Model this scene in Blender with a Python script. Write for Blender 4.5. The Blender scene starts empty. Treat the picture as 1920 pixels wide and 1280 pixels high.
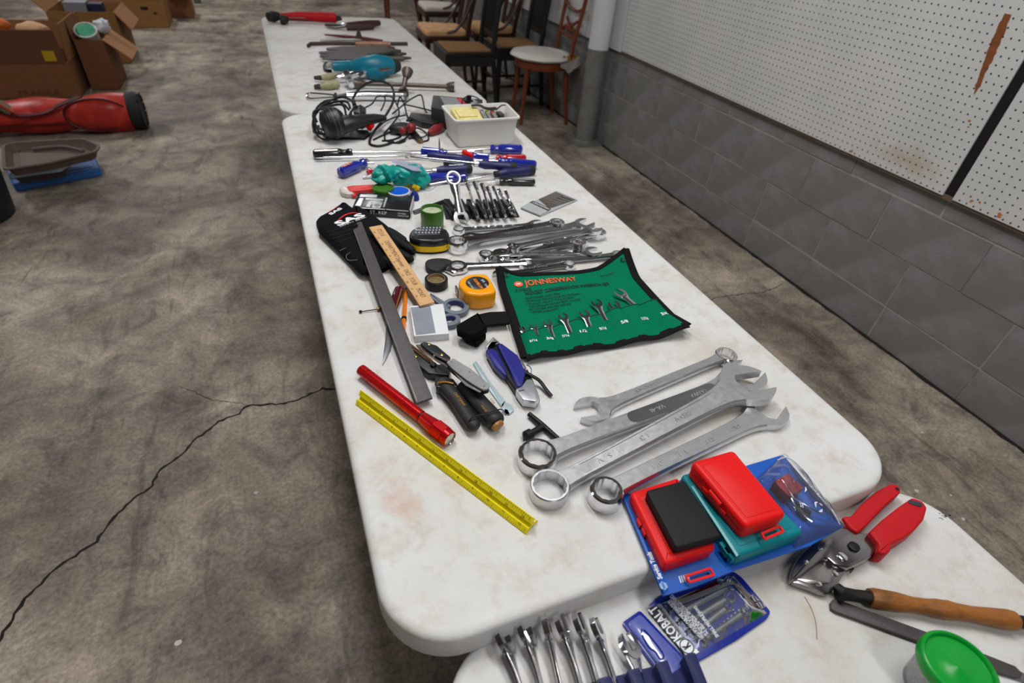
import bpy, bmesh, math, random
from mathutils import Vector, Matrix
random.seed(7)
scene = bpy.context.scene
COL = scene.collection
PI = math.pi

# ------------------------------------------------------------------ camera
FPX = 1025.52
CAM = Vector((-0.0100, -0.2402, 1.3529))
YAW, PITCH, ROLL = 0.4310, 0.6754, 0.0917
def _basis():
    cy, sy, cp, sp = math.cos(YAW), math.sin(YAW), math.cos(PITCH), math.sin(PITCH)
    f = Vector((sy*cp, cy*cp, -sp)); r = Vector((cy, -sy, 0)); u = r.cross(f)
    cr, sr = math.cos(ROLL), math.sin(ROLL)
    return cr*r+sr*u, -sr*r+cr*u, f
CR, CU, CF = _basis()
cam_data = bpy.data.cameras.new('camera'); cam = bpy.data.objects.new('camera', cam_data); COL.objects.link(cam)
cam_data.sensor_width = 36.0; cam_data.lens = FPX/1920*36.0; cam_data.clip_start = 0.02; cam_data.clip_end = 100
m3 = Matrix((CR, CU, -CF)).transposed()
cam.matrix_world = Matrix.Translation(CAM) @ m3.to_4x4()
cam_data.dof.use_dof = True; cam_data.dof.focus_distance = 0.93; cam_data.dof.aperture_fstop = 4.6
scene.camera = cam

# ------------------------------------------------------------------ world, lights, exposure
vs = scene.view_settings
vs.view_transform = 'Standard'; vs.look = 'None'; vs.gamma = 1.0; vs.use_curve_mapping = False
vs.exposure = 0.0
world = bpy.data.worlds.new('world'); scene.world = world; world.use_nodes = True
wb = world.node_tree.nodes['Background']; wb.inputs[0].default_value = (0.93, 0.97, 1.0, 1); wb.inputs[1].default_value = 0.03
def area_light(name, loc, sx, sy, power, col=(1.0, 0.99, 0.975)):
    l = bpy.data.lights.new(name, 'AREA'); l.shape = 'RECTANGLE'; l.size = sx; l.size_y = sy; l.energy = power; l.color = col
    o = bpy.data.objects.new(name, l); o.location = loc; COL.objects.link(o); return o
for lx, ly, lp in ((0.15, 1.25, 33), (0.95, 0.35, 22), (0.45, -1.7, 22), (-2.7, 5.2, 46), (0.5, 6.0, 20), (-1.7, 9.4, 46), (0.9, 9.6, 24), (-4.4, 3.0, 22)):
    area_light('ceiling_lamp', (lx, ly, 3.05), 0.30, 1.2, lp)

# ------------------------------------------------------------------ helpers
TZ = 0.74          # table top height
def P(u, v, z=TZ):
    """point where the photograph's pixel meets the horizontal plane at height z"""
    d = CR*((u-960)/FPX) - CU*((v-640)/FPX) + CF
    return CAM + d*((z-CAM.z)/d.z)
def PX(u, v, x):
    d = CR*((u-960)/FPX) - CU*((v-640)/FPX) + CF
    return CAM + d*((x-CAM.x)/d.x)
def PY(u, v, y):
    d = CR*((u-960)/FPX) - CU*((v-640)/FPX) + CF
    return CAM + d*((y-CAM.y)/d.y)
def lin(c):
    c = c/255.0
    return c/12.92 if c <= 0.04045 else ((c+0.055)/1.055)**2.4
def rgb(t): return (lin(t[0]), lin(t[1]), lin(t[2]), 1.0)

MATS = {}
def mat(name, col, rough=0.5, metal=0.0, var=0.06, scale=60.0, bump=0.0, bscale=None, coat=0.0, trans=0.0, alpha=1.0, dirt=None, dscale=8.0, damt=0.5, spec=0.5, stretch=None, rvar=0.0, emit=None, ior=1.45):
    if name in MATS: return MATS[name]
    m = bpy.data.materials.new(name); m.use_nodes = True; nt = m.node_tree; N = nt.nodes; L = nt.links
    b = N['Principled BSDF']
    b.inputs['Roughness'].default_value = rough; b.inputs['Metallic'].default_value = metal
    b.inputs['Coat Weight'].default_value = coat; b.inputs['Transmission Weight'].default_value = trans
    b.inputs['Alpha'].default_value = alpha; b.inputs['Specular IOR Level'].default_value = spec; b.inputs['IOR'].default_value = ior
    tc = N.new('ShaderNodeTexCoord'); vec = tc.outputs['Object']
    if stretch:
        mp = N.new('ShaderNodeMapping'); mp.inputs['Scale'].default_value = stretch; L.new(vec, mp.inputs['Vector']); vec = mp.outputs['Vector']
    no = N.new('ShaderNodeTexNoise'); no.inputs['Scale'].default_value = scale; no.inputs['Detail'].default_value = 5
    L.new(vec, no.inputs['Vector'])
    c = rgb(col)
    ramp = N.new('ShaderNodeMix'); ramp.data_type = 'RGBA'
    ramp.inputs[6].default_value = tuple(max(0, x*(1-var*2.2)) for x in c[:3])+(1,)
    ramp.inputs[7].default_value = tuple(min(1, x*(1+var*2.2)) for x in c[:3])+(1,)
    L.new(no.outputs['Fac'], ramp.inputs[0])
    out = ramp.outputs[2]
    if dirt:
        n2 = N.new('ShaderNodeTexNoise'); n2.inputs['Scale'].default_value = dscale; n2.inputs['Detail'].default_value = 8; n2.inputs['Roughness'].default_value = 0.65
        L.new(tc.outputs['Object'], n2.inputs['Vector'])
        cr = N.new('ShaderNodeValToRGB'); cr.color_ramp.elements[0].position = 0.48; cr.color_ramp.elements[1].position = 0.72
        L.new(n2.outputs['Fac'], cr.inputs[0])
        mu = N.new('ShaderNodeMath'); mu.operation = 'MULTIPLY'; mu.inputs[1].default_value = damt; L.new(cr.outputs[0], mu.inputs[0])
        mx = N.new('ShaderNodeMix'); mx.data_type = 'RGBA'; mx.inputs[7].default_value = rgb(dirt)
        L.new(mu.outputs[0], mx.inputs[0]); L.new(out, mx.inputs[6]); out = mx.outputs[2]
    L.new(out, b.inputs['Base Color'])
    if rvar:
        ma = N.new('ShaderNodeMapRange'); ma.inputs[3].default_value = max(0.02, rough-rvar); ma.inputs[4].default_value = min(1, rough+rvar)
        L.new(no.outputs['Fac'], ma.inputs[0]); L.new(ma.outputs[0], b.inputs['Roughness'])
    if bump:
        n3 = N.new('ShaderNodeTexNoise'); n3.inputs['Scale'].default_value = bscale or scale*3; n3.inputs['Detail'].default_value = 4
        L.new(vec, n3.inputs['Vector'])
        bp = N.new('ShaderNodeBump'); bp.inputs['Strength'].default_value = bump; bp.inputs['Distance'].default_value = 0.002
        L.new(n3.outputs['Fac'], bp.inputs['Height']); L.new(bp.outputs[0], b.inputs['Normal'])
    if emit:
        b.inputs['Emission Color'].default_value = c; b.inputs['Emission Strength'].default_value = emit
    MATS[name] = m
    return m

class MB:
    """collects geometry; build() links it as one mesh object"""
    def __init__(s): s.bm = bmesh.new()
    def _xf(s, vs, M):
        if M is not None:
            for v in vs: v.co = M @ v.co
    def box(s, x0, x1, y0, y1, z0, z1, M=None):
        vs = [s.bm.verts.new(p) for p in ((x0,y0,z0),(x1,y0,z0),(x1,y1,z0),(x0,y1,z0),(x0,y0,z1),(x1,y0,z1),(x1,y1,z1),(x0,y1,z1))]
        for f in ((0,3,2,1),(4,5,6,7),(0,1,5,4),(1,2,6,5),(2,3,7,6),(3,0,4,7)): s.bm.faces.new([vs[i] for i in f])
        s._xf(vs, M); return s
    def cbox(s, c, d, rot=None):
        """box centred at c with size d, optional 3x3 rotation"""
        M = Matrix.Translation(Vector(c)) @ (rot.to_4x4() if rot else Matrix.Identity(4))
        return s.box(-d[0]/2, d[0]/2, -d[1]/2, d[1]/2, -d[2]/2, d[2]/2, M)
    def loft(s, rings, cap0=True, cap1=True, closed=True):
        """rings: lists of points of equal length"""
        R = [[s.bm.verts.new(p) for p in r] for r in rings]
        n = len(R[0])
        for a, b in zip(R[:-1], R[1:]):
            for i in range(n if closed else n-1):
                j = (i+1) % n
                s.bm.faces.new((a[i], a[j], b[j], b[i]))
        if closed and cap0 and n > 2: s.bm.faces.new(R[0][::-1])
        if closed and cap1 and n > 2: s.bm.faces.new(R[-1])
        return s
    def tube(s, pts, r, n=10, cap=True, flat=1.0, up=None):
        """round bar along pts; r a number or list; flat squashes along the frame's normal"""
        pts = [Vector(p) for p in pts]; k = len(pts)
        rs = r if isinstance(r, (list, tuple)) else [r]*k
        rings = []; prev = None
        for i, p in enumerate(pts):
            t = (pts[min(i+1, k-1)]-pts[max(i-1, 0)])
            if t.length < 1e-9: t = Vector((0,0,1))
            t.normalize()
            if prev is None:
                a = Vector(up) if up else (Vector((0,0,1)) if abs(t.z) < 0.9 else Vector((1,0,0)))
            else: a = prev
            nn = a - t*a.dot(t)
            if nn.length < 1e-6: nn = t.orthogonal()
            nn.normalize(); prev = nn; bb = t.cross(nn)
            rings.append([p + (nn*math.cos(2*PI*j/n)*flat + bb*math.sin(2*PI*j/n))*rs[i] for j in range(n)])
        return s.loft([[q for q in reversed(r_)] for r_ in rings], cap, cap)
    def lathe(s, prof, n=24, M=None, cap=True):
        """prof: (radius, x) pairs turned about the x axis (or moved by M)"""
        rings = []
        for r, x in prof:
            ring = [Vector((x, max(r, 1e-5)*math.cos(2*PI*j/n), max(r, 1e-5)*math.sin(2*PI*j/n))) for j in range(n)]
            if M is not None: ring = [M @ p for p in ring]
            rings.append(ring)
        return s.loft(rings, cap, cap)
    def zlathe(s, prof, n=32, c=(0,0,0), cap=True):
        """prof: (radius, z) pairs turned about z at c"""
        c = Vector(c)
        rings = [[c+Vector((max(r,1e-5)*math.cos(2*PI*j/n), max(r,1e-5)*math.sin(2*PI*j/n), z)) for j in range(n)] for r, z in prof]
        return s.loft(rings, cap, cap)
    def prism(s, outline, z0, z1, M=None):
        pts = [Vector((p[0], p[1], 0)) for p in outline]
        A = sum(pts[i].x*pts[(i+1) % len(pts)].y-pts[(i+1) % len(pts)].x*pts[i].y for i in range(len(pts)))
        if A < 0: pts.reverse()
        lo = [s.bm.verts.new((p.x, p.y, z0)) for p in pts]; hi = [s.bm.verts.new((p.x, p.y, z1)) for p in pts]
        n = len(pts)
        s.bm.faces.new(lo[::-1]); s.bm.faces.new(hi)
        for i in range(n): s.bm.faces.new((lo[i], lo[(i+1) % n], hi[(i+1) % n], hi[i]))
        s._xf(lo+hi, M); return s
    def ring(s, ri, ro, z0, z1, n=32, M=None, poly=None):
        """ring about z; poly gives an inner outline function angle -> radius"""
        vs = []
        def circ(r, z, f=None):
            out = [s.bm.verts.new(((f(2*PI*j/n) if f else r)*math.cos(2*PI*j/n), (f(2*PI*j/n) if f else r)*math.sin(2*PI*j/n), z)) for j in range(n)]
            vs.extend(out); return out
        ch = min((z1-z0)*0.25, (ro-ri)*0.3)
        loops = [circ(ri, z0, poly), circ(ro-ch, z0), circ(ro, z0+ch), circ(ro, z1-ch), circ(ro-ch, z1), circ(ri+ch*0.5, z1) if not poly else circ(ri, z1, poly)]
        k = len(loops)
        for a in range(k):
            A, B = loops[a], loops[(a+1) % k]
            for j in range(n):
                i = (j+1) % n
                s.bm.faces.new((A[j], A[i], B[i], B[j]))
        s._xf(vs, M); return s
    def sheet(s, nx, ny, fn, thick=0.0, skip=None):
        """surface fn(a,b) with a,b in 0..1; with a thickness it gets a back face"""
        g = [[s.bm.verts.new(fn(i/nx, j/ny)) for j in range(ny+1)] for i in range(nx+1)]
        fs = [s.bm.faces.new((g[i][j], g[i+1][j], g[i+1][j+1], g[i][j+1])) for i in range(nx) for j in range(ny)]
        if thick:
            r = bmesh.ops.solidify(s.bm, geom=fs, thickness=thick)
        return s
    def ell(s, c, r, n=16, m=10, M=None):
        rings = []
        for i in range(1, m):
            t = PI*i/m
            rings.append([Vector((c[0]+r[0]*math.sin(t)*math.cos(2*PI*j/n), c[1]+r[1]*math.sin(t)*math.sin(2*PI*j/n), c[2]-r[2]*math.cos(t))) for j in range(n)])
        if M is not None: rings = [[M @ p for p in q] for q in rings]
        return s.loft(rings)
    def mesh(s, me, M=None, fn=None):
        a = len(s.bm.verts)
        s.bm.from_mesh(me); s.bm.verts.ensure_lookup_table()
        for v in s.bm.verts[a:]:
            if fn: v.co = fn(v.co)
            if M is not None: v.co = M @ v.co
        return s
    def bevel(s, w, seg=2, ang=35):
        es = [e for e in s.bm.edges if len(e.link_faces) == 2 and e.calc_face_angle(0) > math.radians(ang)]
        if es: bmesh.ops.bevel(s.bm, geom=es, offset=w, segments=seg, profile=0.5, affect='EDGES', clamp_overlap=True)
        return s
    def xf(s, M):
        for v in s.bm.verts: v.co = M @ v.co
        return s
    def build(s, name, material, parent=None, smooth=40, fix=True):
        if fix: bmesh.ops.recalc_face_normals(s.bm, faces=s.bm.faces[:])
        me = bpy.data.meshes.new(name); s.bm.to_mesh(me); s.bm.free()
        if smooth:
            me.polygons.foreach_set('use_smooth', [True]*len(me.polygons))
            me.set_sharp_from_angle(angle=math.radians(smooth))
        me.materials.append(material)
        o = bpy.data.objects.new(name, me); COL.objects.link(o)
        if parent is not None: o.parent = parent
        return o

def tag(o, label, cat=None, group=None, kind=None):
    if label: o['label'] = label
    if cat: o['category'] = cat
    if group: o['group'] = group
    if kind: o['kind'] = kind
    return o
def thing(name, label, cat, loc=(0,0,0), rz=0.0, group=None, M=None):
    o = bpy.data.objects.new(name, None); COL.objects.link(o); o.empty_display_size = 0.02
    if M is not None: o.matrix_world = M
    else: o.location = loc; o.rotation_euler = (0, 0, rz)
    return tag(o, label, cat, group)
def between(name, label, cat, p1, p2, z=TZ, group=None, z2=None):
    """thing whose origin is pixel p1 and whose x axis runs to pixel p2; returns (thing, length)"""
    a = P(p1[0], p1[1], z); b = P(p2[0], p2[1], z if z2 is None else z2)
    d = b-a; L = d.length; x = d.normalized(); y = Vector((0,0,1)).cross(x).normalized(); zz = x.cross(y)
    M = Matrix((x, y, zz)).transposed().to_4x4(); M.translation = a
    o = thing(name, label, cat, group=group); o.matrix_world = M
    return o, L
def loc(o, pts, z):
    """pixel outline on the plane z in the thing's own coordinates"""
    Mi = o.matrix_basis.inverted()
    out = []
    for p in pts:
        q = Mi @ P(p[0], p[1], z if len(p) < 3 else p[2]); out.append((q.x, q.y))
    return out
def pp(o, u, v, z):
    return o.matrix_basis.inverted() @ P(u, v, z)
def rrect(x0, x1, y0, y1, r, n=6):
    out = []
    for cx, cy, a0 in ((x1-r, y1-r, 0), (x0+r, y1-r, PI/2), (x0+r, y0+r, PI), (x1-r, y0+r, 1.5*PI)):
        for i in range(n+1):
            a = a0+PI/2*i/n; out.append((cx+r*math.cos(a), cy+r*math.sin(a)))
    return out
def spline(pts, n=8, closed=False):
    """Catmull-Rom through pts"""
    pts = [Vector(p) for p in pts]; k = len(pts); out = []
    rng = range(k if closed else k-1)
    for i in rng:
        if closed: a, b, c, d = pts[(i-1) % k], pts[i], pts[(i+1) % k], pts[(i+2) % k]
        else: a, b, c, d = pts[max(i-1, 0)], pts[i], pts[i+1], pts[min(i+2, k-1)]
        for j in range(n):
            t = j/n
            out.append(0.5*((2*b)+(c-a)*t+(2*a-5*b+4*c-d)*t*t+(3*b-a-3*c+d)*t**3))
    if not closed: out.append(pts[-1])
    return out
def smooth2(pts, n=5):
    return [(p.x, p.y) for p in spline([(a[0], a[1], 0) for a in pts], n, True)]
_txt = {}
def text_mesh(body, size, depth=0.0002, align='LEFT', space=1.0, shear=0.0, bold=0.0):
    cu = bpy.data.curves.new('txt', 'FONT'); cu.body = body; cu.size = size; cu.extrude = depth; cu.align_x = align; cu.align_y = 'CENTER'
    cu.space_character = space; cu.shear = shear; cu.resolution_u = 2; cu.offset = bold
    ob = bpy.data.objects.new('txt', cu)
    me = bpy.data.meshes.new_from_object(ob)
    bpy.data.objects.remove(ob); bpy.data.curves.remove(cu)
    return me
def lettering(parent, body, size, M, material, width=None, name='lettering', align='CENTER', depth=0.0002, fn=None, bold=0.0, shear=0.0):
    """flat raised print; M places it in the parent's coordinates"""
    me = text_mesh(body, size, depth, align, shear=shear, bold=bold)
    if width:
        xs = [v.co.x for v in me.vertices]
        k = width/max(1e-6, max(xs)-min(xs))
        for v in me.vertices: v.co.x *= k
    mb = MB(); mb.mesh(me, M, fn); bpy.data.meshes.remove(me)
    return mb.build(name, material, parent, smooth=0, fix=False)
def copy_tree(o, parent=None):
    c = o.copy(); COL.objects.link(c); c.parent = parent
    for ch in o.children: copy_tree(ch, c)
    return c
def RZ(a): return Matrix.Rotation(a, 4, 'Z')
def RX(a): return Matrix.Rotation(a, 4, 'X')
def RY(a): return Matrix.Rotation(a, 4, 'Y')
def T(x, y, z): return Matrix.Translation((x, y, z))
# ------------------------------------------------------------------ surfaces
def noise_node(N, L, vec, scale, detail=6, rough=0.6, dist=0.0):
    n = N.new('ShaderNodeTexNoise'); n.inputs['Scale'].default_value = scale; n.inputs['Detail'].default_value = detail
    n.inputs['Roughness'].default_value = rough; n.inputs['Distortion'].default_value = dist
    L.new(vec, n.inputs['Vector']); return n.outputs['Fac']
def ramp_node(N, L, fac, stops):
    r = N.new('ShaderNodeValToRGB'); e = r.color_ramp.elements
    while len(e) < len(stops): e.new(0.5)
    for el, (p, c) in zip(e, stops): el.position = p; el.color = rgb(c) if len(c) == 3 else c
    L.new(fac, r.inputs[0]); return r.outputs[0]
def mix_node(N, L, fac, a, b, mode='MIX'):
    m = N.new('ShaderNodeMix'); m.data_type = 'RGBA'; m.blend_type = mode
    if isinstance(fac, float): m.inputs[0].default_value = fac
    else: L.new(fac, m.inputs[0])
    for i, x in ((6, a), (7, b)):
        if isinstance(x, tuple): m.inputs[i].default_value = rgb(x)
        else: L.new(x, m.inputs[i])
    return m.outputs[2]
def concrete_floor():
    m = bpy.data.materials.new('stained_concrete'); m.use_nodes = True; N = m.node_tree.nodes; L = m.node_tree.links; b = N['Principled BSDF']
    tc = N.new('ShaderNodeTexCoord'); v = tc.outputs['Object']
    big = noise_node(N, L, v, 1.6, 6, 0.62, 0.6)
    c = ramp_node(N, L, big, [(0.30, (104, 94, 87)), (0.43, (156, 143, 131)), (0.54, (190, 177, 163)), (0.68, (232, 219, 201))])
    mid = noise_node(N, L, v, 7, 8, 0.7, 0.8)
    c2 = ramp_node(N, L, mid, [(0.32, (84, 80, 77)), (0.46, (194, 193, 192)), (0.64, (255, 251, 244))])
    c = mix_node(N, L, 0.75, c, c2, 'MULTIPLY')
    # scuffed drag streaks, long in one direction
    mp = N.new('ShaderNodeMapping'); mp.inputs['Rotation'].default_value = (0, 0, 0.75); mp.inputs['Scale'].default_value = (7, 1.4, 1); L.new(v, mp.inputs['Vector'])
    st = noise_node(N, L, mp.outputs[0], 1.0, 6, 0.6, 0.7)
    sf = ramp_node(N, L, st, [(0.45, (0, 0, 0)), (0.75, (255, 255, 255))])
    c = mix_node(N, L, sf, c, mix_node(N, L, 0.30, c, (190, 180, 166)))
    mp2 = N.new('ShaderNodeMapping'); mp2.inputs['Rotation'].default_value = (0, 0, -0.5); mp2.inputs['Scale'].default_value = (11, 2.2, 1); mp2.inputs['Location'].default_value = (3, 5, 0); L.new(v, mp2.inputs['Vector'])
    st2 = noise_node(N, L, mp2.outputs[0], 1.0, 6, 0.6, 1.1)
    sf2 = ramp_node(N, L, st2, [(0.56, (0, 0, 0)), (0.68, (255, 255, 255))])
    c = mix_node(N, L, sf2, c, mix_node(N, L, 0.45, c, (58, 54, 50)))
    fine = noise_node(N, L, v, 90, 3, 0.6)
    cf = ramp_node(N, L, fine, [(0.3, (196, 196, 196)), (0.7, (255, 255, 255))])
    c = mix_node(N, L, 1.0, c, cf, 'MULTIPLY')
    L.new(c, b.inputs['Base Color'])
    r = N.new('ShaderNodeMapRange'); r.inputs[3].default_value = 0.42; r.inputs[4].default_value = 0.75; L.new(mid, r.inputs[0]); L.new(r.outputs[0], b.inputs['Roughness'])
    b.inputs['Specular IOR Level'].default_value = 0.35
    bp = N.new('ShaderNodeBump'); bp.inputs['Strength'].default_value = 0.25; bp.inputs['Distance'].default_value = 0.004; L.new(mid, bp.inputs['Height']); L.new(bp.outputs[0], b.inputs['Normal'])
    return m
def table_plastic():
    m = bpy.data.materials.new('scuffed_white_plastic'); m.use_nodes = True; N = m.node_tree.nodes; L = m.node_tree.links; b = N['Principled BSDF']
    tc = N.new('ShaderNodeTexCoord'); v = tc.outputs['Object']
    a = noise_node(N, L, v, 5.5, 8, 0.68, 0.4)
    c = ramp_node(N, L, a, [(0.33, (214, 216, 217)), (0.55, (206, 205, 202)), (0.76, (190, 180, 164))])
    g = noise_node(N, L, v, 26, 6, 0.7, 0.3)
    gf = ramp_node(N, L, g, [(0.50, (0, 0, 0)), (0.76, (255, 255, 255))])
    c = mix_node(N, L, gf, c, mix_node(N, L, 0.46, c, (172, 140, 104)))
    # orange-brown rust blots
    mp = N.new('ShaderNodeMapping'); mp.inputs['Location'].default_value = (1.7, 0.4, 0); L.new(v, mp.inputs['Vector'])
    s = noise_node(N, L, mp.outputs[0], 11, 5, 0.6, 0.2)
    sf = ramp_node(N, L, s, [(0.63, (0, 0, 0)), (0.76, (255, 255, 255))])
    c = mix_node(N, L, sf, c, mix_node(N, L, 0.4, c, (190, 128, 84)))
    # hairline scratches
    mp3 = N.new('ShaderNodeMapping'); mp3.inputs['Scale'].default_value = (60, 3, 1); mp3.inputs['Rotation'].default_value = (0, 0, 0.4); L.new(v, mp3.inputs['Vector'])
    h = noise_node(N, L, mp3.outputs[0], 1.5, 4, 0.5, 0.4)
    hf = ramp_node(N, L, h, [(0.70, (0, 0, 0)), (0.76, (255, 255, 255))])
    c = mix_node(N, L, hf, c, mix_node(N, L, 0.18, c, (120, 110, 100)))
    L.new(c, b.inputs['Base Color'])
    r = N.new('ShaderNodeMapRange'); r.inputs[3].default_value = 0.38; r.inputs[4].default_value = 0.6; L.new(a, r.inputs[0]); L.new(r.outputs[0], b.inputs['Roughness'])
    f = noise_node(N, L, v, 420, 2, 0.5)
    bp = N.new('ShaderNodeBump'); bp.inputs['Strength'].default_value = 0.12; bp.inputs['Distance'].default_value = 0.001; L.new(f, bp.inputs['Height']); L.new(bp.outputs[0], b.inputs['Normal'])
    return m
def pegboard_mat():
    m = bpy.data.materials.new('white_pegboard'); m.use_nodes = True; N = m.node_tree.nodes; L = m.node_tree.links; b = N['Principled BSDF']
    tc = N.new('ShaderNodeTexCoord'); v = tc.outputs['Object']
    sp = N.new('ShaderNodeSeparateXYZ'); L.new(v, sp.inputs[0])
    def cell(o):
        a = N.new('ShaderNodeMath'); a.operation = 'MULTIPLY'; a.inputs[1].default_value = 1/0.0254; L.new(o, a.inputs[0])
        f = N.new('ShaderNodeMath'); f.operation = 'FRACT'; L.new(a.outputs[0], f.inputs[0])
        s = N.new('ShaderNodeMath'); s.operation = 'SUBTRACT'; s.inputs[1].default_value = 0.5; L.new(f.outputs[0], s.inputs[0])
        p = N.new('ShaderNodeMath'); p.operation = 'POWER'; p.inputs[1].default_value = 2; L.new(s.outputs[0], p.inputs[0]); return p.outputs[0]
    ad = N.new('ShaderNodeMath'); ad.operation = 'ADD'; L.new(cell(sp.outputs[1]), ad.inputs[0]); L.new(cell(sp.outputs[2]), ad.inputs[1])
    lt = N.new('ShaderNodeMath'); lt.operation = 'LESS_THAN'; lt.inputs[1].default_value = 0.0145; L.new(ad.outputs[0], lt.inputs[0])
    a = noise_node(N, L, v, 3, 6, 0.6)
    c = ramp_node(N, L, a, [(0.3, (203, 204, 204)), (0.7, (219, 219, 217))])
    # yellow-brown damp stain low on the board near the joint
    gr = N.new('ShaderNodeMapping'); gr.inputs['Location'].default_value = (0, -1.10*3.2, -0.70*9); gr.inputs['Scale'].default_value = (0, 3.2, 9); L.new(v, gr.inputs['Vector'])
    ln = N.new('ShaderNodeVectorMath'); ln.operation = 'LENGTH'; L.new(gr.outputs[0], ln.inputs[0])
    ns = noise_node(N, L, v, 9, 6, 0.7, 0.5)
    su = N.new('ShaderNodeMath'); su.operation = 'ADD'; L.new(ln.outputs['Value'], su.inputs[0]); L.new(ns, su.inputs[1])
    sf = ramp_node(N, L, su.outputs[0], [(0.55, (255, 255, 255)), (1.25, (0, 0, 0))])
    c = mix_node(N, L, sf, c, mix_node(N, L, 0.55, c, (176, 142, 84)))
    c = mix_node(N, L, lt.outputs[0], c, (28, 24, 22))
    L.new(c, b.inputs['Base Color']); b.inputs['Roughness'].default_value = 0.5
    iv = N.new('ShaderNodeMath'); iv.operation = 'SUBTRACT'; iv.inputs[0].default_value = 1.0; L.new(lt.outputs[0], iv.inputs[1])
    bp = N.new('ShaderNodeBump'); bp.inputs['Strength'].default_value = 0.6; bp.inputs['Distance'].default_value = 0.004; L.new(iv.outputs[0], bp.inputs['Height']); L.new(bp.outputs[0], b.inputs['Normal'])
    return m
M_FLOOR = concrete_floor(); M_TABLE = table_plastic(); M_PEG = pegboard_mat()
M_BLOCK = mat('grey_painted_block', (124, 123, 120), 0.75, var=0.07, scale=9, bump=0.35, bscale=130, dirt=(160, 160, 166), dscale=5, damt=0.40, spec=0.3)
M_MORTAR = mat('mortar', (158, 156, 150), 0.9, var=0.15, scale=30, bump=0.4, spec=0.2)
M_WHITEWALL = mat('white_painted_block', (205, 206, 206), 0.6, var=0.03, scale=6)
M_SILL = mat('sill_timber', (112, 96, 82), 0.8, var=0.3, scale=40, bump=0.4, stretch=(20, 1, 20), dirt=(120, 74, 48), dscale=4, damt=0.6)
M_RUSTY = mat('bare_hardboard', (133, 76, 40), 0.85, var=0.2, scale=60, bump=0.5)
M_DARKGAP = mat('dark_gap', (22, 18, 16), 0.9)
M_GALV = mat('grey_painted_steel', (126, 126, 122), 0.42, 0.15, var=0.08, scale=14, dirt=(96, 86, 74), dscale=6, damt=0.5)
M_PIPEWHITE = mat('white_painted_steel', (214, 216, 218), 0.4, var=0.03)
M_CRACK = mat('crack_dark', (30, 26, 23), 0.95)

# ------------------------------------------------------------------ floor
WX = 2.1956
mb = MB(); mb.box(-6, WX+0.2, -3.5, 16, -0.1, 0.0)
floor = mb.build('floor', M_FLOOR, smooth=0); tag(floor, 'stained grey brown concrete floor with a long crack', kind='structure')
def crack(px, w, seed, name='crack', z=0.0006):
    rnd = random.Random(seed)
    pts = [P(u, v, 0) for u, v in px]; fine = []
    for a, b in zip(pts[:-1], pts[1:]):
        k = max(2, int((b-a).length/0.012)); n = Vector((-(b-a).y, (b-a).x, 0)).normalized()
        for i in range(k): fine.append(a+(b-a)*(i/k)+n*rnd.uniform(-1, 1)*0.0035)
    fine.append(pts[-1])
    L_, R_ = [], []
    for i, p in enumerate(fine):
        t = fine[min(i+1, len(fine)-1)]-fine[max(i-1, 0)]; n = Vector((-t.y, t.x, 0)).normalized()
        h = w*rnd.uniform(0.45, 1.25)*min(1, 0.25+min(i, len(fine)-1-i)/6)
        L_.append(p+n*h+Vector((0,0,z))); R_.append(p-n*h+Vector((0,0,z)))
    mb = MB(); lv = [mb.bm.verts.new(p) for p in L_]; rv = [mb.bm.verts.new(p) for p in R_]
    for i in range(len(lv)-1): mb.bm.faces.new((lv[i], rv[i], rv[i+1], lv[i+1]))
    return mb.build(name, M_CRACK, floor, smooth=0)
crack([(-60,1262),(0,1196),(30,1150),(48,1122),(85,1085),(110,1062),(180,1015),(215,970),(245,940),(285,910),(300,880),(345,850),(370,820),(395,805),(410,790),(448,775),(465,760),(525,757),(560,750),(590,735),(605,728),(640,730),(700,722)], 0.0042, 3)
crack([(1310,568),(1345,558),(1360,555),(1400,550),(1430,548),(1450,541),(1470,532)], 0.0022, 5)
crack([(330,722),(360,732),(385,745),(400,750),(430,752),(465,760)], 0.0012, 8)
# small paint flecks on the concrete
mb = MB()
rf = random.Random(12)
FL = [(1145,313,.012),(1296,397,.011),(1729,811,.009),(1718,920,.010),(1806,973,.009),(1783,929,.006),(1772,703,.006),(480,924,.008),(335,1205,.010),(980,60,.01)]
for u, v, s in FL:
    c = P(u, v, 0); mb.prism([(c.x+s*rf.uniform(.5, 1)*math.cos(a*PI/4), c.y+s*rf.uniform(.35, .8)*math.sin(a*PI/4)) for a in range(8)], 0.0, 0.0012)
o = mb.build('paint_fleck', mat('fleck', (200, 196, 186), 0.8), floor, smooth=0); o['kind'] = 'stuff'

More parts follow.
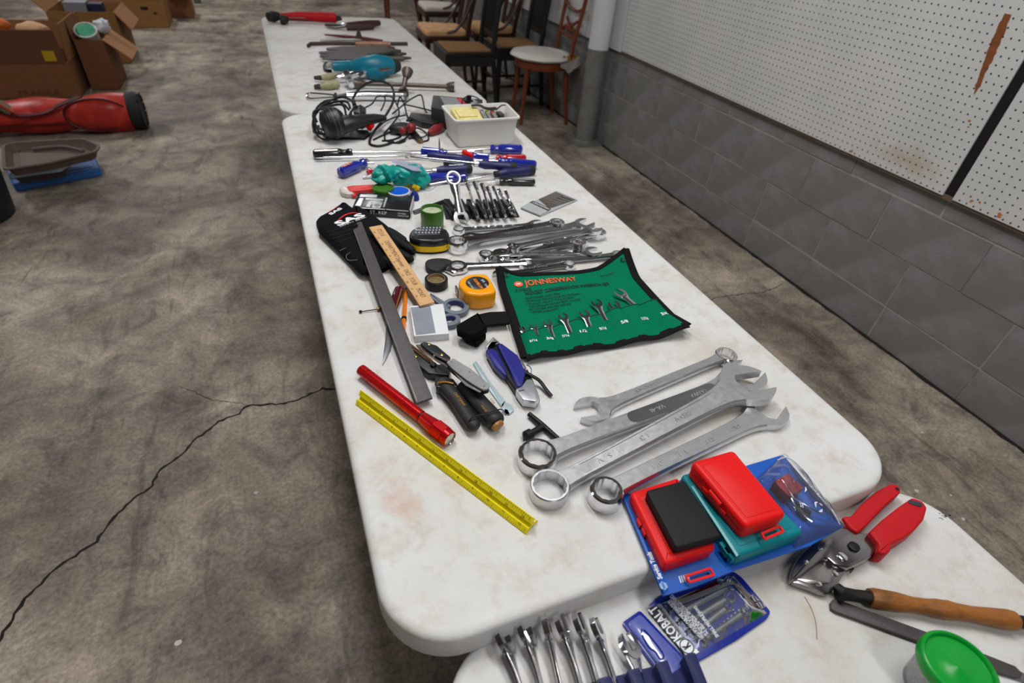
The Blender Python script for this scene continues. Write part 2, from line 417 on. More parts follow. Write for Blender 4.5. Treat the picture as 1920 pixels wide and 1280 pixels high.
# ------------------------------------------------------------------ right-hand wall: block courses, timber sill, pegboard
YJ = 0.894                      # a vertical joint of the middle course
Y0W, Y1W = -0.55, 15.8
wall = MB().box(WX-0.0015, WX+0.2, -3.5, 16, 0, 3.3).build('wall_right', M_MORTAR, smooth=0)
tag(wall, 'long grey concrete block wall with white pegboard above', kind='structure')
def block_mesh(l, h, seed):
    rb = random.Random(seed); mb = MB()
    mb.box(0, 0.03, -l/2, l/2, -h/2, h/2); mb.bevel(0.0035, 1)
    for v in mb.bm.verts: v.co += Vector((rb.uniform(-.0008, .0008), rb.uniform(-.0012, .0012), rb.uniform(-.0012, .0012)))
    me = bpy.data.meshes.new('block'); bmesh.ops.recalc_face_normals(mb.bm, faces=mb.bm.faces[:]); mb.bm.to_mesh(me); mb.bm.free(); me.materials.append(M_BLOCK); return me
JO = 0.007
full = [block_mesh(0.404-JO, 0.200-JO, s) for s in (1, 2, 3)]; low = [block_mesh(0.404-JO, 0.160-JO, s) for s in (4, 5)]; cap = [block_mesh(0.404-JO, 0.064, s) for s in (6, 7)]
rw = random.Random(2)
for ci, (zc, ms, off) in enumerate(((0.078, low, 0.0), (0.260, full, 0.0), (0.460, full, 0.2), (0.598, cap, 0.0))):
    y = YJ+0.404*(-4)+off+0.2
    while y < Y1W-0.3:
        o = bpy.data.objects.new('block', rw.choice(ms)); COL.objects.link(o); o.parent = wall
        o.location = (WX-0.004+rw.uniform(-.0012, .0012), y+rw.uniform(-.002, .002), zc); y += 0.404
# timber strip along the board's lower edge
MB().box(WX-0.022, WX+0.02, Y0W-0.4, 3.38, 0.628, 0.646).build('sill_strip', M_SILL, wall, smooth=0)
def pegboard(y0, y1):
    return MB().box(WX-0.028, WX-0.022, y0, y1, 0.640, 3.2).build('pegboard_panel', M_PEG, wall, smooth=0)
pegboard(0.912, 2.13); pegboard(2.132, 3.20); pegboard(-0.9, 0.874)
MB().box(WX-0.020, WX+0.012, 0.86, 0.925, 0.632, 3.2).build('panel_gap', M_DARKGAP, wall, smooth=0)
# plain white boarding beyond the pipe
MB().box(WX-0.024, WX+0.015, 3.21, Y1W, 0.628, 3.2).build('white_boarding', M_WHITEWALL, wall, smooth=0)
# long strip where the white face has been torn off
rt = random.Random(4); n = 26; lft, rgt = [], []
for i in range(n+1):
    t = i/n; a = Vector((1.026, 1.19)).lerp(Vector((0.993, 0.962)), t); w = 0.014*(0.55+0.45*math.sin(PI*min(1, t*1.2+.12)))*(1 if t < .9 else (1-t)*8+.15)
    lft.append((a.x+w+rt.uniform(-.0022, .0022), a.y)); rgt.append((a.x-w+rt.uniform(-.0022, .0022), a.y))
mb = MB(); mb.prism([(p[0], p[1]) for p in lft]+[(p[0], p[1]) for p in reversed(rgt)], 0, 0.0012)
mb.xf(Matrix(((0,0,-1,WX-0.0275),(1,0,0,0),(0,1,0,0),(0,0,0,1))))
mb.build('torn_strip', M_RUSTY, wall, smooth=0)
for (yy, zz, s) in ((0.60, 0.672, .016), (0.575, 0.684, .010), (0.815, 0.662, .010), (0.79, 0.668, .007), (1.325, 0.652, .008), (0.962, 0.885, .006), (0.955, 0.868, .005), (0.715, 0.655, .014)):
    pts = [(yy+s*rt.uniform(.3, 1)*math.cos(a*PI/5), zz+s*rt.uniform(.3, 1)*math.sin(a*PI/5)) for a in range(10)]
    mb = MB(); mb.prism(pts, 0, 0.0012); mb.xf(Matrix(((0,0,-1,WX-0.0275),(1,0,0,0),(0,1,0,0),(0,0,0,1)))); mb.build('torn_patch', mat('torn_orange', (190, 112, 62), 0.85, var=0.2), wall, smooth=0)
# dark ragged strip where wall meets floor
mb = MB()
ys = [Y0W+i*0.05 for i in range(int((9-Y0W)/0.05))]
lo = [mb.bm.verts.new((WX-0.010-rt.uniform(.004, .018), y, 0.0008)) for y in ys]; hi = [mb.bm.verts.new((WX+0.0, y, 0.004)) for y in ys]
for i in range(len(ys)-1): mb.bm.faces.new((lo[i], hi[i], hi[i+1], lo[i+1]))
mb.build('dark_base_strip', M_CRACK, wall, smooth=0)
tag(MB().box(-6.2, -6, -3.5, 16, 0, 3.3).build('wall_left', M_WHITEWALL, smooth=0), 'pale left wall of the hall', kind='structure')
tag(MB().box(-6, WX, -3.7, -3.5, 0, 3.3).build('wall_near', M_WHITEWALL, smooth=0), 'pale wall behind the viewer', kind='structure')
tag(MB().box(-6.2, WX+.2, -3.7, 16.1, 3.3, 3.4).build('ceiling', mat('dark_ceiling', (142, 138, 132), 0.8, var=0.05, scale=3), smooth=0), 'dim grey ceiling of the hall', kind='structure')
# far wall closing the room, out of the frame above the boxes
tag(MB().box(-6, WX, 15.9, 16.1, 0, 3.3).build('wall_far', M_WHITEWALL, smooth=0), 'pale far wall of the hall', kind='structure')

# steel column on a base plate
pc = Vector((2.085, 3.36, 0)); pr = 0.068
post = thing('steel_column', 'round steel column painted white above grey beside the block wall', 'column', pc)
MB().zlathe([(pr, 0.012), (pr, 0.622)], 40).build('lower_shaft', M_GALV, post)
MB().zlathe([(pr+0.0004, 0.622), (pr+0.0004, 3.2)], 40).build('upper_shaft', M_PIPEWHITE, post)
mb = MB(); mb.box(-0.11, 0.085, -0.12, 0.12, 0, 0.014); mb.bevel(0.003); mb.build('base_plate', M_GALV, post)
for sx, sy in ((-.085, -.095), (-.085, .095)):
    mb = MB(); mb.zlathe([(0.011, 0.014), (0.011, 0.024), (0.006, 0.024), (0.006, 0.034)], 6, (sx, sy, 0)); mb.build('anchor_bolt', M_GALV, post, smooth=0)
MB().zlathe([(pr+.009, .0135), (pr+.002, .021)], 32).build('weld_bead', M_GALV, post)

# ------------------------------------------------------------------ folding tables
TW, TL = 0.762, 1.813
M_LEG = mat('grey_powder_steel', (120, 122, 126), 0.45, 0.3)
def folding_table(label, x0, y0, top, L=TL):
    t = thing('folding_table', label, 'table', (x0, y0, 0), group='white folding tables in a row')
    R = 0.085
    # top with a soft rolled edge
    mb = MB(); rings = []
    for ins, z in ((0.0, -0.040), (0.0, -0.006), (0.0018, -0.0018), (0.006, 0.0), (0.0135, 0.0006), (0.0165, 0.0)):
        rings.append([(x, y, top+z) for x, y in rrect(ins, TW-ins, ins, L-ins, R-ins, 10)])
    mb.loft(rings, cap0=False, cap1=True)
    mb.build('table_top', M_TABLE, t, smooth=50)
    # inner skirt wall and underside
    mb = MB(); mb.loft([[(x, y, top-0.040) for x, y in rrect(0.0, TW, 0.0, L, R, 10)], [(x, y, top-0.040) for x, y in rrect(0.012, TW-.012, 0.012, L-.012, R-.012, 10)], [(x, y, top-0.010) for x, y in rrect(0.012, TW-.012, 0.012, L-.012, R-.012, 10)]], cap0=False, cap1=True)
    mb.build('underside', M_TABLE, t, smooth=0)
    for yy in (0.40, L-0.40):
        for xx in (0.17, TW-0.17):
            mb = MB(); mb.tube([(xx, yy, top-0.03), (xx, yy, 0.012)], 0.0125, 12); lg = mb.build('leg', M_LEG, t)
            mb = MB(); mb.zlathe([(0.017, 0.0), (0.017, 0.03), (0.013, 0.034)], 14, (xx, yy, 0)); mb.build('foot_cap', mat('black_rubber', (24, 24, 25), 0.7), lg)
        mb = MB(); mb.tube([(0.17, yy, 0.30), (TW-0.17, yy, 0.30)], 0.010, 10); mb.build('cross_bar', M_LEG, t)
        mb = MB(); mb.tube([(0.03, yy, top-0.025), (TW-0.03, yy, top-0.025)], 0.011, 10); mb.build('hinge_bar', M_LEG, t)
    return t
folding_table('white plastic folding table in the middle holding wrenches and green tool pouch', 0.0, 0.0, TZ)
folding_table('white plastic folding table farthest away holding teal drill and iron bars', 0.003, TL+0.004, TZ)
NZ = 0.6995         # the near table stands a little lower
nt_ = folding_table('white plastic folding table nearest, slightly lower, holding red handled snips', 0.040, -TL+0.012, NZ)
mb = MB(); ri = random.Random(3)
for k in range(11):
    c = P(1768+ri.gauss(0, 6), 968+ri.gauss(0, 4), NZ)-nt_.location; rr_ = ri.uniform(.0008, .0026); mb.prism([(c.x+rr_*ri.uniform(.5, 1.2)*math.cos(a*PI/4), c.y+rr_*ri.uniform(.5, 1.2)*math.sin(a*PI/4)) for a in range(8)], NZ, NZ+.0003)
mb.build('ink_splat', mat('dark_ink', (40, 42, 40), 0.6), nt_, smooth=0)
mb = MB(); mb.tube(spline([P(1509, 1118, NZ+.0008)-nt_.location, P(1522, 1142, NZ+.0008)-nt_.location, P(1530, 1168, NZ+.0008)-nt_.location, P(1532, 1198, NZ+.0008)-nt_.location], 6), .0003, 5); mb.build('stray_hair', mat('brown_hair', (150, 100, 84), 0.6), nt_)
# ------------------------------------------------------------------ shared tool materials and shapes
M_CHROME = mat('polished_chrome', (228, 228, 232), 0.12, 1.0, var=0.03, scale=40, rvar=0.05)
M_SATIN = mat('satin_chrome', (208, 209, 213), 0.36, 1.0, var=0.05, scale=120, rvar=0.06, bump=0.05, bscale=500)
M_DULLSTEEL = mat('dull_steel', (134, 133, 134), 0.38, 1.0, var=0.12, scale=60, rvar=0.1)
M_BLADE = mat('dark_file_steel', (84, 80, 80), 0.55, 0.55, var=0.12, scale=90, bump=0.2, bscale=600)
M_IRON = mat('rusty_iron', (74, 62, 56), 0.7, 0.4, var=0.25, scale=50, bump=0.4, dirt=(104, 66, 46), dscale=20, damt=0.6)
M_BLACK = mat('black_plastic', (20, 21, 23), 0.42, var=0.08, spec=0.35)
M_BLACKMATT = mat('black_rubber_grip', (30, 30, 32), 0.65, var=0.1, bump=0.1)
M_RED = mat('red_plastic', (226, 16, 16), 0.42, var=0.03, spec=0.3)
M_REDDARK = mat('red_grip', (186, 16, 26), 0.55, var=0.05, spec=0.3)
M_TEAL = mat('teal_plastic', (0, 124, 134), 0.42, var=0.04, spec=0.3)
M_BLUE = mat('blue_card', (24, 88, 182), 0.4, spec=0.35, var=0.08, scale=18)
M_DBLUE = mat('deep_blue_card', (16, 38, 140), 0.3, var=0.08, scale=30, coat=0.5)
M_NAVY = mat('navy_plastic', (28, 34, 84), 0.4, var=0.06)
M_WHITE = mat('white_plastic', (226, 226, 222), 0.5, var=0.02)
M_YELLOW = mat('yellow_plastic', (238, 194, 0), 0.42, var=0.04)
M_PRINTW = mat('white_print', (232, 236, 240), 0.6, var=0.0)
M_PRINTK = mat('black_print', (22, 22, 22), 0.6, var=0.0)
M_PRINTG = mat('grey_print', (150, 152, 158), 0.5, var=0.0)
M_GOLD = mat('gold_print', (176, 132, 52), 0.4, 0.5, var=0.0)
def clear_plastic(name, tint=(0.9, 0.93, 0.96, 1), rough=0.06, amount=0.82):
    m = bpy.data.materials.new(name); m.use_nodes = True; N = m.node_tree.nodes; L = m.node_tree.links
    b = N['Principled BSDF']; b.inputs['Base Color'].default_value = (0.85, 0.88, 0.92, 1); b.inputs['Roughness'].default_value = rough
    tr = N.new('ShaderNodeBsdfTransparent'); tr.inputs[0].default_value = tint
    no = N.new('ShaderNodeTexNoise'); no.inputs['Scale'].default_value = 45; tc = N.new('ShaderNodeTexCoord'); L.new(tc.outputs['Object'], no.inputs['Vector'])
    bp = N.new('ShaderNodeBump'); bp.inputs['Strength'].default_value = 0.5; bp.inputs['Distance'].default_value = 0.003; L.new(no.outputs['Fac'], bp.inputs['Height'])
    gl = N.new('ShaderNodeBsdfGlossy'); gl.inputs['Roughness'].default_value = rough; L.new(bp.outputs[0], gl.inputs['Normal'])
    mx = N.new('ShaderNodeMixShader'); mx.inputs[0].default_value = 1-amount
    fr = N.new('ShaderNodeFresnel'); fr.inputs[0].default_value = 1.5; L.new(bp.outputs[0], fr.inputs['Normal'])
    ad = N.new('ShaderNodeMixShader'); L.new(fr.outputs[0], ad.inputs[0])
    L.new(tr.outputs[0], mx.inputs[1]); L.new(b.outputs[0], mx.inputs[2]); L.new(mx.outputs[0], ad.inputs[1]); L.new(gl.outputs[0], ad.inputs[2])
    L.new(ad.outputs[0], N['Material Output'].inputs[0]); return m
M_CLEAR = clear_plastic('clear_blister', amount=0.93)
M_CUP = clear_plastic('clear_cup', (0.96, 0.97, 0.97, 1), 0.1, 0.8)

def inset(poly, d):
    """offset a counter-clockwise polygon inwards by d"""
    A = sum(poly[i][0]*poly[(i+1) % len(poly)][1]-poly[(i+1) % len(poly)][0]*poly[i][1] for i in range(len(poly)))
    s = 1 if A > 0 else -1; out = []; n = len(poly)
    for i in range(n):
        a, b, c = Vector(poly[i-1]), Vector(poly[i]), Vector(poly[(i+1) % n])
        e1, e2 = (b-a), (c-b)
        if e1.length < 1e-9 or e2.length < 1e-9: out.append((b.x, b.y)); continue
        e1.normalize(); e2.normalize()
        n1 = Vector((-e1.y, e1.x))*s; n2 = Vector((-e2.y, e2.x))*s; m = n1+n2
        k = max(0.35, 1+n1.dot(n2)); q = b+m*(d/k); out.append((q.x, q.y))
    return out
def roundpoly(poly, r, n=5):
    out = []; k = len(poly)
    for i in range(k):
        a, b, c = Vector(poly[i-1]), Vector(poly[i]), Vector(poly[(i+1) % k])
        u = a-b; w = c-b; lu, lw = u.length, w.length; u /= lu; w /= lw
        rr = min(r, lu*0.45, lw*0.45)
        p, q = b+u*rr, b+w*rr
        for j in range(n+1):
            t = j/n; x = (1-t)**2*p+2*t*(1-t)*b+t*t*q; out.append((x.x, x.y))
    return out
def slab(mb, poly, z0, z1, r=0.0, fil=0.002, seg=3, lofil=None):
    """solid of a polygon with rounded corners and a filleted rim"""
    pl = roundpoly(poly, r) if r else list(poly)
    A = sum(pl[i][0]*pl[(i+1) % len(pl)][1]-pl[(i+1) % len(pl)][0]*pl[i][1] for i in range(len(pl)))
    if A < 0: pl = pl[::-1]
    rings = []
    lf = fil*0.5 if lofil is None else lofil
    if lf > 0:
        for j in range(seg+1):
            a = PI/2*j/seg; rings.append([(x, y, z0+lf*(1-math.sin(a))) for x, y in inset(pl, lf*(1-math.cos(PI/2-a)) if False else lf*(1-math.sin(a)))] if False else [(x, y, z0+lf*j/seg) for x, y in inset(pl, lf*(1-math.sin(a)))])
    else: rings.append([(x, y, z0) for x, y in pl])
    for j in range(seg+1):
        a = PI/2*j/seg; rings.append([(x, y, z1-fil+fil*math.sin(a)) for x, y in inset(pl, fil*(1-math.cos(a)))])
    mb.loft(rings); return mb
def quad(o, px, z): return loc(o, px, z)

def jaw_outline(R, s, deep=0.35, n=18, stretch=0.2):
    th0 = math.asin(min(0.95, s/2/(R*1.1)))+0.16; pts = []
    for i in range(n+1):
        a = th0+(2*PI-2*th0)*i/n; r = R*(1+stretch*max(0, math.cos(a))); pts.append((r*math.cos(a), r*math.sin(a)))
    xt = R*(1+stretch)*0.98
    pts += [(xt*0.93, -s/2), (-deep*s*0.55, -s/2), (-deep*s*1.0, -s*0.24), (-deep*s*1.0, s*0.24), (-deep*s*0.55, s/2), (xt*0.93, s/2)]
    return pts
def wrench_parts(root, L, Ro, Ri, hr, w0, w1, t, Rj, s, jang=15, tj=None, shaft=None, ends=None, lift=0.0, groove=True, stretch=0.2, ringmat=None, bow=0.0, zc=None, flat_ring=False):
    """combination wrench: ring round the origin, open jaw at x=L"""
    shaft = shaft or M_SATIN; ends = ends or M_SATIN; tj = tj or t*1.25
    zr = hr-t*0.62 if zc is None else zc; zj = tj*0.5+lift
    mb = MB(); rings = []; N = 22; x0, x1 = Ri+(Ro-Ri)*0.35, L-Rj*0.80
    for i in range(N+1):
        f = i/N; x = x0+(x1-x0)*f
        w = w0+(w1-w0)*f; e0 = math.exp(-f*L/(Ro*0.75)); e1 = math.exp(-(1-f)*L/(Rj*0.60))
        w = w+(Ro*1.25-w)*0.8*e0 + max(0, Rj*1.5-w)*0.85*e1
        tt = t*(1+0.15*(e0+e1)); z = zr+(zj-zr)*(f*f*(3-2*f))+bow*math.sin(PI*f)
        hw, ht = w/2, tt/2; c = min(hw, ht)*0.55; g = ht*0.22 if (groove and 0.10 < f < 0.90) else 0.0; gw = hw*0.62
        prof = [(-hw, -ht+c), (-hw+c, -ht), (hw-c, -ht), (hw, -ht+c), (hw, ht-c), (hw-c*0.7, ht), (gw, ht), (gw*0.93, ht-g), (-gw*0.93, ht-g), (-gw, ht), (-hw+c*0.7, ht), (-hw, ht-c)]
        rings.append([(x, y, z+q) for y, q in prof])
    mb.loft(rings); mb.build('shaft', shaft, root, smooth=38)
    mb = MB()
    k = 48; mb.ring(Ri, Ro, 0, hr, k, M=T(0, 0, lift if flat_ring else 0), poly=lambda a: Ri*(1+0.055*abs(math.cos(6*a))))
    mb.build('box_end', ringmat or ends, root, smooth=35)
    mb = MB(); mb.prism(jaw_outline(Rj, s, stretch=stretch), -tj/2, tj/2, T(L, 0, zj) @ RZ(math.radians(jang))); mb.bevel(min(0.0016, tj*0.16), 2, 30)
    mb.build('open_end', ends, root, smooth=35)
    return root
# ================================================================== big wrenches on the middle table
def shz(hr, t, tj, lift, L, x):
    f = max(0, min(1, (x-.02)/(L-.05))); a = hr-t*0.62; b = tj/2+lift
    return a+(b-a)*(f*f*(3-2*f))+t/2
GW = 'large combination wrenches'
M_EMB = mat('worn_emboss', (196, 197, 200), 0.4, 0.9, var=0.0)
def emb(root, body, x, size, z, y=0.0, width=None, flip=True, m=None, rz=0.0):
    M = T(x, y, z) @ RZ((PI if flip else 0)+rz)
    return lettering(root, body, size, M, m or M_EMB, width, depth=0.00025)
# A: shortest, jaw at the left
o, L = between('combination_wrench', 'shortest of the four large wrenches, open jaw pointing left', 'wrench', (1357, 676), (1108, 777), group=GW)
wrench_parts(o, L-.004, .0195, .0140, .017, .0165, .0215, .011, .0255, .0275, jang=-14, tj=.0125, ringmat=M_CHROME, groove=False)
emb(o, 'DROP FORGED ALLOY', L*0.52, .009, shz(.017, .011, .0125, 0, L, L*.52)+.0004, width=L*0.36, flip=True)
# B: tall polished ring, lies partly under C
o, L = between('combination_wrench', 'large wrench with dark flat shaft panel, jaw under another wrench', 'wrench', (1006, 868), (1398, 712), group=GW)
wrench_parts(o, L-.012, .0275, .0208, .023, .026, .031, .013, .036, .042, jang=16, tj=.014, groove=False, ends=M_SATIN, ringmat=M_CHROME)
mb = MB(); slab(mb, rrect(.16, L-.075, -.0115, .0115, .0114), .0, .0155, 0, .0006); mb.xf(Matrix.Rotation(0.0, 4, 'Y')); 
for v in mb.bm.verts:
    v.co.z = shz(.023, .013, .014, 0, L, v.co.x)+(.0006 if v.co.z > .008 else -.008)
mb.build('shaft_panel', mat('worn_dark_chrome', (150, 150, 153), 0.3, 1.0, var=0.1), o, smooth=0)
for body, xx, wd in (('VA-48', .215, .030), ('TAIWAN 5', .295, .055), ('1-1/2', .372, .026)):
    emb(o, body, xx, .011, shz(.023, .013, .014, 0, L, xx)+.0009, width=wd)
# C: widest, ring at the front, jaw resting on B
o, L = between('combination_wrench', 'largest satin wrench, its jaw lying on top of its neighbour', 'wrench', (1028, 926), (1392, 738), group=GW)
wrench_parts(o, L-.006, .0262, .0216, .021, .025, .035, .0135, .041, .040, jang=-17, tj=.014, groove=True, lift=.0145, ringmat=M_SATIN)
for body, xx, wd in (('M . S . V', .105, .046), ('13', .170, .015), ('FORGED V', .262, .060), ('1-1/16', .355, .030)):
    emb(o, body, xx, .012, shz(.021, .0135, .014, .0145, L, xx)-.0008, width=wd)
# D: nearest the cases
o, L = between('combination_wrench', 'large wrench beside the red and teal cases, jaw at right', 'wrench', (1132, 938), (1436, 779), group=GW)
wrench_parts(o, L-.004, .0222, .0160, .025, .024, .0285, .0125, .0315, .036, jang=17, tj=.0125, groove=False, ringmat=M_CHROME)
for body, xx, wd in (('3/8 E', .085, .026), ('1-1/8', .135, .026), ('STEEL', .190, .032), ('DROP FD', .245, .038), ('1-1/8', .295, .026)):
    emb(o, body, xx, .0105, shz(.025, .0125, .0125, 0, L, xx)+.0004, width=wd)

# black T-shaped chuck key
o = thing('chuck_key', 'black tee handled chuck key beside the big wrenches', 'chuck key', P(1010, 800))
mb = MB(); a, b = pp(o, 992, 776, TZ+.006), pp(o, 1050, 826, TZ+.006); mb.tube([a, a.lerp(b, .45), b], [.0042, .005, .0040], 10); mb.build('handle_bar', M_BLACK, o)
mb = MB(); a, b = pp(o, 1018, 800, TZ+.007), pp(o, 986, 818, TZ+.008); d = (b-a).normalized(); mb.tube([a, a.lerp(b, .7), a.lerp(b, .72), b, b+d*.004], [.0055, .0055, .0085, .0085, .003], 10); mb.build('toothed_head', M_BLACK, o)

# ================================================================== green roll pouch
PC = {'tl': P(936, 512, TZ+.012), 'tr': P(1168, 487, TZ+.016), 'br': P(1284, 622, TZ+.006), 'bl': P(986, 674, TZ+.004)}
o = thing('tool_pouch', 'green cloth roll pouch with black binding holding small wrenches', 'tool pouch', PC['bl'])
_b0 = PC['bl'].copy()
def pouch(a, b, lift=0.0):
    """a across (left to right), b up (front to back)"""
    p = PC['bl'].lerp(PC['br'], a).lerp(PC['tl'].lerp(PC['tr'], a), b)
    z = TZ+.0072+lift+.003*math.sin(a*21)*(1-b)**2*1.0+.0015*math.sin(a*9+b*5)
    c0 = max(0, 1-math.hypot(a*1.0, (1-b)*1.0)/.16); c1 = max(0, 1-math.hypot((1-a)*1.1, (1-b))/.26)
    z += .020*c0**1.4+.034*c1**1.3+.012*max(0, 1-math.hypot(1-a, b)/.2)
    # the back edge dips between its two raised corners
    dy = -.022*math.sin(PI*min(1, max(0, a)))*max(0, b-.75)/.25
    q = Vector((p.x, p.y+dy*.8, z)); return q-_b0
M_GREEN = mat('green_nylon', (0, 152, 110), 0.75, spec=0.15, var=0.05, scale=200, bump=0.12, bscale=900)
M_BIND = mat('black_webbing', (14, 14, 16), 0.8, spec=0.2, var=0.1, bump=0.2, bscale=800)
MB().sheet(44, 36, lambda a, b: pouch(a, b), 0.0008).build('back_panel', M_GREEN, o, smooth=60)
PKT = lambda a: .215+.185*a
edges = [0.0, .105, .205, .305, .425, .575, .715, .865, 1.0]
def pocket(a, b):
    k = next((i for i in range(8) if a <= edges[i+1]), 7); f = (a-edges[k])/(edges[k+1]-edges[k])
    bulge = math.sin(PI*max(0, min(1, f)))
    return pouch(a, b*(PKT(a)-.018*(bulge-.5)*b), .0016+.0085*bulge*(0.35+0.65*b))
for k in range(8):
    MB().sheet(8, 8, lambda a, b, k=k: pocket(edges[k]+(edges[k+1]-edges[k])*a, b), 0.0008).build('pocket', M_GREEN, o, smooth=60)
def binding(pts, w=.0075):
    mb = MB(); mb.tube([p+Vector((0, 0, .0012)) for p in pts], w, 8, flat=0.34); return mb.build('binding', M_BIND, o)
binding([pouch(i/40, -.004) for i in range(41)], .0085); binding([pouch(i/40, 1.0) for i in range(41)], .006)
binding([pouch(-.002, i/30) for i in range(31)], .0085); binding([pouch(1.003, i/30) for i in range(31)], .0085)
# stitched hem of the pockets
mb = MB(); mb.tube([pocket(i/80, 1.0)+Vector((0, 0, .0006)) for i in range(81)], .0012, 6); mb.build('pocket_hem', mat('dark_green_thread', (0, 84, 60), 0.7), o)
for (a, b) in ((.955, .93), (.035, .95)):
    c = pouch(a, b); mb = MB(); mb.ring(.0032, .0062, 0, .0012, 24, M=T(c.x, c.y, c.z+.0012)); mb.build('eyelet', M_CHROME, o)
def on_pouch(a0, b0, W_, up=0.0016):
    """maps flat text (metres) onto the cloth; W_ pouch width used for scale"""
    H_ = .245
    return lambda p: pouch(a0+p.x/W_, b0+p.y/H_, up+p.z)
M_ORANGE = mat('orange_print', (236, 92, 44), 0.6, var=0.0)
M_DKGREEN = mat('dark_green_print', (4, 56, 44), 0.6, var=0.0)
lettering(o, 'JONNESWAY', .030, None, M_ORANGE, .118, fn=on_pouch(.355, .855, .30), bold=.0005)
mb = MB(); mb.prism([(.0095*math.cos(i*PI/8), .0095*math.sin(i*PI/8)) for i in range(16)], 0, .0003); 
for v in mb.bm.verts: v.co = on_pouch(.115, .855, .30)(v.co)
em = mb.build('round_emblem', M_ORANGE, o, smooth=0)
lettering(em, 'JW', .008, None, M_PRINTW, .010, fn=on_pouch(.115, .855, .30, .0021), bold=.0004)
lettering(o, '8 PIECE', .014, None, M_DKGREEN, .034, fn=on_pouch(.135, .765, .30))
lettering(o, 'MIDGET COMBINATION WRENCH SET', .0150, None, M_DKGREEN, .190, fn=on_pouch(.455, .715, .30), bold=.0002)
for i, (s, w) in enumerate((('• DROP FORGED ALLOY STEEL', .078), ('• CHROME PLATED FINISH FOR LONG LIFE AND EASY CLEANING', .118), ('• FULLY HEAT TREATED', .100), ('• SLIM DESIGN OFFERS BEST ACCESS', .112), ('• BOX END AND OPEN END SAME SIZE', .088), ('• LIFETIME WARRANTY', .060))):
    lettering(o, s, .0075, None, M_DKGREEN, w, fn=on_pouch(.115+w/.60, .652-.036*i, .30))
lettering(o, 'NO. W26108S', .008, None, M_DKGREEN, .030, fn=on_pouch(.80, .86, .30))
for k, s in enumerate(('5/16', '3/8', '7/16', '1/2', '9/16', '5/8', '11/16', '3/4')):
    am = (edges[k]+edges[k+1])/2+.01
    lettering(o, s, .0120, None, M_PRINTW, .0145, bold=.0003, fn=lambda p, am=am: pocket(am+p.x/.30, .50+p.y/.095)+Vector((0, 0, .0011+p.z)))
# black hook strap hanging off the left side
mb = MB()
def ribbon(mb, pts, w, th=.0012, wdir=None):
    pts = spline(pts, 6); rings = []
    for i, p in enumerate(pts):
        t = (pts[min(i+1, len(pts)-1)]-pts[max(0, i-1)]).normalized(); s = wdir(i/(len(pts)-1)) if wdir else Vector((0, 0, 1)).cross(t).normalized()
        n = t.cross(s).normalized(); rings.append([p+s*w/2+n*th, p-s*w/2+n*th, p-s*w/2-n*th, p+s*w/2-n*th])
    return mb.loft(rings)
zo = o.matrix_basis.translation.z
def oslab(name, px, h1, h0, m, r=.002, fil=.0015):
    mb = MB(); slab(mb, loc(o, px, TZ+h1), TZ+h0-zo, TZ+h1-zo, r, fil, 3); return mb.build(name, m, o, smooth=40)
oslab('strap', [(950, 583), (918, 584), (894, 589), (880, 600), (900, 612), (920, 608), (956, 605)], .016, .011, M_BIND)
tabm = mat('black_hook_fastener', (10, 10, 11), 0.9, var=0.2, bump=0.6, bscale=900, spec=0.15)
oslab('hook_tab', [(856, 608), (880, 594), (896, 585), (903, 598), (914, 612), (896, 624), (884, 628), (858, 619)], .032, .018, tabm, .002, .003)
oslab('hook_tab', [(862, 620), (884, 624), (908, 616), (912, 626), (896, 642), (874, 634)], .016, .004, tabm, .003, .003)
# small wrenches standing in the pockets
small = [((980, 618), (990, 642), .0060, 'smallest chrome wrench in the pouch, leftmost pocket'), ((1001, 613), (1010, 638), .0072, 'second smallest chrome wrench in the pouch'),
 ((1027, 607), (1036, 634), .0084, 'third chrome wrench from the left in the pouch'), ((1056, 595), (1070, 626), .0092, 'fourth chrome wrench from the left in the pouch'),
 ((1096, 590), (1106, 614), .0100, 'fifth chrome wrench from the left, sunk low in its pocket'), ((1119, 570), (1136, 602), .0108, 'sixth chrome wrench from the left, raised high in the pouch'),
 ((1152, 574), (1160, 596), .0118, 'seventh chrome wrench from the left in the pouch'), ((1164, 551), (1196, 578), .0128, 'chrome wrench sticking farthest out of the pouch at right')]
for (j, s, R, lb) in small:
    w, L = between('midget_wrench', lb, 'wrench', s, j, TZ+.0085, group='small wrenches in the green pouch', z2=TZ+.0145)
    L += .0
    mb = MB(); rings = []
    for i in range(9):
        f = i/8; x = .001+(L-.001-R*.7)*f; hw = (.0036+.30*R*.5)+R*.35*max(0, f-.75)/.25; zz = -.004+(.0*f)
        rings.append([(x, -hw, -.0016), (x, -hw*.6, -.0024), (x, hw*.6, -.0024), (x, hw, -.0016), (x, hw, .0016), (x, hw*.6, .0024), (x, -hw*.6, .0024), (x, -hw, .0016)])
    mb.loft(rings); mb.build('shaft', M_CHROME, w)
    mb = MB(); mb.prism(jaw_outline(R, R*1.02, n=14), -.0024, .0024, T(L, 0, 0) @ RZ(math.radians(14))); mb.bevel(.0006, 1, 30); mb.build('open_end', M_CHROME, w)
# ================================================================== cases and cards at the table joint
# blue backing card with a clear pouch, bridging the two tables
CZ = TZ+.0035
o = thing('blue_tool_pack', 'large blue card pack with clear pouch under the plastic cases', 'tool pack', P(1240, 1110, CZ))
card = loc(o, [(1166, 930), (1300, 893), (1398, 873), (1468, 852), (1583, 986), (1518, 1023), (1380, 1068), (1300, 1100), (1243, 1117)], CZ)
mb = MB(); slab(mb, card, -.0022, 0, .002, .0004, 2); mb.build('backing_card', M_BLUE, o, smooth=30)
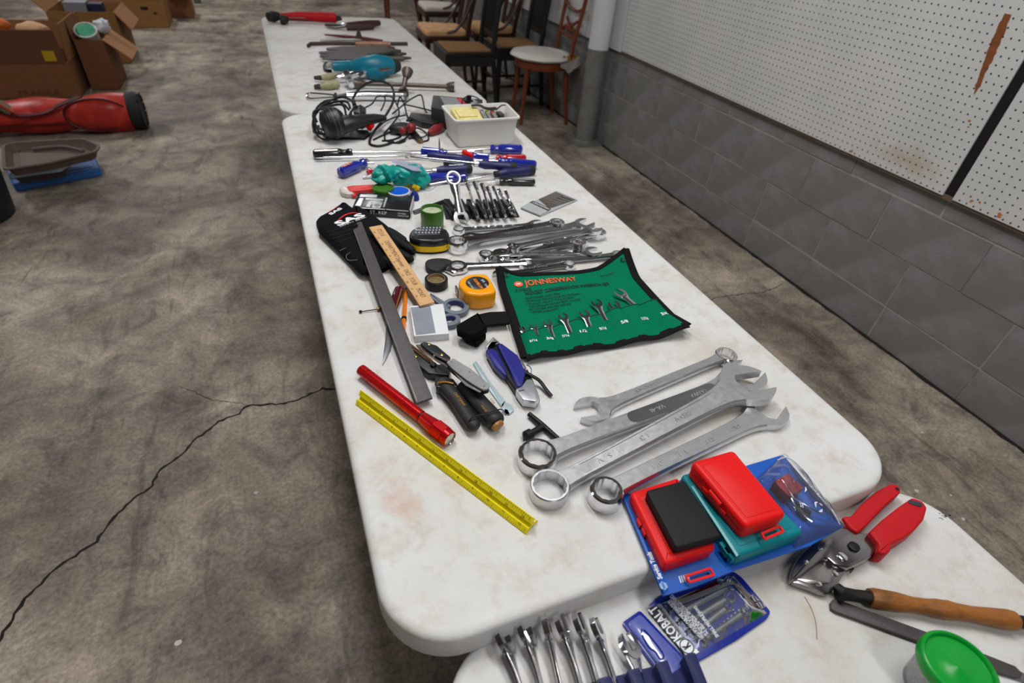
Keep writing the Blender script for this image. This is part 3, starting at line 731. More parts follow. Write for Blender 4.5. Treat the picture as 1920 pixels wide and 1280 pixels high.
# folded up rim along the left side
fl = loc(o, [(1164, 929), (1176, 925), (1252, 1104), (1242, 1118)], CZ); mb = MB(); slab(mb, fl, 0, .005, .001, .001, 2); rim = mb.build('card_rim', M_BLUE, o, smooth=30)
a, b = Vector(loc(o, [(1217, 1036)], CZ+.005)[0]), Vector(loc(o, [(1238, 1084)], CZ+.005)[0])
ang = math.atan2((a-b).y, (a-b).x)
lettering(rim, 'Service Tools', .0085, T(*((a+b)/2), .0052) @ RZ(ang), M_PRINTW, (a-b).length*1.05, bold=.0003)
q = Vector(loc(o, [(1244, 1098)], CZ+.005)[0]); lg = MB(); lg.prism([(.0052*math.cos(i*PI/3), .0052*math.sin(i*PI/3)) for i in range(6)], 0, .0003, T(q.x, q.y, .0051) @ RZ(ang)); lg = lg.build('hexagon_badge', mat('pale_blue_print', (138, 172, 214), 0.5), rim, smooth=0)
lettering(lg, 'NAPA', .004, T(q.x, q.y, .0056) @ RZ(ang), M_BLUE, .0075)
# bar of white print with dark stripes at the front
for i in range(5):
    s = loc(o, [(1272+i*4, 1080-i*1.0), (1274+i*4, 1079.5-i*1.0), (1278+i*4, 1092-i*1.0), (1276+i*4, 1092.5-i*1.0)], CZ); mb = MB(); mb.prism(s, 0, .0003); mb.build('code_bar', M_PRINTW, o, smooth=0)
# clear pouch over the right part
M_FILM = clear_plastic('clear_film', (0.93, 0.95, 0.98, 1), 0.05, 0.95)
FC = [Vector(p+(0,)) for p in loc(o, [(1412, 902), (1470, 850), (1585, 988), (1490, 1028)], CZ)]
def film(a, b):
    p = FC[0].lerp(FC[3], a).lerp(FC[1].lerp(FC[2], a), b); e = min(a, 1-a, b, 1-b)
    z = .001+.026*min(1, e*4.2)**.8+.0022*math.sin(a*17+b*9)*min(1, e*6)+.0016*math.sin(a*5-b*23)*min(1, e*6)
    return Vector((p.x, p.y, z))
MB().sheet(26, 20, film).build('clear_pouch', M_FILM, o, smooth=80, fix=False)
mb = MB(); mb.tube(spline([film(.02, .70)+Vector((0, 0, .001)), film(.10, .82)+Vector((0, 0, .001)), film(.30, .86)+Vector((0, 0, .0015)), film(.62, .84)+Vector((0, 0, .0015)), film(.85, .80)+Vector((0, 0, .001)), film(.97, .88)+Vector((0, 0, .001))], 6), .0011, 6); mb.build('pouch_seam', mat('milky_seam', (214, 216, 220), 0.3), o)
lettering(o, 'SERVICE TOOLS', .006, T(*[c for c in FC[1].lerp(FC[2], .55)][:2], .004) @ T(-.004, -.004, 0) @ RZ(math.atan2((FC[2]-FC[1]).y, (FC[2]-FC[1]).x)), M_PRINTG, .040)
# red block and steel clip packed inside
r = thing('red_block', 'dark red cube inside the clear pouch of the blue pack', 'block', P(1476, 935, CZ)+Vector((0, 0, .0002)))
mb = MB(); slab(mb, loc(r, [(1451, 902), (1477, 886), (1507, 914), (1480, 930)], CZ+.019), 0, .0185, .0008, .0008, 2); mb.build('cube', mat('dull_red_block', (150, 24, 36), 0.55, var=0.12, scale=60), r)
mb = MB(); mb.prism(loc(r, [(1462, 901), (1477, 892), (1494, 910), (1480, 921)], CZ+.019), .0185, .0188); mb.build('face_panel', mat('scuffed_red', (142, 30, 38), 0.6, var=0.2), r, smooth=0)
r = thing('steel_spring_clip', 'bent shiny steel clip inside the clear pouch', 'spring clip', P(1500, 960, CZ)+Vector((0, 0, .0002)))
mb = MB(); mb.tube(spline([pp(r, 1481, 930, CZ+.012), pp(r, 1500, 941, CZ+.013), pp(r, 1525, 955, CZ+.012), pp(r, 1545, 965, CZ+.008)], 6), .0014, 8); mb.build('upper_arm', M_CHROME, r)
mb = MB(); mb.tube(spline([pp(r, 1482, 931, CZ+.012), pp(r, 1492, 950, CZ+.010), pp(r, 1506, 966, CZ+.008), pp(r, 1522, 978, CZ+.006)], 6), .0018, 8); mb.build('lower_arm', M_CHROME, r)
mb = MB(); slab(mb, loc(r, [(1492, 938), (1524, 957), (1516, 972), (1498, 958)], CZ+.008), .002, .007, .001, .001, 2); mb.build('dark_pad', M_BLACK, r)

def plastic_case(name, label, px, top, base, material, r=.006, fil=.005, panel=True, group='hinged plastic cases'):
    """hinged case: pixel corners of the top face"""
    c = P(sum(p[0] for p in px)/4, sum(p[1] for p in px)/4, base)
    t = thing(name, label, 'case', c, group=group); h = top-base
    po = loc(t, px, top); A = sum(po[i][0]*po[(i+1) % 4][1]-po[(i+1) % 4][0]*po[i][1] for i in range(4))
    if A < 0: po = po[::-1]
    mb = MB(); slab(mb, inset(po, .0006), .0, h*.47, r, fil*.35, 3); mb.build('base', material, t, smooth=45)
    mb = MB(); slab(mb, po, h*.50, h, r, fil, 4, lofil=.0004); lid = mb.build('lid', material, t, smooth=45)
    if panel:
        mb = MB(); slab(mb, inset(po, .010), h-.0006, h+.0007, .003, .0006, 2); mb.build('raised_panel', material, lid, smooth=30)
    return t, po, h
# red case under the black one
ct, po, h = plastic_case('red_case', 'red hinged case lying under the flat black case', [(1181, 922), (1272, 893), (1344, 1026), (1246, 1058)], CZ+.022, CZ+.0004, M_RED)
def hang_loop(t, px, z, material, hole=None):
    mb = MB(); out = loc(t, px, z); zz = z-t.matrix_basis.translation.z
    n = len(out); inn = loc(t, hole, z) if hole else inset(roundpoly(out, .003), .003)
    # frame built as a closed strip round the hole
    op = roundpoly(out, .0025, 3); k = len(op); ip = []
    cx = sum(p[0] for p in inn)/len(inn); cy = sum(p[1] for p in inn)/len(inn)
    ip = inset(op if sum(op[i][0]*op[(i+1) % k][1]-op[(i+1) % k][0]*op[i][1] for i in range(k)) > 0 else op, .0026)
    vo = [mb.bm.verts.new((x, y, zz)) for x, y in op]; vi = [mb.bm.verts.new((x, y, zz)) for x, y in ip]
    wo = [mb.bm.verts.new((x, y, zz-.0022)) for x, y in op]; wi = [mb.bm.verts.new((x, y, zz-.0022)) for x, y in ip]
    for i in range(k):
        j = (i+1) % k
        for f in ((vo[i], vo[j], vi[j], vi[i]), (wo[i], wi[i], wi[j], wo[j]), (vo[i], wo[i], wo[j], vo[j]), (vi[i], vi[j], wi[j], wi[i])): mb.bm.faces.new(f)
    return mb.build('hanging_loop', material, t, smooth=30)
hang_loop(ct, [(1283, 1078), (1332, 1062), (1342, 1078), (1292, 1093)], CZ+.008, M_RED)
def hinge_tabs(t, pts, z, material, s=(.010, .004, .006)):
    for (u, v) in pts:
        q = pp(t, u, v, z); mb = MB(); mb.cbox((q.x, q.y, q.z), s, Matrix.Rotation(t.get('hz', 0), 3, 'Z')); mb.bevel(.0008, 1); mb.build('hinge_tab', material, t)
def edge_rot(t, p, q, z):
    a, b = loc(t, [p, q], z); t['hz'] = math.atan2(b[1]-a[1], b[0]-a[0])
edge_rot(ct, (1181, 922), (1246, 1058), CZ+.022); hinge_tabs(ct, [(1199, 980), (1208, 997), (1220, 1016), (1226, 1027)], CZ+.010, M_RED)
del ct['hz']
# teal case
ct, po, h = plastic_case('teal_case', 'teal hinged case lying under the smaller red case', [(1276, 889), (1376, 862), (1510, 996), (1384, 1043)], CZ+.024, CZ+.0004, M_TEAL, r=.008)
mb = MB(); e = loc(ct, [(1300, 910), (1385, 1040), (1381, 1043), (1296, 912)], CZ+.0245); mb.prism(e, h, h+.0004); mb.build('lid_edge_ridge', mat('worn_teal', (130, 190, 192), 0.5), ct, smooth=0)
edge_rot(ct, (1276, 889), (1384, 1043), CZ+.024); hinge_tabs(ct, [(1357, 1030), (1366, 1040)], CZ+.012, M_TEAL, (.016, .005, .009)); del ct['hz']
# black case on top of the red one
ct, po, h = plastic_case('flat_black_case', 'flat matt black case on top of the lower red case', [(1211, 919), (1284, 899), (1354, 1004), (1268, 1027)], CZ+.0385, CZ+.0235, mat('matt_black_case', (24, 25, 28), 0.55, spec=0.25, var=0.05, scale=200, bump=0.06), r=.005, fil=.0025, panel=False)
# red case on top of the teal one
ct, po, h = plastic_case('red_case', 'red hinged case with hanging loop on top of teal case', [(1296, 864), (1376, 841), (1478, 963), (1399, 988)], CZ+.052, CZ+.0262, M_RED, r=.008, fil=.006)
hang_loop(ct, [(1426, 998), (1462, 983), (1472, 996), (1434, 1012)], CZ+.036, M_RED)
edge_rot(ct, (1296, 864), (1399, 988), CZ+.05); hinge_tabs(ct, [(1324, 920), (1355, 957)], CZ+.036, M_RED, (.012, .005, .005))
q = pp(ct, 1342, 933, CZ+.041); mb = MB(); mb.tube([(q.x-.011*math.cos(ct['hz']), q.y-.011*math.sin(ct['hz']), q.z), (q.x+.011*math.cos(ct['hz']), q.y+.011*math.sin(ct['hz']), q.z)], .0045, 12); mb.build('hinge_barrel', M_RED, ct); del ct['hz']

# ================================================================== deep blue blister pack on the near table
KZ = NZ+.012
o, KL = between('wrench_blister_pack', 'deep blue blister pack of small wrenches with white lettering', 'blister pack', (1244, 1202), (1408, 1098), KZ)
o.location.z = NZ+.0004; KH = KZ-NZ
def K(u, v, z=KZ): return loc(o, [(u, v)], z)[0]
body = loc(o, [(1215, 1135), (1238, 1116), (1306, 1092), (1376, 1070), (1392, 1082), (1446, 1146), (1438, 1160), (1380, 1200), (1302, 1244)], NZ+.004)
mb = MB(); slab(mb, body, 0, .003, .004, .0006, 2); mb.build('backing_card', M_DBLUE, o, smooth=30)
hang = loc(o, [(1166, 1167), (1200, 1143), (1292, 1240), (1290, 1254), (1256, 1280), (1246, 1278)], NZ+.004)
mb = MB(); slab(mb, hang, 0, .0035, .004, .0008, 2); hb = mb.build('hang_tab', M_DBLUE, o, smooth=30)
mb = MB(); slab(mb, inset(hang, .004) if sum(hang[i][0]*hang[(i+1) % 6][1]-hang[(i+1) % 6][0]*hang[i][1] for i in range(6)) > 0 else inset(hang[::-1], .004), .0035, .0062, .004, .002, 3); mb.build('moulded_pad', mat('glossy_blue_film', (92, 102, 176), 0.14, var=0.05, coat=1.0), hb)
# hook slot on the hang tab
sl = [K(1202, 1186, NZ+.006), K(1210, 1184, NZ+.006), K(1243, 1226, NZ+.006), K(1238, 1236, NZ+.006), K(1228, 1222, NZ+.006), K(1215, 1212, NZ+.006)]
mb = MB(); mb.tube(spline([(x, y, .0066) for x, y in sl], 4, True), .0010, 6); mb.build('hook_slot', M_DBLUE, hb)
# dark header bar with the brand and the grey square
def kprism(name, px, z0, z1, m, parent=o):
    mb = MB(); mb.prism(loc(o, px, NZ+z1), z0, z1); return mb.build(name, m, parent, smooth=0)
hd = kprism('header_bar', [(1214, 1141), (1230, 1134), (1304, 1218), (1290, 1233)], .003, .0045, mat('charcoal_print', (44, 46, 56), 0.4))
def ktext(body_, u0, v0, u1, v1, size, m, z, width=True, parent=o, bold=0.0):
    a = Vector(K(u0, v0, NZ+z)); b = Vector(K(u1, v1, NZ+z)); c = (a+b)/2; d = b-a
    return lettering(parent, body_, size, T(c.x, c.y, z) @ RZ(math.atan2(d.y, d.x)), m, d.length if width else None, bold=bold)
ktext('KOBALT', 1272, 1198, 1222, 1138, .0165, M_PRINTW, .0049, parent=hd, bold=.0004)
bg = kprism('grey_badge', [(1267, 1204), (1283, 1196), (1311, 1222), (1290, 1234)], .0045, .0052, M_PRINTW)
c = K(1288, 1211, NZ+.006); mb = MB(); mb.ring(.0072, .0084, 0, .0003, 28, M=T(c[0], c[1], .0053)); mb.build('badge_ring', M_PRINTK, bg)
ktext('K', 1291, 1215, 1285, 1207, .013, M_PRINTK, .0055, parent=bg, bold=.0006)
st = kprism('grey_strip', [(1231, 1133), (1238, 1131), (1284, 1190), (1277, 1197)], .003, .0050, M_PRINTG)
ktext('7 PIECE MINI WRENCH SET', 1276, 1188, 1236, 1138, .0045, M_PRINTK, .0053, parent=st)
# info line strips and little bars
for i, (a, b) in enumerate((((1254, 1126), (1318, 1196)), ((1262, 1124), (1326, 1190)), ((1258, 1116), (1322, 1182)))):
    ktext(('HIGH POLISH CHROME VANADIUM', 'SLIM PROFILE BOX END JAW', 'PULIDO CROMO VANADIO FINO')[i], b[0], b[1], a[0], a[1], .0082, mat('light_grey_print', (200, 204, 212), 0.5), .0138, bold=.0003)
ktext('SMALL PROFILE JAWS', 1346, 1194, 1302, 1136, .0060, MATS['light_grey_print'], .0138, bold=.0003)
for i in range(9):
    t = i/8; u, v = 1348+t*54, 1186-t*44
    kprism('size_bar', [(u-6, v-10), (u-2.5, v-12), (u+2.5, v-1), (u-1, v+1)], .003, .0048, M_PRINTG)
cl = kprism('wave_print', [(1394, 1122), (1412, 1114), (1436, 1136), (1418, 1148)], .003, .0052, M_PRINTG)
for i in range(4):
    mb = MB(); mb.tube(spline([K(1398+i*5, 1121-i*1.8, NZ+.006)+(.0055,), K(1404+i*5, 1131-i*1.8, NZ+.006)+(.0055,), K(1411+i*5, 1133-i*1.8, NZ+.006)+(.0055,), K(1420+i*4, 1145-i*2.4, NZ+.006)+(.0055,)], 5), .0006, 5); mb.build('wave_line', M_PRINTK, cl)
# wrenches under the blister
for i, (a, b, R, lb) in enumerate((((1256, 1135), (1352, 1090), .0052, 'red tinted wrench at the far side of the blister pack'), ((1270, 1150), (1370, 1094), .0090, 'widest wrench inside the blister pack'), ((1286, 1168), (1368, 1118), .0078, 'second wrench inside the blister pack'), ((1300, 1186), (1366, 1136), .0066, 'third wrench inside the blister pack'), ((1318, 1200), (1396, 1146), .0058, 'wrench nearest the size bars in the blister pack'))):
    w, L = between('mini_wrench', lb, 'wrench', a, b, NZ+.006, group='wrenches in the deep blue blister pack')
    w.location.z = NZ+.0052
    mm = M_DULLSTEEL if i else mat('dark_red_steel', (96, 24, 30), 0.3, 0.7)
    mb = MB(); mb.tube([(0, 0, 0), (L*.5, 0, .0002), (L-R, 0, 0)], [R*.62, R*.55, R*.7], 10, flat=.45); mb.build('shaft', mm, w)
    mb = MB(); mb.ring(R*.58, R, -.0018, .0030, 24, M=T(L, 0, 0)); mb.build('box_end', M_CHROME, w)
    mb = MB(); mb.prism(jaw_outline(R, R, n=12), -.0015, .0022, T(0, 0, 0) @ RZ(PI+.25)); mb.bevel(.0005, 1, 30); mb.build('open_end', M_CHROME, w)
BC = [Vector(p+(0,)) for p in loc(o, [(1240, 1128), (1378, 1076), (1440, 1146), (1304, 1226)], NZ+.008)]
def blister(a, b):
    p = BC[0].lerp(BC[1], a).lerp(BC[3].lerp(BC[2], a), b); e = min(a*1.3, (1-a)*1.3, b, 1-b)
    return Vector((p.x, p.y, .0032+.0090*min(1, e*5)**1.0+.0006*math.sin(a*9)*min(1, e*5)))
MB().sheet(30, 22, blister).build('blister_shell', M_CLEAR, o, smooth=80, fix=False)

# ================================================================== red handled metal snips
SZ = NZ+.016
o = thing('metal_snips', 'metal snips with thick red handles and polished head', 'snips', P(1600, 1020, NZ)+Vector((0, 0, .0004)))
def S(px, z): return loc(o, px, z)
M_POL = mat('polished_dark_steel', (150, 148, 148), 0.2, 1.0, var=0.06, scale=30, rvar=0.08)
mb = MB(); slab(mb, S(smooth2([(1485, 1084), (1491, 1055), (1512, 1029), (1540, 1008), (1578, 988), (1612, 997), (1634, 1000), (1646, 1022), (1634, 1042), (1604, 1058), (1590, 1062), (1566, 1056), (1548, 1044), (1520, 1062), (1496, 1082)], 3), SZ+.004), .006, .0185, 0, .002, 2); up = mb.build('upper_jaw', M_POL, o)
mb = MB(); slab(mb, S(smooth2([(1484, 1088), (1500, 1074), (1548, 1045), (1572, 1055), (1590, 1062), (1580, 1080), (1566, 1102), (1549, 1112), (1518, 1101)], 3), SZ-.004), .0015, .0105, 0, .0015, 2); mb.build('lower_jaw', M_POL, o)
mb = MB(); slab(mb, S([(1492, 1084), (1546, 1049), (1566, 1056), (1556, 1092), (1520, 1094)], SZ-.003), .0105, .0118, .002, .0005, 2); mb.build('blade_insert', mat('brushed_blade', (168, 164, 162), 0.25, 1.0, var=0.05, stretch=(1, 30, 1)), o)
mb = MB(); slab(mb, S([(1578, 970), (1596, 968), (1615, 945), (1640, 923), (1670, 907), (1686, 912), (1688, 924), (1665, 943), (1640, 968), (1622, 988), (1608, 1000), (1594, 992)], SZ+.004), .004, .022, .004, .0028, 3); h1 = mb.build('upper_handle', M_REDDARK, o)
q = S([(1682, 917)], SZ+.006)[0]; mb = MB(); mb.zlathe([(.0028, .0218), (.0028, .0225)], 14, (q[0], q[1], 0)); mb.build('lanyard_hole', M_BLACK, h1)
mb = MB(); slab(mb, S([(1628, 999), (1652, 976), (1684, 951), (1709, 934), (1728, 941), (1737, 953), (1731, 975), (1712, 997), (1690, 1012), (1669, 1022), (1669, 1034), (1658, 1041), (1644, 1036), (1646, 1022)], SZ+.008), .003, .027, .004, .0034, 3); h2 = mb.build('lower_handle', M_REDDARK, o)
mb = MB(); slab(mb, S([(1706, 936), (1727, 941), (1731, 946), (1727, 950), (1704, 942)], SZ+.013), .0265, .0282, .0015, .0008, 2); mb.build('end_cap', mat('dark_blue_cap', (40, 48, 60), 0.5), h2)
q = S([(1580, 1043)], SZ+.004)[0]; mb = MB(); mb.zlathe([(.0062, .0185), (.0062, .0198), (.0045, .0206), (.0, .0208)], 20, (q[0], q[1], 0)); mb.build('pivot_nut', M_CHROME, o)
q = S([(1601, 1025)], SZ+.004)[0]; mb = MB(); mb.zlathe([(.0072, .0185), (.0072, .0215), (.0045, .0222), (.0, .0222)], 16, (q[0], q[1], 0)); mb.build('lock_button', M_BLACK, o)
for u, v in ((1538, 1027), (1511, 1053), (1572, 1070), (1541, 1089)):
    q = S([(u, v)], SZ+.003)[0]; mb = MB(); top = .0186 if v < 1060 else .0108; mb.zlathe([(.0034, top), (.0030, top+.0010), (.0, top+.0012)], 14, (q[0], q[1], 0)); mb.build('rivet', M_CHROME, o)
mb = MB(); mb.tube(spline([S([(1592, 1064)], SZ)[0]+(.008,), S([(1604, 1060)], SZ)[0]+(.009,), S([(1600, 1066)], SZ)[0]+(.006,)], 5), .0012, 6); mb.build('latch_wire', M_BLACK, o)

# ================================================================== wood handled burnisher, flat file, green lidded cup
o, L = between('wood_handled_tool', 'turned wooden handle tool with black metal ends at right', 'hand tool', (1570, 1112), (1960, 1174), NZ+.012)
o.location.z = NZ+.0135
M_OAK = mat('worn_orange_wood', (150, 92, 34), 0.45, var=0.18, scale=30, stretch=(2, 14, 14), dirt=(70, 40, 18), dscale=30, damt=0.7)
k = L/.262
mb = MB(); mb.lathe([(.0105*k, 0), (.0118*k, .002), (.0085*k, .008), (.0078*k, .020), (.0088*k, .042)], 20); mb.build('ferrule', mat('black_iron', (34, 34, 33), 0.5, 0.5, var=0.1), o)
mb = MB(); mb.lathe([(.0116*k, .040*k), (.0130*k, .046*k), (.0125*k, .075*k), (.0098*k, .095*k), (.0102*k, .115*k), (.0120*k, .125*k), (.0118*k, .133*k), (.0124*k, .140*k), (.0108*k, .150*k), (.0098*k, .170*k), (.0115*k, .195*k), (.0128*k, .215*k), (.0120*k, .222*k), (.0086*k, .226*k)], 24); mb.build('wooden_handle', M_OAK, o)
mb = MB(); mb.lathe([(.0082*k, .224*k), (.0080*k, .240*k), (.0075*k, .262*k)], 18); mb.build('tail_rod', MATS['black_iron'], o)
o = thing('flat_file', 'long flat dark steel file with pointed tang beside wooden handle', 'file', P(1700, 1190, NZ)+Vector((0, 0, .0004)))
mb = MB(); slab(mb, loc(o, [(1558, 1128), (1563, 1122), (1574, 1124), (1760, 1192), (1866, 1233), (1904, 1248), (1918, 1262), (1914, 1272), (1880, 1262), (1740, 1208), (1568, 1146), (1559, 1140)], NZ+.006), 0, .0055, 0, .0008, 2); mb.build('blade', M_BLADE, o)
mb = MB(); slab(mb, loc(o, [(1900, 1250), (1960, 1282), (1958, 1290), (1894, 1266)], NZ+.005), .0008, .0042, 0, .0008, 2); mb.build('tang', M_DULLSTEEL, o)
o = thing('lidded_cup', 'clear plastic cup with bright green snap lid at bottom right', 'cup', P(1800, 1298, NZ)+Vector((0, 0, .0004)))
LZ = .060
c = pp(o, 1800, 1248, NZ+LZ)
o.location += Vector((c.x, c.y, 0))
M_GLID = mat('green_lid_plastic', (0, 150, 46), 0.28, var=0.02)
R = .0365
MB().zlathe([(R*.70, .0), (R*.74, .001), (R*.90, .050), (R*.93, .054)], 48, cap=True).build('cup_wall', M_CUP, o)
mb = MB(); mb.zlathe([(R*.93, .046), (R, .047), (R*1.02, .050), (R*1.02, .058), (R*.99, .0605), (R*.93, .0612), (R*.89, .060), (R*.87, .0565), (R*.40, .0560), (R*.36, .0568), (R*.10, .0568), (R*.06, .0576), (0, .0576)], 56); mb.build('snap_lid', M_GLID, o, smooth=50)
mb = MB(); mb.zlathe([(R*.66, .002), (R*.80, .040), (R*.78, .041), (0.001, .041)], 36); mb.build('contents', mat('grey_hardware', (196, 196, 196), 0.5, 0.3, var=0.3, scale=200, bump=0.6, bscale=300), o)
lettering(o, 'DELI', .008, T(R*.80*math.cos(-2.35), R*.80*math.sin(-2.35), .03) @ RZ(-2.35+PI/2) @ RX(PI/2-.12), mat('blue_print', (70, 80, 130), 0.5), .016)

# ================================================================== ratcheting wrenches standing in a blue rack
o, L = between('wrench_rack', 'blue plastic rack at the bottom holding seven chrome wrenches', 'rack', (1040, 1318), (1250, 1262), NZ+.02)
o.location.z = NZ+.0004
nslot = 8
for i in range(nslot):
    x = -.075+i*.0335
    mb = MB(); slab(mb, rrect(x-.0075, x+.0075, -.050, .012, .002), 0, .022-.008*(1-i/7), 0, .002, 2)
    for v in mb.bm.verts:
        if v.co.z > .008: v.co.z += (v.co.y)*0.15
    mb.build('divider', M_NAVY, o, smooth=30)
mb = MB(); slab(mb, rrect(-.086, .172, -.052, .014, .003), 0, .006, 0, .001, 2); mb.build('rack_base', M_NAVY, o)
RW = [((947, 1198), (974, 1282), .0135, 'chrome wrench standing farthest left in the blue rack'), ((988, 1184), (1014, 1282), .0135, 'second chrome wrench from left in the blue rack'), ((1027, 1178), (1050, 1282), .0125, 'third chrome wrench from left, edge on, in blue rack'),
 ((1057, 1176), (1088, 1282), .0118, 'fourth chrome wrench from left in the blue rack'), ((1090, 1174), (1118, 1272), .0110, 'fifth chrome wrench from left in the blue rack'), ((1122, 1182), (1150, 1266), .0100, 'sixth chrome wrench from left in the blue rack'), ((1182, 1212), (1203, 1282), .0105, 'chrome wrench with open jaw tilted upward in the blue rack')]
for i, (a, b, R, lb) in enumerate(RW):
    z0, z1 = (NZ+.014, NZ+.010)
    w, L = between('rack_wrench', lb, 'wrench', b, a, NZ+.014, group='wrenches in the blue rack')
    w.location.z = NZ+.0135
    e = RX(.98) if i not in (2, 6) else RX(1.25 if i == 2 else .55); R *= 1.28
    ext = .045
    mb = MB(); rings = []
    for j in range(11):
        f = j/10; x = -ext+(L+ext-R*.7)*f; hw = .0048+R*.42*max(0, f-.70)/.30; ht = .0022
        rings.append([e @ Vector(p) for p in ((x, -hw, -ht*.5), (x, -hw*.7, -ht), (x, hw*.7, -ht), (x, hw, -ht*.5), (x, hw, ht*.5), (x, hw*.7, ht), (x, -hw*.7, ht), (x, -hw, ht*.5))])
    mb.loft(rings); mb.build('shaft', M_CHROME, w)
    mb = MB(); mb.prism(jaw_outline(R, R*1.05, n=18), -.0033, .0033, e @ T(L, 0, 0) @ RZ(math.radians(15))); mb.bevel(.0012, 2, 30); mb.build('open_end', M_CHROME, w)
# ================================================================== left half of the middle table
def at(name, label, cat, u, v, group=None, z=TZ):
    return thing(name, label, cat, P(u, v, z)+Vector((0, 0, .0004)), group=group)
def pslab(o, name, px, h1, h0, m, r=.001, fil=.001, seg=3, base=TZ, parent=None, smooth=40):
    """part with pixel outline on the plane base+h1, reaching down to base+h0"""
    dz = base-o.matrix_basis.translation.z
    mb = MB(); slab(mb, loc(o, px, base+h1), h0+dz, h1+dz, r, fil, seg); return mb.build(name, m, parent or o, smooth=smooth)
def ptext(o, body, p0, p1, h, size, m, parent=None, base=TZ, bold=0.0, fit=True, name='lettering', depth=.0002):
    z = base+h; a = Vector(loc(o, [p0], z)[0]); b = Vector(loc(o, [p1], z)[0]); c = (a+b)/2; d = b-a
    return lettering(parent or o, body, size, T(c.x, c.y, z-o.matrix_basis.translation.z) @ RZ(math.atan2(d.y, d.x)), m, d.length if fit else None, bold=bold, name=name, depth=depth)

# yellow triangular scale ruler
o, L = between('triangular_ruler', 'yellow triangular scale ruler at the front left of the table', 'ruler', (666, 759), (985, 1003))
s = .0265; hgt = s*.866
def tri():
    V = [Vector((0, 0)), Vector((s, 0)), Vector((s/2, hgt))]; out = []
    for i in range(3):
        a, b = V[i], V[(i+1) % 3]; d = (b-a).normalized(); n = Vector((-d.y, d.x))
        for f, g in ((.035, 0), (.36, 0), (.43, .0042), (.57, .0042), (.64, 0), (.965, 0)): q = a+(b-a)*f+n*g; out.append((q.x, q.y))
    return out
mb = MB(); cs = tri(); mb.loft([[(x, y, z+.0003) for y, z in cs] for x in (0, L)]); mb.build('body', mat('yellow_ruler', (240, 222, 16), 0.45, spec=0.3, var=0.05, scale=20), o, smooth=20)
A_, C_ = Vector((0, 0, .0003)), Vector((0, s/2, hgt+.0003))
mb = MB(); d = (C_-A_).normalized(); nrm = Vector((0, -d.z, d.y))
def fr(x, f, g=.00012): return Vector((x, 0, 0))+A_+(C_-A_)*f+nrm*g
n = 0
for i in range(12*8+1):
    x = .004+i*(L-.008)/96; lg = .20 if i % 8 == 0 else (.13 if i % 4 == 0 else .09)
    for f0, f1 in ((.05, .05+lg), (.95-lg*1.1, .95)):
        w = .00022; mb.bm.faces.new([mb.bm.verts.new(p) for p in (fr(x-w, f0), fr(x+w, f0), fr(x+w, f1), fr(x-w, f1))])
mk = mb.build('scale_marks', M_PRINTK, o, smooth=0, fix=False); mk['kind'] = 'stuff'
rot = Matrix((Vector((1, 0, 0)), d, nrm)).transposed().to_4x4()
for i in range(1, 13):
    for f in (.29, .70):
        M = rot.copy(); M.translation = fr(.004+i*(L-.008)/12.2-.004, f, .0001); lettering(mk, str(i if f < .5 else 2*i), .0052, M, M_PRINTK, depth=.00004, name='numeral')

# red aluminium flashlight
o, L = between('flashlight', 'red aluminium pocket flashlight lying beside the yellow ruler', 'flashlight', (677, 693), (846, 825), TZ+.0125)
o.location.z = TZ+.0128
M_ANOD = mat('red_anodised', (196, 18, 26), 0.26, 0.55, var=0.04, scale=30)
k = L/.217
pr = [(.0085, 0), (.0096, .001), (.0096, .018), (.0088, .0185), (.0088, .021), (.0096, .0215), (.0096, .027), (.0088, .0275), (.0088, .030), (.0096, .0305), (.0096, .112), (.0091, .1125), (.0091, .1145), (.0096, .115), (.0096, .130), (.0090, .1305), (.0090, .1330), (.0096, .1335), (.0096, .150), (.0085, .151)]
mb = MB(); mb.lathe([(r*k, x*k) for r, x in pr], 32); mb.build('barrel', M_ANOD, o, smooth=30)
mb = MB(); mb.lathe([(.0088*k, .1505*k), (.0088*k, .1535*k)], 28); mb.build('ring_seal', M_BLACK, o)
mb = MB(); mb.lathe([(.0094*k, .1535*k), (.0100*k, .1560*k), (.0122*k, .178*k), (.0128*k, .182*k), (.0128*k, .206*k), (.0124*k, .2140*k), (.0108*k, .2150*k), (.0104*k, .2110*k), (.0090*k, .2100*k), (.004*k, .204*k), (0, .204*k)], 12 if False else 32); hd = mb.build('head', M_ANOD, o, smooth=30)
mb = MB(); mb.lathe([(.0106*k, .2120*k), (.0106*k, .2128*k), (0, .2130*k)], 28); mb.build('lens', mat('lens_glass', (206, 208, 196), 0.06, 0.6, var=0.1, scale=300), hd)
mb = MB(); mb.lathe([(.0113*k, .2142*k), (.0105*k, .2152*k), (.0100*k, .2135*k)], 28, cap=False); mb.build('bezel', M_CHROME, hd)
for i in range(6):
    a = i*PI/3; mb = MB(); mb.box(.184*k, .204*k, -.0062*k, .0062*k, .0105*k, .0134*k, RX(a)); mb.bevel(.0006*k, 1); mb.build('head_facet', M_ANOD, hd)

# long dark steel bar leaning on the gloves
def leaning(name, label, cat, p1, h1, p2, h2, group=None):
    o, L = between(name, label, cat, p1, p2, TZ+h1, z2=TZ+h2, group=group); return o, L
o, L = leaning('steel_file_bar', 'long dark steel bar with hooked end lying across the gloves', 'steel bar', (668, 418), .0335, (795, 750), .013)
mb = MB(); w = .0115
slab(mb, [(0, w), (.012, w*1.02), (L, w*1.15), (L+.004, -w*1.15), (.030, -w), (.024, -.002), (.014, .002), (.006, -.001), (0, .003)], -.0022, .0022, 0, .0005, 2); mb.build('bar', M_BLADE, o, smooth=25)
mb = MB(); mb.box(.034, L, -w*1.02, -w*.92, .0021, .0024); mb.build('bright_edge', M_DULLSTEEL, o, smooth=0)

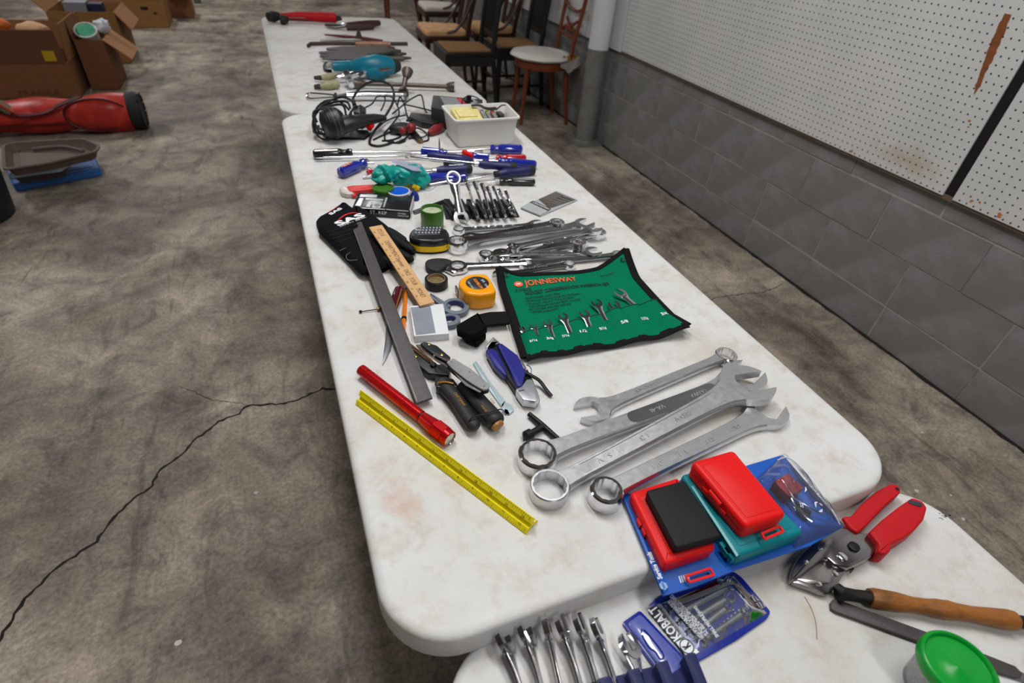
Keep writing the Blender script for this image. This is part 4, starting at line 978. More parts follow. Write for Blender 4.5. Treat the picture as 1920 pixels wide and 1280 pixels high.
# wooden yardstick
o, L = leaning('wooden_yardstick', 'printed wooden yardstick running from gloves to white box', 'yardstick', (704, 425), .043, (801, 571), .0185)
M_PINE = mat('pale_wood', (206, 164, 112), 0.55, var=0.08, scale=16, stretch=(2, 40, 10))
mb = MB(); mb.box(0, L, -.0145, .0145, -.002, .002); mb.bevel(.0005, 1); mb.build('stick', M_PINE, o, smooth=0)
M_STAMP = mat('brown_stamp', (96, 74, 66), 0.7, var=0.0)
for body, a, b in (('IT\'S O K', .05, .15), ('DEPARTMENT', .22, .44), ('Department', .45, .56), ('ONCE', .60, .67), ('YOUR', .70, .79), ('MONEY', .83, .93)):
    lettering(o, body, .014, T(L*(a+b)/2, .0015, .0021), M_STAMP, L*(b-a), depth=.0001)
for i in range(1, 12):
    lettering(o, str(37-i), .0060, T(L*i/12.2, -.0098, .0021), M_STAMP, depth=.0001, name='numeral')
mb = MB()
for i in range(90): mb.box(L*i/90, L*i/90+.0003, -.0145, -.0145+(.004 if i % 4 == 0 else .0022), .00195, .0021)
mk = mb.build('scale_marks', M_STAMP, o, smooth=0); mk['kind'] = 'stuff'

# two black work gloves
M_GLOVE = mat('black_glove_cloth', (13, 14, 17), 0.9, spec=0.15, var=0.15, scale=120, bump=0.35, bscale=500)
M_GLEATHER = mat('black_glove_leather', (17, 17, 20), 0.65, spec=0.25, var=0.12, scale=60, bump=0.2)
M_STITCH = mat('grey_stitch', (104, 108, 116), 0.7)
def pillow(mb, poly, z0, h, steps=((0, 0), (.0012, .35), (.004, .68), (.009, .9), (.016, 1.0))):
    A = sum(poly[i][0]*poly[(i+1) % len(poly)][1]-poly[(i+1) % len(poly)][0]*poly[i][1] for i in range(len(poly)))
    pl = poly if A > 0 else poly[::-1]
    mb.loft([[(x, y, z0+h*f) for x, y in inset(pl, d)] for d, f in steps]); return mb
o = at('work_glove', 'black work glove underneath, small white logo on its cuff', 'glove', 660, 470, 'pair of black work gloves')
mb = MB(); pillow(mb, loc(o, smooth2([(592, 414), (619, 396), (645, 380), (662, 390), (690, 404), (712, 416), (736, 452), (748, 478), (722, 505), (690, 512), (660, 495), (634, 468), (606, 440)], 3), TZ+.006), 0, .013); mb.build('body', M_GLOVE, o, smooth=70)
for i, (a, b) in enumerate((((735, 440), (768, 462)), ((742, 455), (778, 474)), ((738, 470), (774, 488)), ((726, 485), (755, 500)))):
    p, q = pp(o, *a, TZ+.009), pp(o, *b, TZ+.009); mb = MB(); mb.tube([p, p.lerp(q, .3), p.lerp(q, .65), p.lerp(q, .9), q], [.0095, .0102, .0098, .0085, .004], 12, flat=.85); mb.build('finger', M_GLEATHER, o)
# cuff corner stands proud at upper left with its logo
mb = MB(); pillow(mb, loc(o, [(592, 413), (619, 396), (644, 379), (664, 390), (640, 402), (612, 420), (598, 430)], TZ+.018), .006, .011, ((0, 0), (.001, .5), (.003, 1.0))); mb.build('cuff', M_GLOVE, o, smooth=70)
ptext(o, 'SAS', (618, 402), (640, 390), .0182, .013, M_PRINTW, bold=.0006)
mb = MB(); a, b = pp(o, 612, 400, TZ+.0182), pp(o, 636, 386, TZ+.0182); mb.tube([a, a.lerp(b, .5), b], .0007, 6); mb.build('cuff_piping', M_REDDARK, o)
o2 = at('work_glove', 'black work glove on top, large white and red logo', 'glove', 690, 450, 'pair of black work gloves')
HG = .0265
mb = MB(); pillow(mb, loc(o2, smooth2([(596, 428), (620, 412), (648, 398), (672, 390), (700, 405), (712, 414), (730, 428), (746, 446), (752, 470), (738, 492), (706, 505), (678, 513), (654, 489), (630, 465), (608, 444)], 3), TZ+.016), .0125, HG-.0125); g = mb.build('body', M_GLOVE, o2, smooth=70)
for i, (a, b) in enumerate((((728, 432), (760, 452)), ((738, 448), (775, 470)), ((736, 468), (768, 484)), ((722, 486), (748, 500)))):
    p, q = pp(o2, *a, TZ+.020), pp(o2, *b, TZ+.020); mb = MB(); mb.tube([p, p.lerp(q, .3), p.lerp(q, .65), p.lerp(q, .9), q], [.0095, .0105, .0098, .0085, .004], 12, flat=.85); mb.build('finger', M_GLEATHER, o2)
zt = HG+.0004
ptext(o2, 'SAS', (630, 421), (682, 402), zt, .029, M_PRINTW, bold=.0012)
ptext(o2, 'SAFETY GEAR', (637, 425), (686, 407), zt, .0055, M_PRINTW)
mb = MB(); mb.tube(spline([pp(o2, 632, 414, TZ+zt), pp(o2, 645, 404, TZ+zt), pp(o2, 660, 399, TZ+zt), pp(o2, 672, 399, TZ+zt)], 6), [.0006+.0016*math.sin(PI*i/18) for i in range(19)], 6, flat=.3); mb.build('red_swoosh', M_RED, o2)
for px in ([(637, 470), (650, 464), (664, 463)], [(666, 468), (655, 474), (649, 480), (655, 488), (680, 485)], [(702, 485), (716, 478)], [(671, 458), (686, 455), (697, 455)]):
    mb = MB(); mb.tube(spline([pp(o2, u, v, TZ+HG-.001) for u, v in px], 5), .0007, 5); mb.build('stitching', M_STITCH, o2)
for i in range(4):
    mb = MB(); mb.tube(spline([pp(o2, 612+i*6, 436+i*6, TZ+HG-.0005), pp(o2, 640+i*6, 428+i*6, TZ+HG+.0008), pp(o2, 668+i*4, 422+i*6, TZ+HG+.0008)], 5), .0011, 6); mb.build('cuff_rib', M_GLEATHER, o2)
mb = MB(); pillow(mb, loc(o2, [(722, 428), (734, 424), (752, 440), (756, 452), (744, 448)], TZ+HG+.004), HG-.006, .008, ((0, 0), (.002, .6), (.005, 1))); mb.build('knuckle_pad', M_GLEATHER, o2, smooth=70)

# hunting knife with maroon handle
o = at('sheath_knife', 'fixed blade knife with glossy maroon handle under the steel bar', 'knife', 730, 600)
pslab(o, 'blade', [(717, 683), (722, 640), (724, 606), (731, 600), (737, 612), (737, 632), (732, 656), (725, 670)], .0035, .001, mat('brushed_knife_steel', (170, 172, 178), 0.3, 1.0, var=0.04, stretch=(1, 20, 1)), 0, .0006, 2)
a, b = pp(o, 733, 585, TZ+.009), pp(o, 750, 541, TZ+.009)
mb = MB(); mb.tube([a, a.lerp(b, .1), a.lerp(b, .45), a.lerp(b, .8), a.lerp(b, .96), b], [.0065, .0085, .0100, .0108, .0105, .007], 16, flat=.8); hn = mb.build('handle', mat('maroon_resin', (74, 20, 32), 0.15, var=0.2, scale=40, coat=0.8), o)
mb = MB(); mb.tube([pp(o, 740, 585, TZ+.017), pp(o, 753, 541, TZ+.0175)], .0009, 6); mb.build('tang_line', M_GOLD, hn)
mb = MB(); a = pp(o, 731, 590, TZ+.008); b = pp(o, 735, 580, TZ+.008); mb.tube([a, b], [.0085, .0095], 14); mb.build('guard', M_BLACK, o)
# ball tipped rod with brass collar
o = at('ball_tip_rod', 'thin black rod with ball tip and brass collar', 'rod', 690, 583)
mb = MB(); mb.tube([pp(o, 677, 584, TZ+.003), pp(o, 712, 579, TZ+.004)], .0010, 8); mb.build('rod', M_BLACK, o)
mb = MB(); q = pp(o, 676, 584, TZ+.0033); mb.ell(q, (.0030, .0030, .0030), 12, 8); mb.build('ball_tip', M_BLACK, o)
mb = MB(); a, b = pp(o, 707, 580, TZ+.004), pp(o, 716, 578, TZ+.004); mb.tube([a, a.lerp(b, .4), a.lerp(b, .42), b], [.0038, .0038, .0030, .0030], 12); mb.build('brass_collar', mat('brass', (158, 122, 72), 0.35, 0.9), o)
# orange pencil with clip
o = at('orange_pencil', 'orange pencil with black clip beside the maroon knife', 'pencil', 756, 590)
mb = MB(); a, b = pp(o, 756, 622, TZ+.0042), pp(o, 761, 545, TZ+.0042); mb.tube([a, b], .0040, 6); mb.build('barrel', mat('orange_paint', (226, 118, 28), 0.4, var=0.05), o, smooth=25)
mb = MB(); d = (b-a).normalized(); mb.tube([b, b+d*.010], [.0036, .0014], 10); mb.build('tip', M_BLACK, o)
mb = MB(); q = a.lerp(b, .30); mb.tube([q-d*.003, q+d*.003], .0048, 12); cl = mb.build('clip_band', M_BLACK, o)
mb = MB(); sd = Vector((-d.y, d.x, 0)); mb.tube([q+sd*.004, q+sd*.010+Vector((0, 0, -.001)), q+sd*.012-d*.003], .0013, 8); mb.build('clip_arm', M_BLACK, cl)
mb = MB(); q = pp(o, 750, 604, TZ+.003); mb.ell(q, (.004, .003, .0025), 10, 6); mb.build('eraser', mat('orange_rubber', (206, 92, 30), 0.6), o)

# small white box with grey window
o = at('small_white_box', 'small flat white box with grey window beside scissors', 'box', 803, 602)
pslab(o, 'box_body', [(768, 573), (831, 569), (842, 625), (776, 630)], .0145, .0, mat('white_cardboard', (220, 222, 226), 0.6, var=0.03), .0015, .001)
pslab(o, 'window_panel', [(770, 576), (807, 573), (817, 624), (780, 628)], .0149, .0142, mat('grey_blue_film', (140, 146, 158), 0.3, var=0.12, scale=30, coat=0.4), .0004, .0003, 1)

# scissors with grey and blue loops
o = at('scissors', 'scissors with grey and blue plastic loops beside the tape measure', 'scissors', 850, 590)
M_SGREY = mat('grey_scissor_plastic', (104, 114, 126), 0.45); M_SBLUE = mat('blue_scissor_lining', (24, 32, 104), 0.5)
def loop(cx, cy, rx, ry, rot, h, w=.0042):
    pts = [];
    for i in range(28):
        a = 2*PI*i/28; x, y = rx*math.cos(a), ry*math.sin(a)
        pts.append((cx+x*math.cos(rot)-y*math.sin(rot), cy+x*math.sin(rot)+y*math.cos(rot)))
    q = [pp(o, u, v, TZ+h) for u, v in pts]; mb = MB()
    rings = []; c = sum(q, Vector())/len(q)
    for i, p in enumerate(q):
        d = (p-c).normalized()*w; z = Vector((0, 0, .0055)); rings.append([p-d-z, p+d-z*.8, p+d*1.1, p+d+z*.8, p-d+z])
    rings.append(rings[0]); mb.loft(rings, False, False); g = mb.build('finger_loop', M_SGREY, o, smooth=60)
    mb = MB(); rings = []
    for p in q:
        d = (p-c).normalized(); z = Vector((0, 0, .0050)); rings.append([p-d*w*1.02-z, p-d*w*1.02+z, p-d*w*1.25+z*.9, p-d*w*1.25-z*.9])
    rings.append(rings[0]); mb.loft(rings, False, False); mb.build('loop_lining', M_SBLUE, g, smooth=60)
loop(854, 577, 21, 12.5, .05, .007); loop(843, 602, 16, 9, -.1, .006)
pslab(o, 'handle_neck', [(806, 549), (814, 552), (836, 566), (846, 572), (836, 578), (822, 568), (808, 558)], .011, .002, M_SGREY, .002, .0015)
pslab(o, 'blade', [(780, 548), (808, 556), (822, 566), (812, 572), (796, 562)], .005, .002, M_DULLSTEEL, 0, .0006, 2)

# orange tape measure
o = at('tape_measure', 'orange yellow tape measure with black round label', 'tape measure', 893, 548)
M_TAPEY = mat('orange_yellow_plastic', (244, 160, 8), 0.28, var=0.02)
top = [(859, 533), (862, 521), (880, 513), (912, 512), (921, 524), (931, 543), (925, 549), (897, 553), (874, 550)]
mb = MB(); slab(mb, loc(o, top, TZ+.036), 0, .036, .010, .0055, 4, lofil=.004); bd = mb.build('housing', M_TAPEY, o, smooth=50)
c = pp(o, 895, 530, TZ+.0368); mb = MB(); mb.zlathe([(.0225, c.z-.003), (.0225, c.z), (.0215, c.z+.0006), (0, c.z+.0006)], 40, (c.x, c.y, 0)); lb = mb.build('round_label', mat('black_label', (34, 36, 42), 0.35), o)
ptext(o, 'KOMELON', (889, 523), (904, 541), .0376, .0085, mat('orange_lettering', (226, 130, 24), 0.5), lb, bold=.0003)
ptext(o, 'SELF LOCK', (878, 528), (887, 541), .0376, .0042, M_PRINTW, lb)
ptext(o, '25', (903, 524), (908, 529), .0376, .0068, M_PRINTW, lb); ptext(o, '7.5m', (909, 532), (915, 539), .0376, .0058, M_PRINTW, lb)
mb = MB(); q = pp(o, 857, 545, TZ+.012); mb.cbox(q, (.003, .018, .014)); mb.build('tape_hook', M_DULLSTEEL, o)

# black electrical tape roll
o = at('tape_roll', 'roll of black electrical tape with gold cardboard core', 'tape roll', 818, 536)
c = pp(o, 818, 521, TZ+.0195); o.location += Vector((c.x, c.y, 0))
MB().ring(.0178, .0230, 0, .019, 48).build('tape', M_BLACK, o)
MB().ring(.0166, .0180, .0002, .0188, 40).build('core', mat('gold_card_core', (154, 130, 92), 0.6), o)
mb = MB(); mb.zlathe([(.0160, .012), (.0160, .0128), (0, .0128)], 32); mb.build('core_print', mat('patterned_core', (112, 96, 58), 0.5, var=0.5, scale=260), o)

# yellow and black LED work light
o = at('led_work_light', 'black and yellow oval LED work light', 'work light', 805, 455)
ov = loc(o, [(766, 438), (772, 427), (790, 421), (822, 421), (840, 429), (844, 440), (836, 447), (812, 450), (785, 449), (771, 445)], TZ+.036)
mb = MB(); slab(mb, inset(ov, .0012) if True else ov, 0, .005, .012, .001, 2); mb.build('base', M_BLACK, o)
mb = MB(); slab(mb, ov, .005, .018, .012, .001, 2); mb.build('yellow_band', M_YELLOW, o, smooth=60)
mb = MB(); slab(mb, ov, .018, .034, .012, .006, 4); tp = mb.build('top_shell', mat('black_glossy', (30, 31, 34), 0.28), o, smooth=60)
mb = MB(); slab(mb, loc(o, [(777, 428), (790, 424), (822, 424), (827, 430), (824, 439), (780, 440)], TZ+.035), .0338, .0346, .003, .0004, 2); lp = mb.build('reflector_panel', mat('grey_reflector', (120, 124, 130), 0.25, 0.8, var=0.2, scale=200), tp)
for i in range(3):
    for j in range(8):
        q = pp(o, 780+j*6.2-i*1.2+2, 427.5+i*4.6, TZ+.035); mb = MB(); mb.ell((q.x, q.y, .0352), (.0021, .0021, .0020), 8, 5); mb.build('led', mat('led_lens', (226, 230, 236), 0.08, 0.3), lp)
q = pp(o, 834, 432, TZ+.0355); mb = MB(); mb.zlathe([(.0042, q.z-.003), (.0042, q.z), (.003, q.z+.001), (0, q.z+.001)], 16, (q.x, q.y, 0)); mb.build('power_button', M_BLACK, tp)

# ratcheting cutter with black and gold handles
o = at('ratchet_cutter', 'black cutting pliers with gold marked handles under a folding knife', 'cutting pliers', 850, 720)
M_CBLK = mat('black_cutter_steel', (44, 46, 50), 0.35, 0.3, var=0.08); M_GRIP = mat('black_grip', (34, 34, 37), 0.55, var=0.06, bump=0.06)
pslab(o, 'lower_jaw', [(767, 650), (777, 678), (803, 699), (842, 703), (846, 688), (812, 680), (800, 668)], .016, .002, M_CBLK, .002, .0015)
pslab(o, 'anvil', [(766, 648), (771, 644), (811, 674), (809, 682)], .019, .010, mat('copper_brown_anvil', (110, 74, 42), 0.45, 0.5, var=0.15), .0005, .0008)
pslab(o, 'anvil_slot', [(771, 649.5), (772.5, 648.5), (808, 676), (807, 678)], .0194, .018, M_BLACK, 0, .0003, 1)
pslab(o, 'upper_jaw', [(788, 643), (796, 640), (819, 647), (845, 669), (838, 678), (818, 668), (797, 652)], .017, .004, M_CBLK, .002, .0015)
pslab(o, 'cutting_blade', [(780, 646), (792, 645), (816, 668), (834, 680), (822, 684), (800, 668)], .0125, .009, mat('grey_blade', (112, 104, 98), 0.35, 0.9), 0, .0004, 2)
for u, v in ((805, 645.5), (829, 665), (780, 668)):
    q = pp(o, u, v, TZ+.0175); mb = MB(); mb.zlathe([(.0030, q.z-.001), (.0028, q.z+.0006), (.0008, q.z+.0012), (0, q.z+.0012)], 12, (q.x, q.y, 0)); mb.build('brass_screw', mat('brass_bright', (196, 166, 74), 0.25, 1.0), o)
q = pp(o, 812, 682, TZ+.02); mb = MB(); mb.zlathe([(.0052, q.z-.006), (.0052, q.z), (.004, q.z+.001), (0, q.z+.001)], 14, (q.x, q.y, 0)); mb.build('pivot', M_CBLK, o)
def grip(name, axis, rad, hs):
    pts = [pp(o, u, v, TZ+h) for (u, v), h in zip(axis, hs)]; mb = MB(); mb.tube(spline(pts, 5), [rad[0]]*0 or [rad[min(len(rad)-1, i//5)]+(rad[min(len(rad)-1, i//5+1)]-rad[min(len(rad)-1, i//5)])*(i % 5)/5 for i in range((len(axis)-1)*5+1)], 16, flat=.78); return mb.build(name, M_GRIP, o)
g1 = grip('lower_grip', [(828, 716), (838, 728), (858, 752), (876, 780), (888, 797), (893, 803)], [.0125, .0128, .0118, .0112, .0112, .006], [.014]*6)
g2 = grip('upper_grip', [(868, 722), (882, 735), (900, 756), (918, 776), (929, 788), (933, 793)], [.0135, .0140, .0142, .0148, .0150, .010], [.016]*6)
mb = MB(); q = spline([pp(o, 820, 717, TZ+.024), pp(o, 836, 716, TZ+.0262), pp(o, 850, 719, TZ+.024)], 6); mb.tube(q, .0014, 6); mb.build('gold_band', M_GOLD, g1)
ptext(o, 'CRAFTSMAN', (852, 736), (871, 760), .0240, .0068, M_GOLD, g1); ptext(o, 'USA', (920, 747), (927, 757), .0285, .006, M_GOLD, g2); ptext(o, 'PATENTED', (903, 760), (912, 772), .0285, .0045, M_GOLD, g2)
q = pp(o, 932, 796, TZ+.016); mb = MB(); mb.tube([q, q+Vector((.0015, -.004, 0))], [.0105, .0095], 16, flat=.7); mb.build('end_cap', mat('amber_cap', (158, 106, 34), 0.4), g2)
mb = MB(); mb.tube(spline([pp(o, 879, 790, TZ+.022), pp(o, 888, 781, TZ+.027), pp(o, 912, 775, TZ+.029), pp(o, 938, 767, TZ+.031), pp(o, 946, 773, TZ+.020)], 6), .0009, 6); mb.build('keeper_band', M_BLACK, o)
pslab(o, 'handle_plate', [(815, 704), (850, 709), (862, 726), (818, 726)], .020, .006, M_CBLK, .003, .002)

# folding pocket knife lying on the cutter
o = at('folding_knife', 'silver checkered folding knife lying on the black cutting pliers', 'pocket knife', 878, 705, z=TZ)
o.location.z = TZ+.0325
pslab(o, 'liner', [(836, 680), (850, 672), (882, 691), (918, 722), (917, 730), (905, 733), (878, 719), (846, 692)], .0405, .0330, mat('dark_liner', (60, 56, 54), 0.35, 0.8), .003, .0006)
pslab(o, 'scale', [(837, 678), (850, 671), (882, 690), (918, 720), (917, 727), (906, 730), (880, 715), (848, 690)], .0445, .0405, mat('checkered_steel', (196, 196, 200), 0.3, 0.95, var=0.05, scale=200, bump=1.0, bscale=900), .003, .0012)
for u, v in ((846, 678), (880, 697), (908, 724)):
    q = pp(o, u, v, TZ+.0446); mb = MB(); mb.zlathe([(.0018, q.z-.001), (.0014, q.z+.0006), (0, q.z+.0008)], 10, (q.x, q.y, 0)); mb.build('rivet', M_DULLSTEEL, o)
mb = MB(); mb.tube(spline([pp(o, 847, 678, TZ+.041), pp(o, 830, 670, TZ+.040), pp(o, 816, 664, TZ+.037), pp(o, 814, 672, TZ+.035), pp(o, 826, 680, TZ+.036), pp(o, 840, 687, TZ+.038)], 6), .0013, 8); mb.build('shackle', M_CHROME, o)
for dz in (.0345, .0365, .0385):
    pslab(o, 'folded_blade', [(846, 692), (878, 718), (904, 732), (900, 736), (872, 722)], dz+.0012, dz, M_DULLSTEEL, 0, .0003, 1)

# pale plastic wrench strip
o = at('pale_steel_strip', 'pale flat strip with a notched end behind the cutting pliers', 'strip', 925, 730)
pslab(o, 'strip_arm', [(887, 680), (893, 676), (920, 716), (948, 752), (942, 764), (912, 722)], .0035, .0005, mat('pale_blue_metal', (176, 196, 202), 0.4, 0.2, var=0.05), .001, .0006, 2)
pslab(o, 'notched_head', [(940, 758), (946, 751), (960, 760), (964, 768), (955, 776), (951, 768), (946, 767), (948, 776), (941, 770)], .0035, .0005, MATS['pale_blue_metal'], .001, .0006, 2)

# blue utility knife
o = at('utility_knife', 'blue utility knife with silver head and black lever', 'utility knife', 960, 695)
pslab(o, 'frame', [(925, 633), (935, 640), (972, 668), (990, 692), (1000, 712), (1010, 738), (1013, 747), (1006, 755), (980, 751), (966, 730), (950, 706), (928, 684), (911, 655), (912, 646)], .014, .003, M_BLACK, .003, .003)
pslab(o, 'silver_tail', [(924, 631), (937, 641), (930, 645), (923, 641), (914, 653), (910, 649)], .019, .004, M_SATIN, .001, .0012)
M_UB = mat('royal_blue_plastic', (36, 38, 128), 0.4, var=0.03)
pslab(o, 'upper_panel', [(933, 646), (940, 642), (971, 665), (986, 696), (979, 722), (970, 724), (955, 690)], .022, .010, M_UB, .003, .0025)
pslab(o, 'lower_panel', [(911, 656), (920, 652), (932, 656), (945, 684), (952, 702), (945, 702), (926, 683)], .018, .006, M_UB, .003, .0025)
hd = pslab(o, 'head', [(967, 729), (978, 724), (988, 711), (997, 710), (1009, 735), (1012, 745), (1005, 752), (981, 749)], .019, .004, mat('bright_cast_metal', (204, 208, 214), 0.32, 0.85), .002, .0012)
pslab(o, 'head_slot', [(972, 732), (983, 730), (983, 731.5), (972, 733.5)], .0193, .018, M_BLACK, 0, .0002, 1, parent=hd)
pslab(o, 'side_tab', [(974, 677), (980, 676), (988, 690), (985, 696)], .019, .008, M_SATIN, .001, .001)
mb = MB(); mb.tube(spline([pp(o, 984, 697, TZ+.018), pp(o, 1000, 706, TZ+.016), pp(o, 1012, 714, TZ+.012), pp(o, 1024, 730, TZ+.007), pp(o, 1034, 742, TZ+.004)], 6), .0034, 10, flat=.7); mb.build('lever', M_BLACK, o)
mb = MB(); mb.tube(spline([pp(o, 987, 684, TZ+.014), pp(o, 993, 687, TZ+.013), pp(o, 996, 692, TZ+.012), pp(o, 996, 700, TZ+.011)], 5), .0008, 6); mb.build('wire_ring', M_CHROME, o)
# ================================================================== pile of chrome combination wrenches
GP = 'chrome wrenches heaped behind the green pouch'
M_WSHAFT = mat('brushed_chrome', (196, 197, 202), 0.16, 1.0, var=0.06, scale=80, rvar=0.08)
PILE = [ # ring, jaw, ring radius, jaw radius, lift, jaw angle, label
 ((861, 437), (1006, 425), .0125, .0170, .0000, 15, 'chrome wrench at the back of the heap, small ring at left'),
 ((1043, 427), (884, 450), .0165, .0180, .0050, 15, 'chrome wrench with large bright ring at the heap back right'),
 ((858, 463), (1094, 424), .0205, .0210, .0090, 18, 'widest chrome wrench in the heap, big ring at left'),
 ((962, 470), (1112, 434), .0125, .0165, .0200, 15, 'chrome wrench on top of the heap, round ring facing up'),
 ((1122, 442), (1034, 463), .0150, .0150, .0060, -15, 'chrome wrench with ring at the far right of the heap'),
 ((1082, 465), (942, 480), .0165, .0170, .0080, 15, 'chrome wrench with red mark and thick ring right of centre'),
 ((911, 484), (1109, 477), .0140, .0175, .0070, 15, 'long chrome wrench with red mark near its left ring'),
 ((1158, 484), (990, 499), .0135, .0160, .0020, -15, 'long thin chrome wrench reaching under the pouch corner'),
 ((1067, 502), (941, 519), .0115, .0150, .0000, 15, 'front chrome wrench of the heap beside the green pouch'),
 ((1090, 458), (955, 486), .0130, .0160, .0000, 15, 'chrome wrench mostly buried under the heap')]
for i, (r, j, Rr, Rj, lift, ja, lb) in enumerate(PILE):
    o, L = between('combination_wrench', lb, 'wrench', r, j, TZ+lift, group=GP)
    o.location.z += .0003
    Rr *= 1.16; Rj *= 1.12
    wrench_parts(o, L, Rr, Rr*.68, .0125 if Rr < .018 else .017, Rr*.84, Rr*.94, .0078, Rj, Rj*1.02, jang=ja, tj=.0085, shaft=M_WSHAFT, ends=M_CHROME, ringmat=M_CHROME, groove=False)
    if i in (1, 5, 6, 7):
        mb = MB(); x = L*.16 if i != 7 else L*.10; mb.box(x, x+.007, -Rr*.3, Rr*.3, .0085, .0110); mb.build('red_mark', M_RED, o, smooth=0)
    if i in (2, 6, 8): emb(o, 'CRAFTSMAN', L*.5, .007, .0150 if i == 2 else .0128, width=L*.30)
# adjustable wrench with black grip
o, L = between('adjustable_wrench', 'chrome wrench with a black teardrop head beside the tape roll', 'wrench', (812, 498), (985, 496))
pslab(o, 'black_head', smooth2([(797, 492), (802, 486), (818, 483), (838, 484), (850, 490), (838, 495), (822, 507), (812, 506), (800, 500)], 3), .014, .002, M_BLACKMATT, 0, .003)
q = pp(o, 858, 500, TZ+.008); mb = MB(); mb.ring(.012, .0225, 0, .011, 36, M=T(q.x, q.y, .001)); mb.build('ring_end', M_CHROME, o)
mb = MB(); a, b = pp(o, 874, 498, TZ+.007), pp(o, 985, 492, TZ+.007); mb.tube([a, a.lerp(b, .15), a.lerp(b, .8), b], [.0115, .0085, .0095, .012], 12, flat=.5); mb.build('shaft', M_WSHAFT, o)
mb = MB(); q = pp(o, 838, 504, TZ+.006); mb.tube([pp(o, 842, 497, TZ+.007), pp(o, 838, 506, TZ+.006), pp(o, 850, 512, TZ+.005), pp(o, 868, 508, TZ+.006)], [.003, .005, .006, .004], 10); mb.build('lower_jaw', M_CHROME, o)

# ================================================================== ratcheting wrenches in a black holder
o = at('wrench_holder', 'black plastic holder carrying eight small chrome wrenches', 'holder', 900, 395)
pslab(o, 'tray', [(829, 384), (836, 409), (974, 405), (960, 378)], .004, .0, M_BLACK, .002, .001)
fx = [(838, 853), (862, 876), (880, 893), (897, 909), (911, 922), (925, 935), (938, 947), (951, 958)]
for i, (a, b) in enumerate(fx):
    u0, u1 = a-6, a+5
    pslab(o, 'fin', [(u0, 372+i*.2), (u1, 372), (b+5, 394), (b-7, 395)], .026-.0010*i, .002, M_BLACK, .001, .002, 2)
HW = [((864, 407), (850, 334), .0150, .088, 'largest ratchet wrench in the holder, ring facing up'), ((894, 402), (876, 345), .0120, .058, 'second ratchet wrench in the black holder'), ((909, 400), (892, 349), .0115, .055, 'third ratchet wrench in the black holder'), ((919, 401), (906, 352), .0110, .052, 'fourth ratchet wrench in the black holder'),
 ((931, 399), (916, 357), .0104, .048, 'fifth ratchet wrench in the black holder'), ((946, 400), (927, 356), .0098, .046, 'sixth ratchet wrench in the black holder'), ((958, 396), (937, 360), .0092, .043, 'seventh ratchet wrench in the black holder'), ((964, 398), (950, 363), .0086, .040, 'smallest ratchet wrench at the right end of the holder')]
for i, (jw, rg, R, zt, lb) in enumerate(HW):
    R *= 1.22
    w, L = between('ratchet_wrench', lb, 'wrench', jw, rg, TZ+.020, z2=TZ+zt, group='ratchet wrenches in the black holder')
    e = RX(1.10) if i else RX(.05)
    mb = MB(); rings = []
    for j in range(9):
        f = j/8; x = R*.6+(L-R*1.4)*f; hw = R*.42+R*.28*abs(f-.5)*2; ht = .0034
        rings.append([e @ Vector(p) for p in ((x, -hw, -ht*.5), (x, -hw*.7, -ht), (x, hw*.7, -ht), (x, hw, -ht*.5), (x, hw, ht*.5), (x, hw*.7, ht), (x, -hw*.7, ht), (x, -hw, ht*.5))])
    mb.loft(rings); mb.build('shaft', M_CHROME, w)
    mb = MB(); mb.ring(R*.72, R, -.004, .004, 28, M=e @ T(L, 0, 0)); mb.build('box_end', M_CHROME if i else M_SATIN, w)
    mb = MB(); mb.prism(jaw_outline(R*.95, R*.95, n=14), -.003, .003, e @ T(0, 0, 0) @ RZ(PI+.25)); mb.bevel(.0008, 1, 30); mb.build('open_end', M_CHROME, w)
# thin steel rod poking out behind the green tin
o = at('steel_punch', 'grey steel punch lying behind the green tin', 'punch', 800, 395)
mb = MB(); a, b = pp(o, 776, 398, TZ+.005), pp(o, 832, 378, TZ+.006); mb.tube([a, a.lerp(b, .35), a.lerp(b, .4), b], [.0048, .0048, .0042, .0040], 10); mb.build('rod', M_DULLSTEEL, o)
mb = MB(); mb.tube([a.lerp(b, .5), b], .0052, 10); mb.build('sleeve', M_BLACK, o)

# grey wallet of drill bits
o = at('bit_wallet', 'grey flat wallet of drill bits with dark window near table edge', 'bit wallet', 1025, 385)
pslab(o, 'back_sheet', [(976, 389), (1043, 357), (1083, 374), (1014, 404)], .004, .0005, mat('grey_vinyl', (168, 172, 174), 0.4, var=0.04), .002, .0008)
pslab(o, 'front_flap', [(976, 388), (998, 376), (1032, 392), (1013, 403)], .0065, .003, MATS['grey_vinyl'], .002, .0008)
pslab(o, 'window', [(1010, 373), (1042, 359), (1079, 374), (1030, 390)], .0055, .003, mat('smoky_window', (92, 84, 78), 0.12, var=0.15, scale=80, coat=0.6), .001, .0006)
pslab(o, 'dark_label', [(993, 379), (1000, 376), (1033, 391), (1027, 395)], .0068, .006, mat('slate_print', (56, 60, 64), 0.5), 0, .0001, 1)
ptext(o, 'CRAFTSMAN', (999, 379), (1029, 392), .0070, .010, M_PRINTW)
for i in range(5):
    mb = MB(); a, b = pp(o, 1022+i*8, 381-i*3.2+2, TZ+.0062), pp(o, 1040+i*7, 384-i*3.4+1, TZ+.0062); a = pp(o, 1024+i*7, 379-i*3, TZ+.0062); b = pp(o, 1048+i*6, 384-i*2.4, TZ+.0062); mb.tube([a, b], .0009+.0002*i, 8); mb.build('drill_bit', M_DULLSTEEL, o)

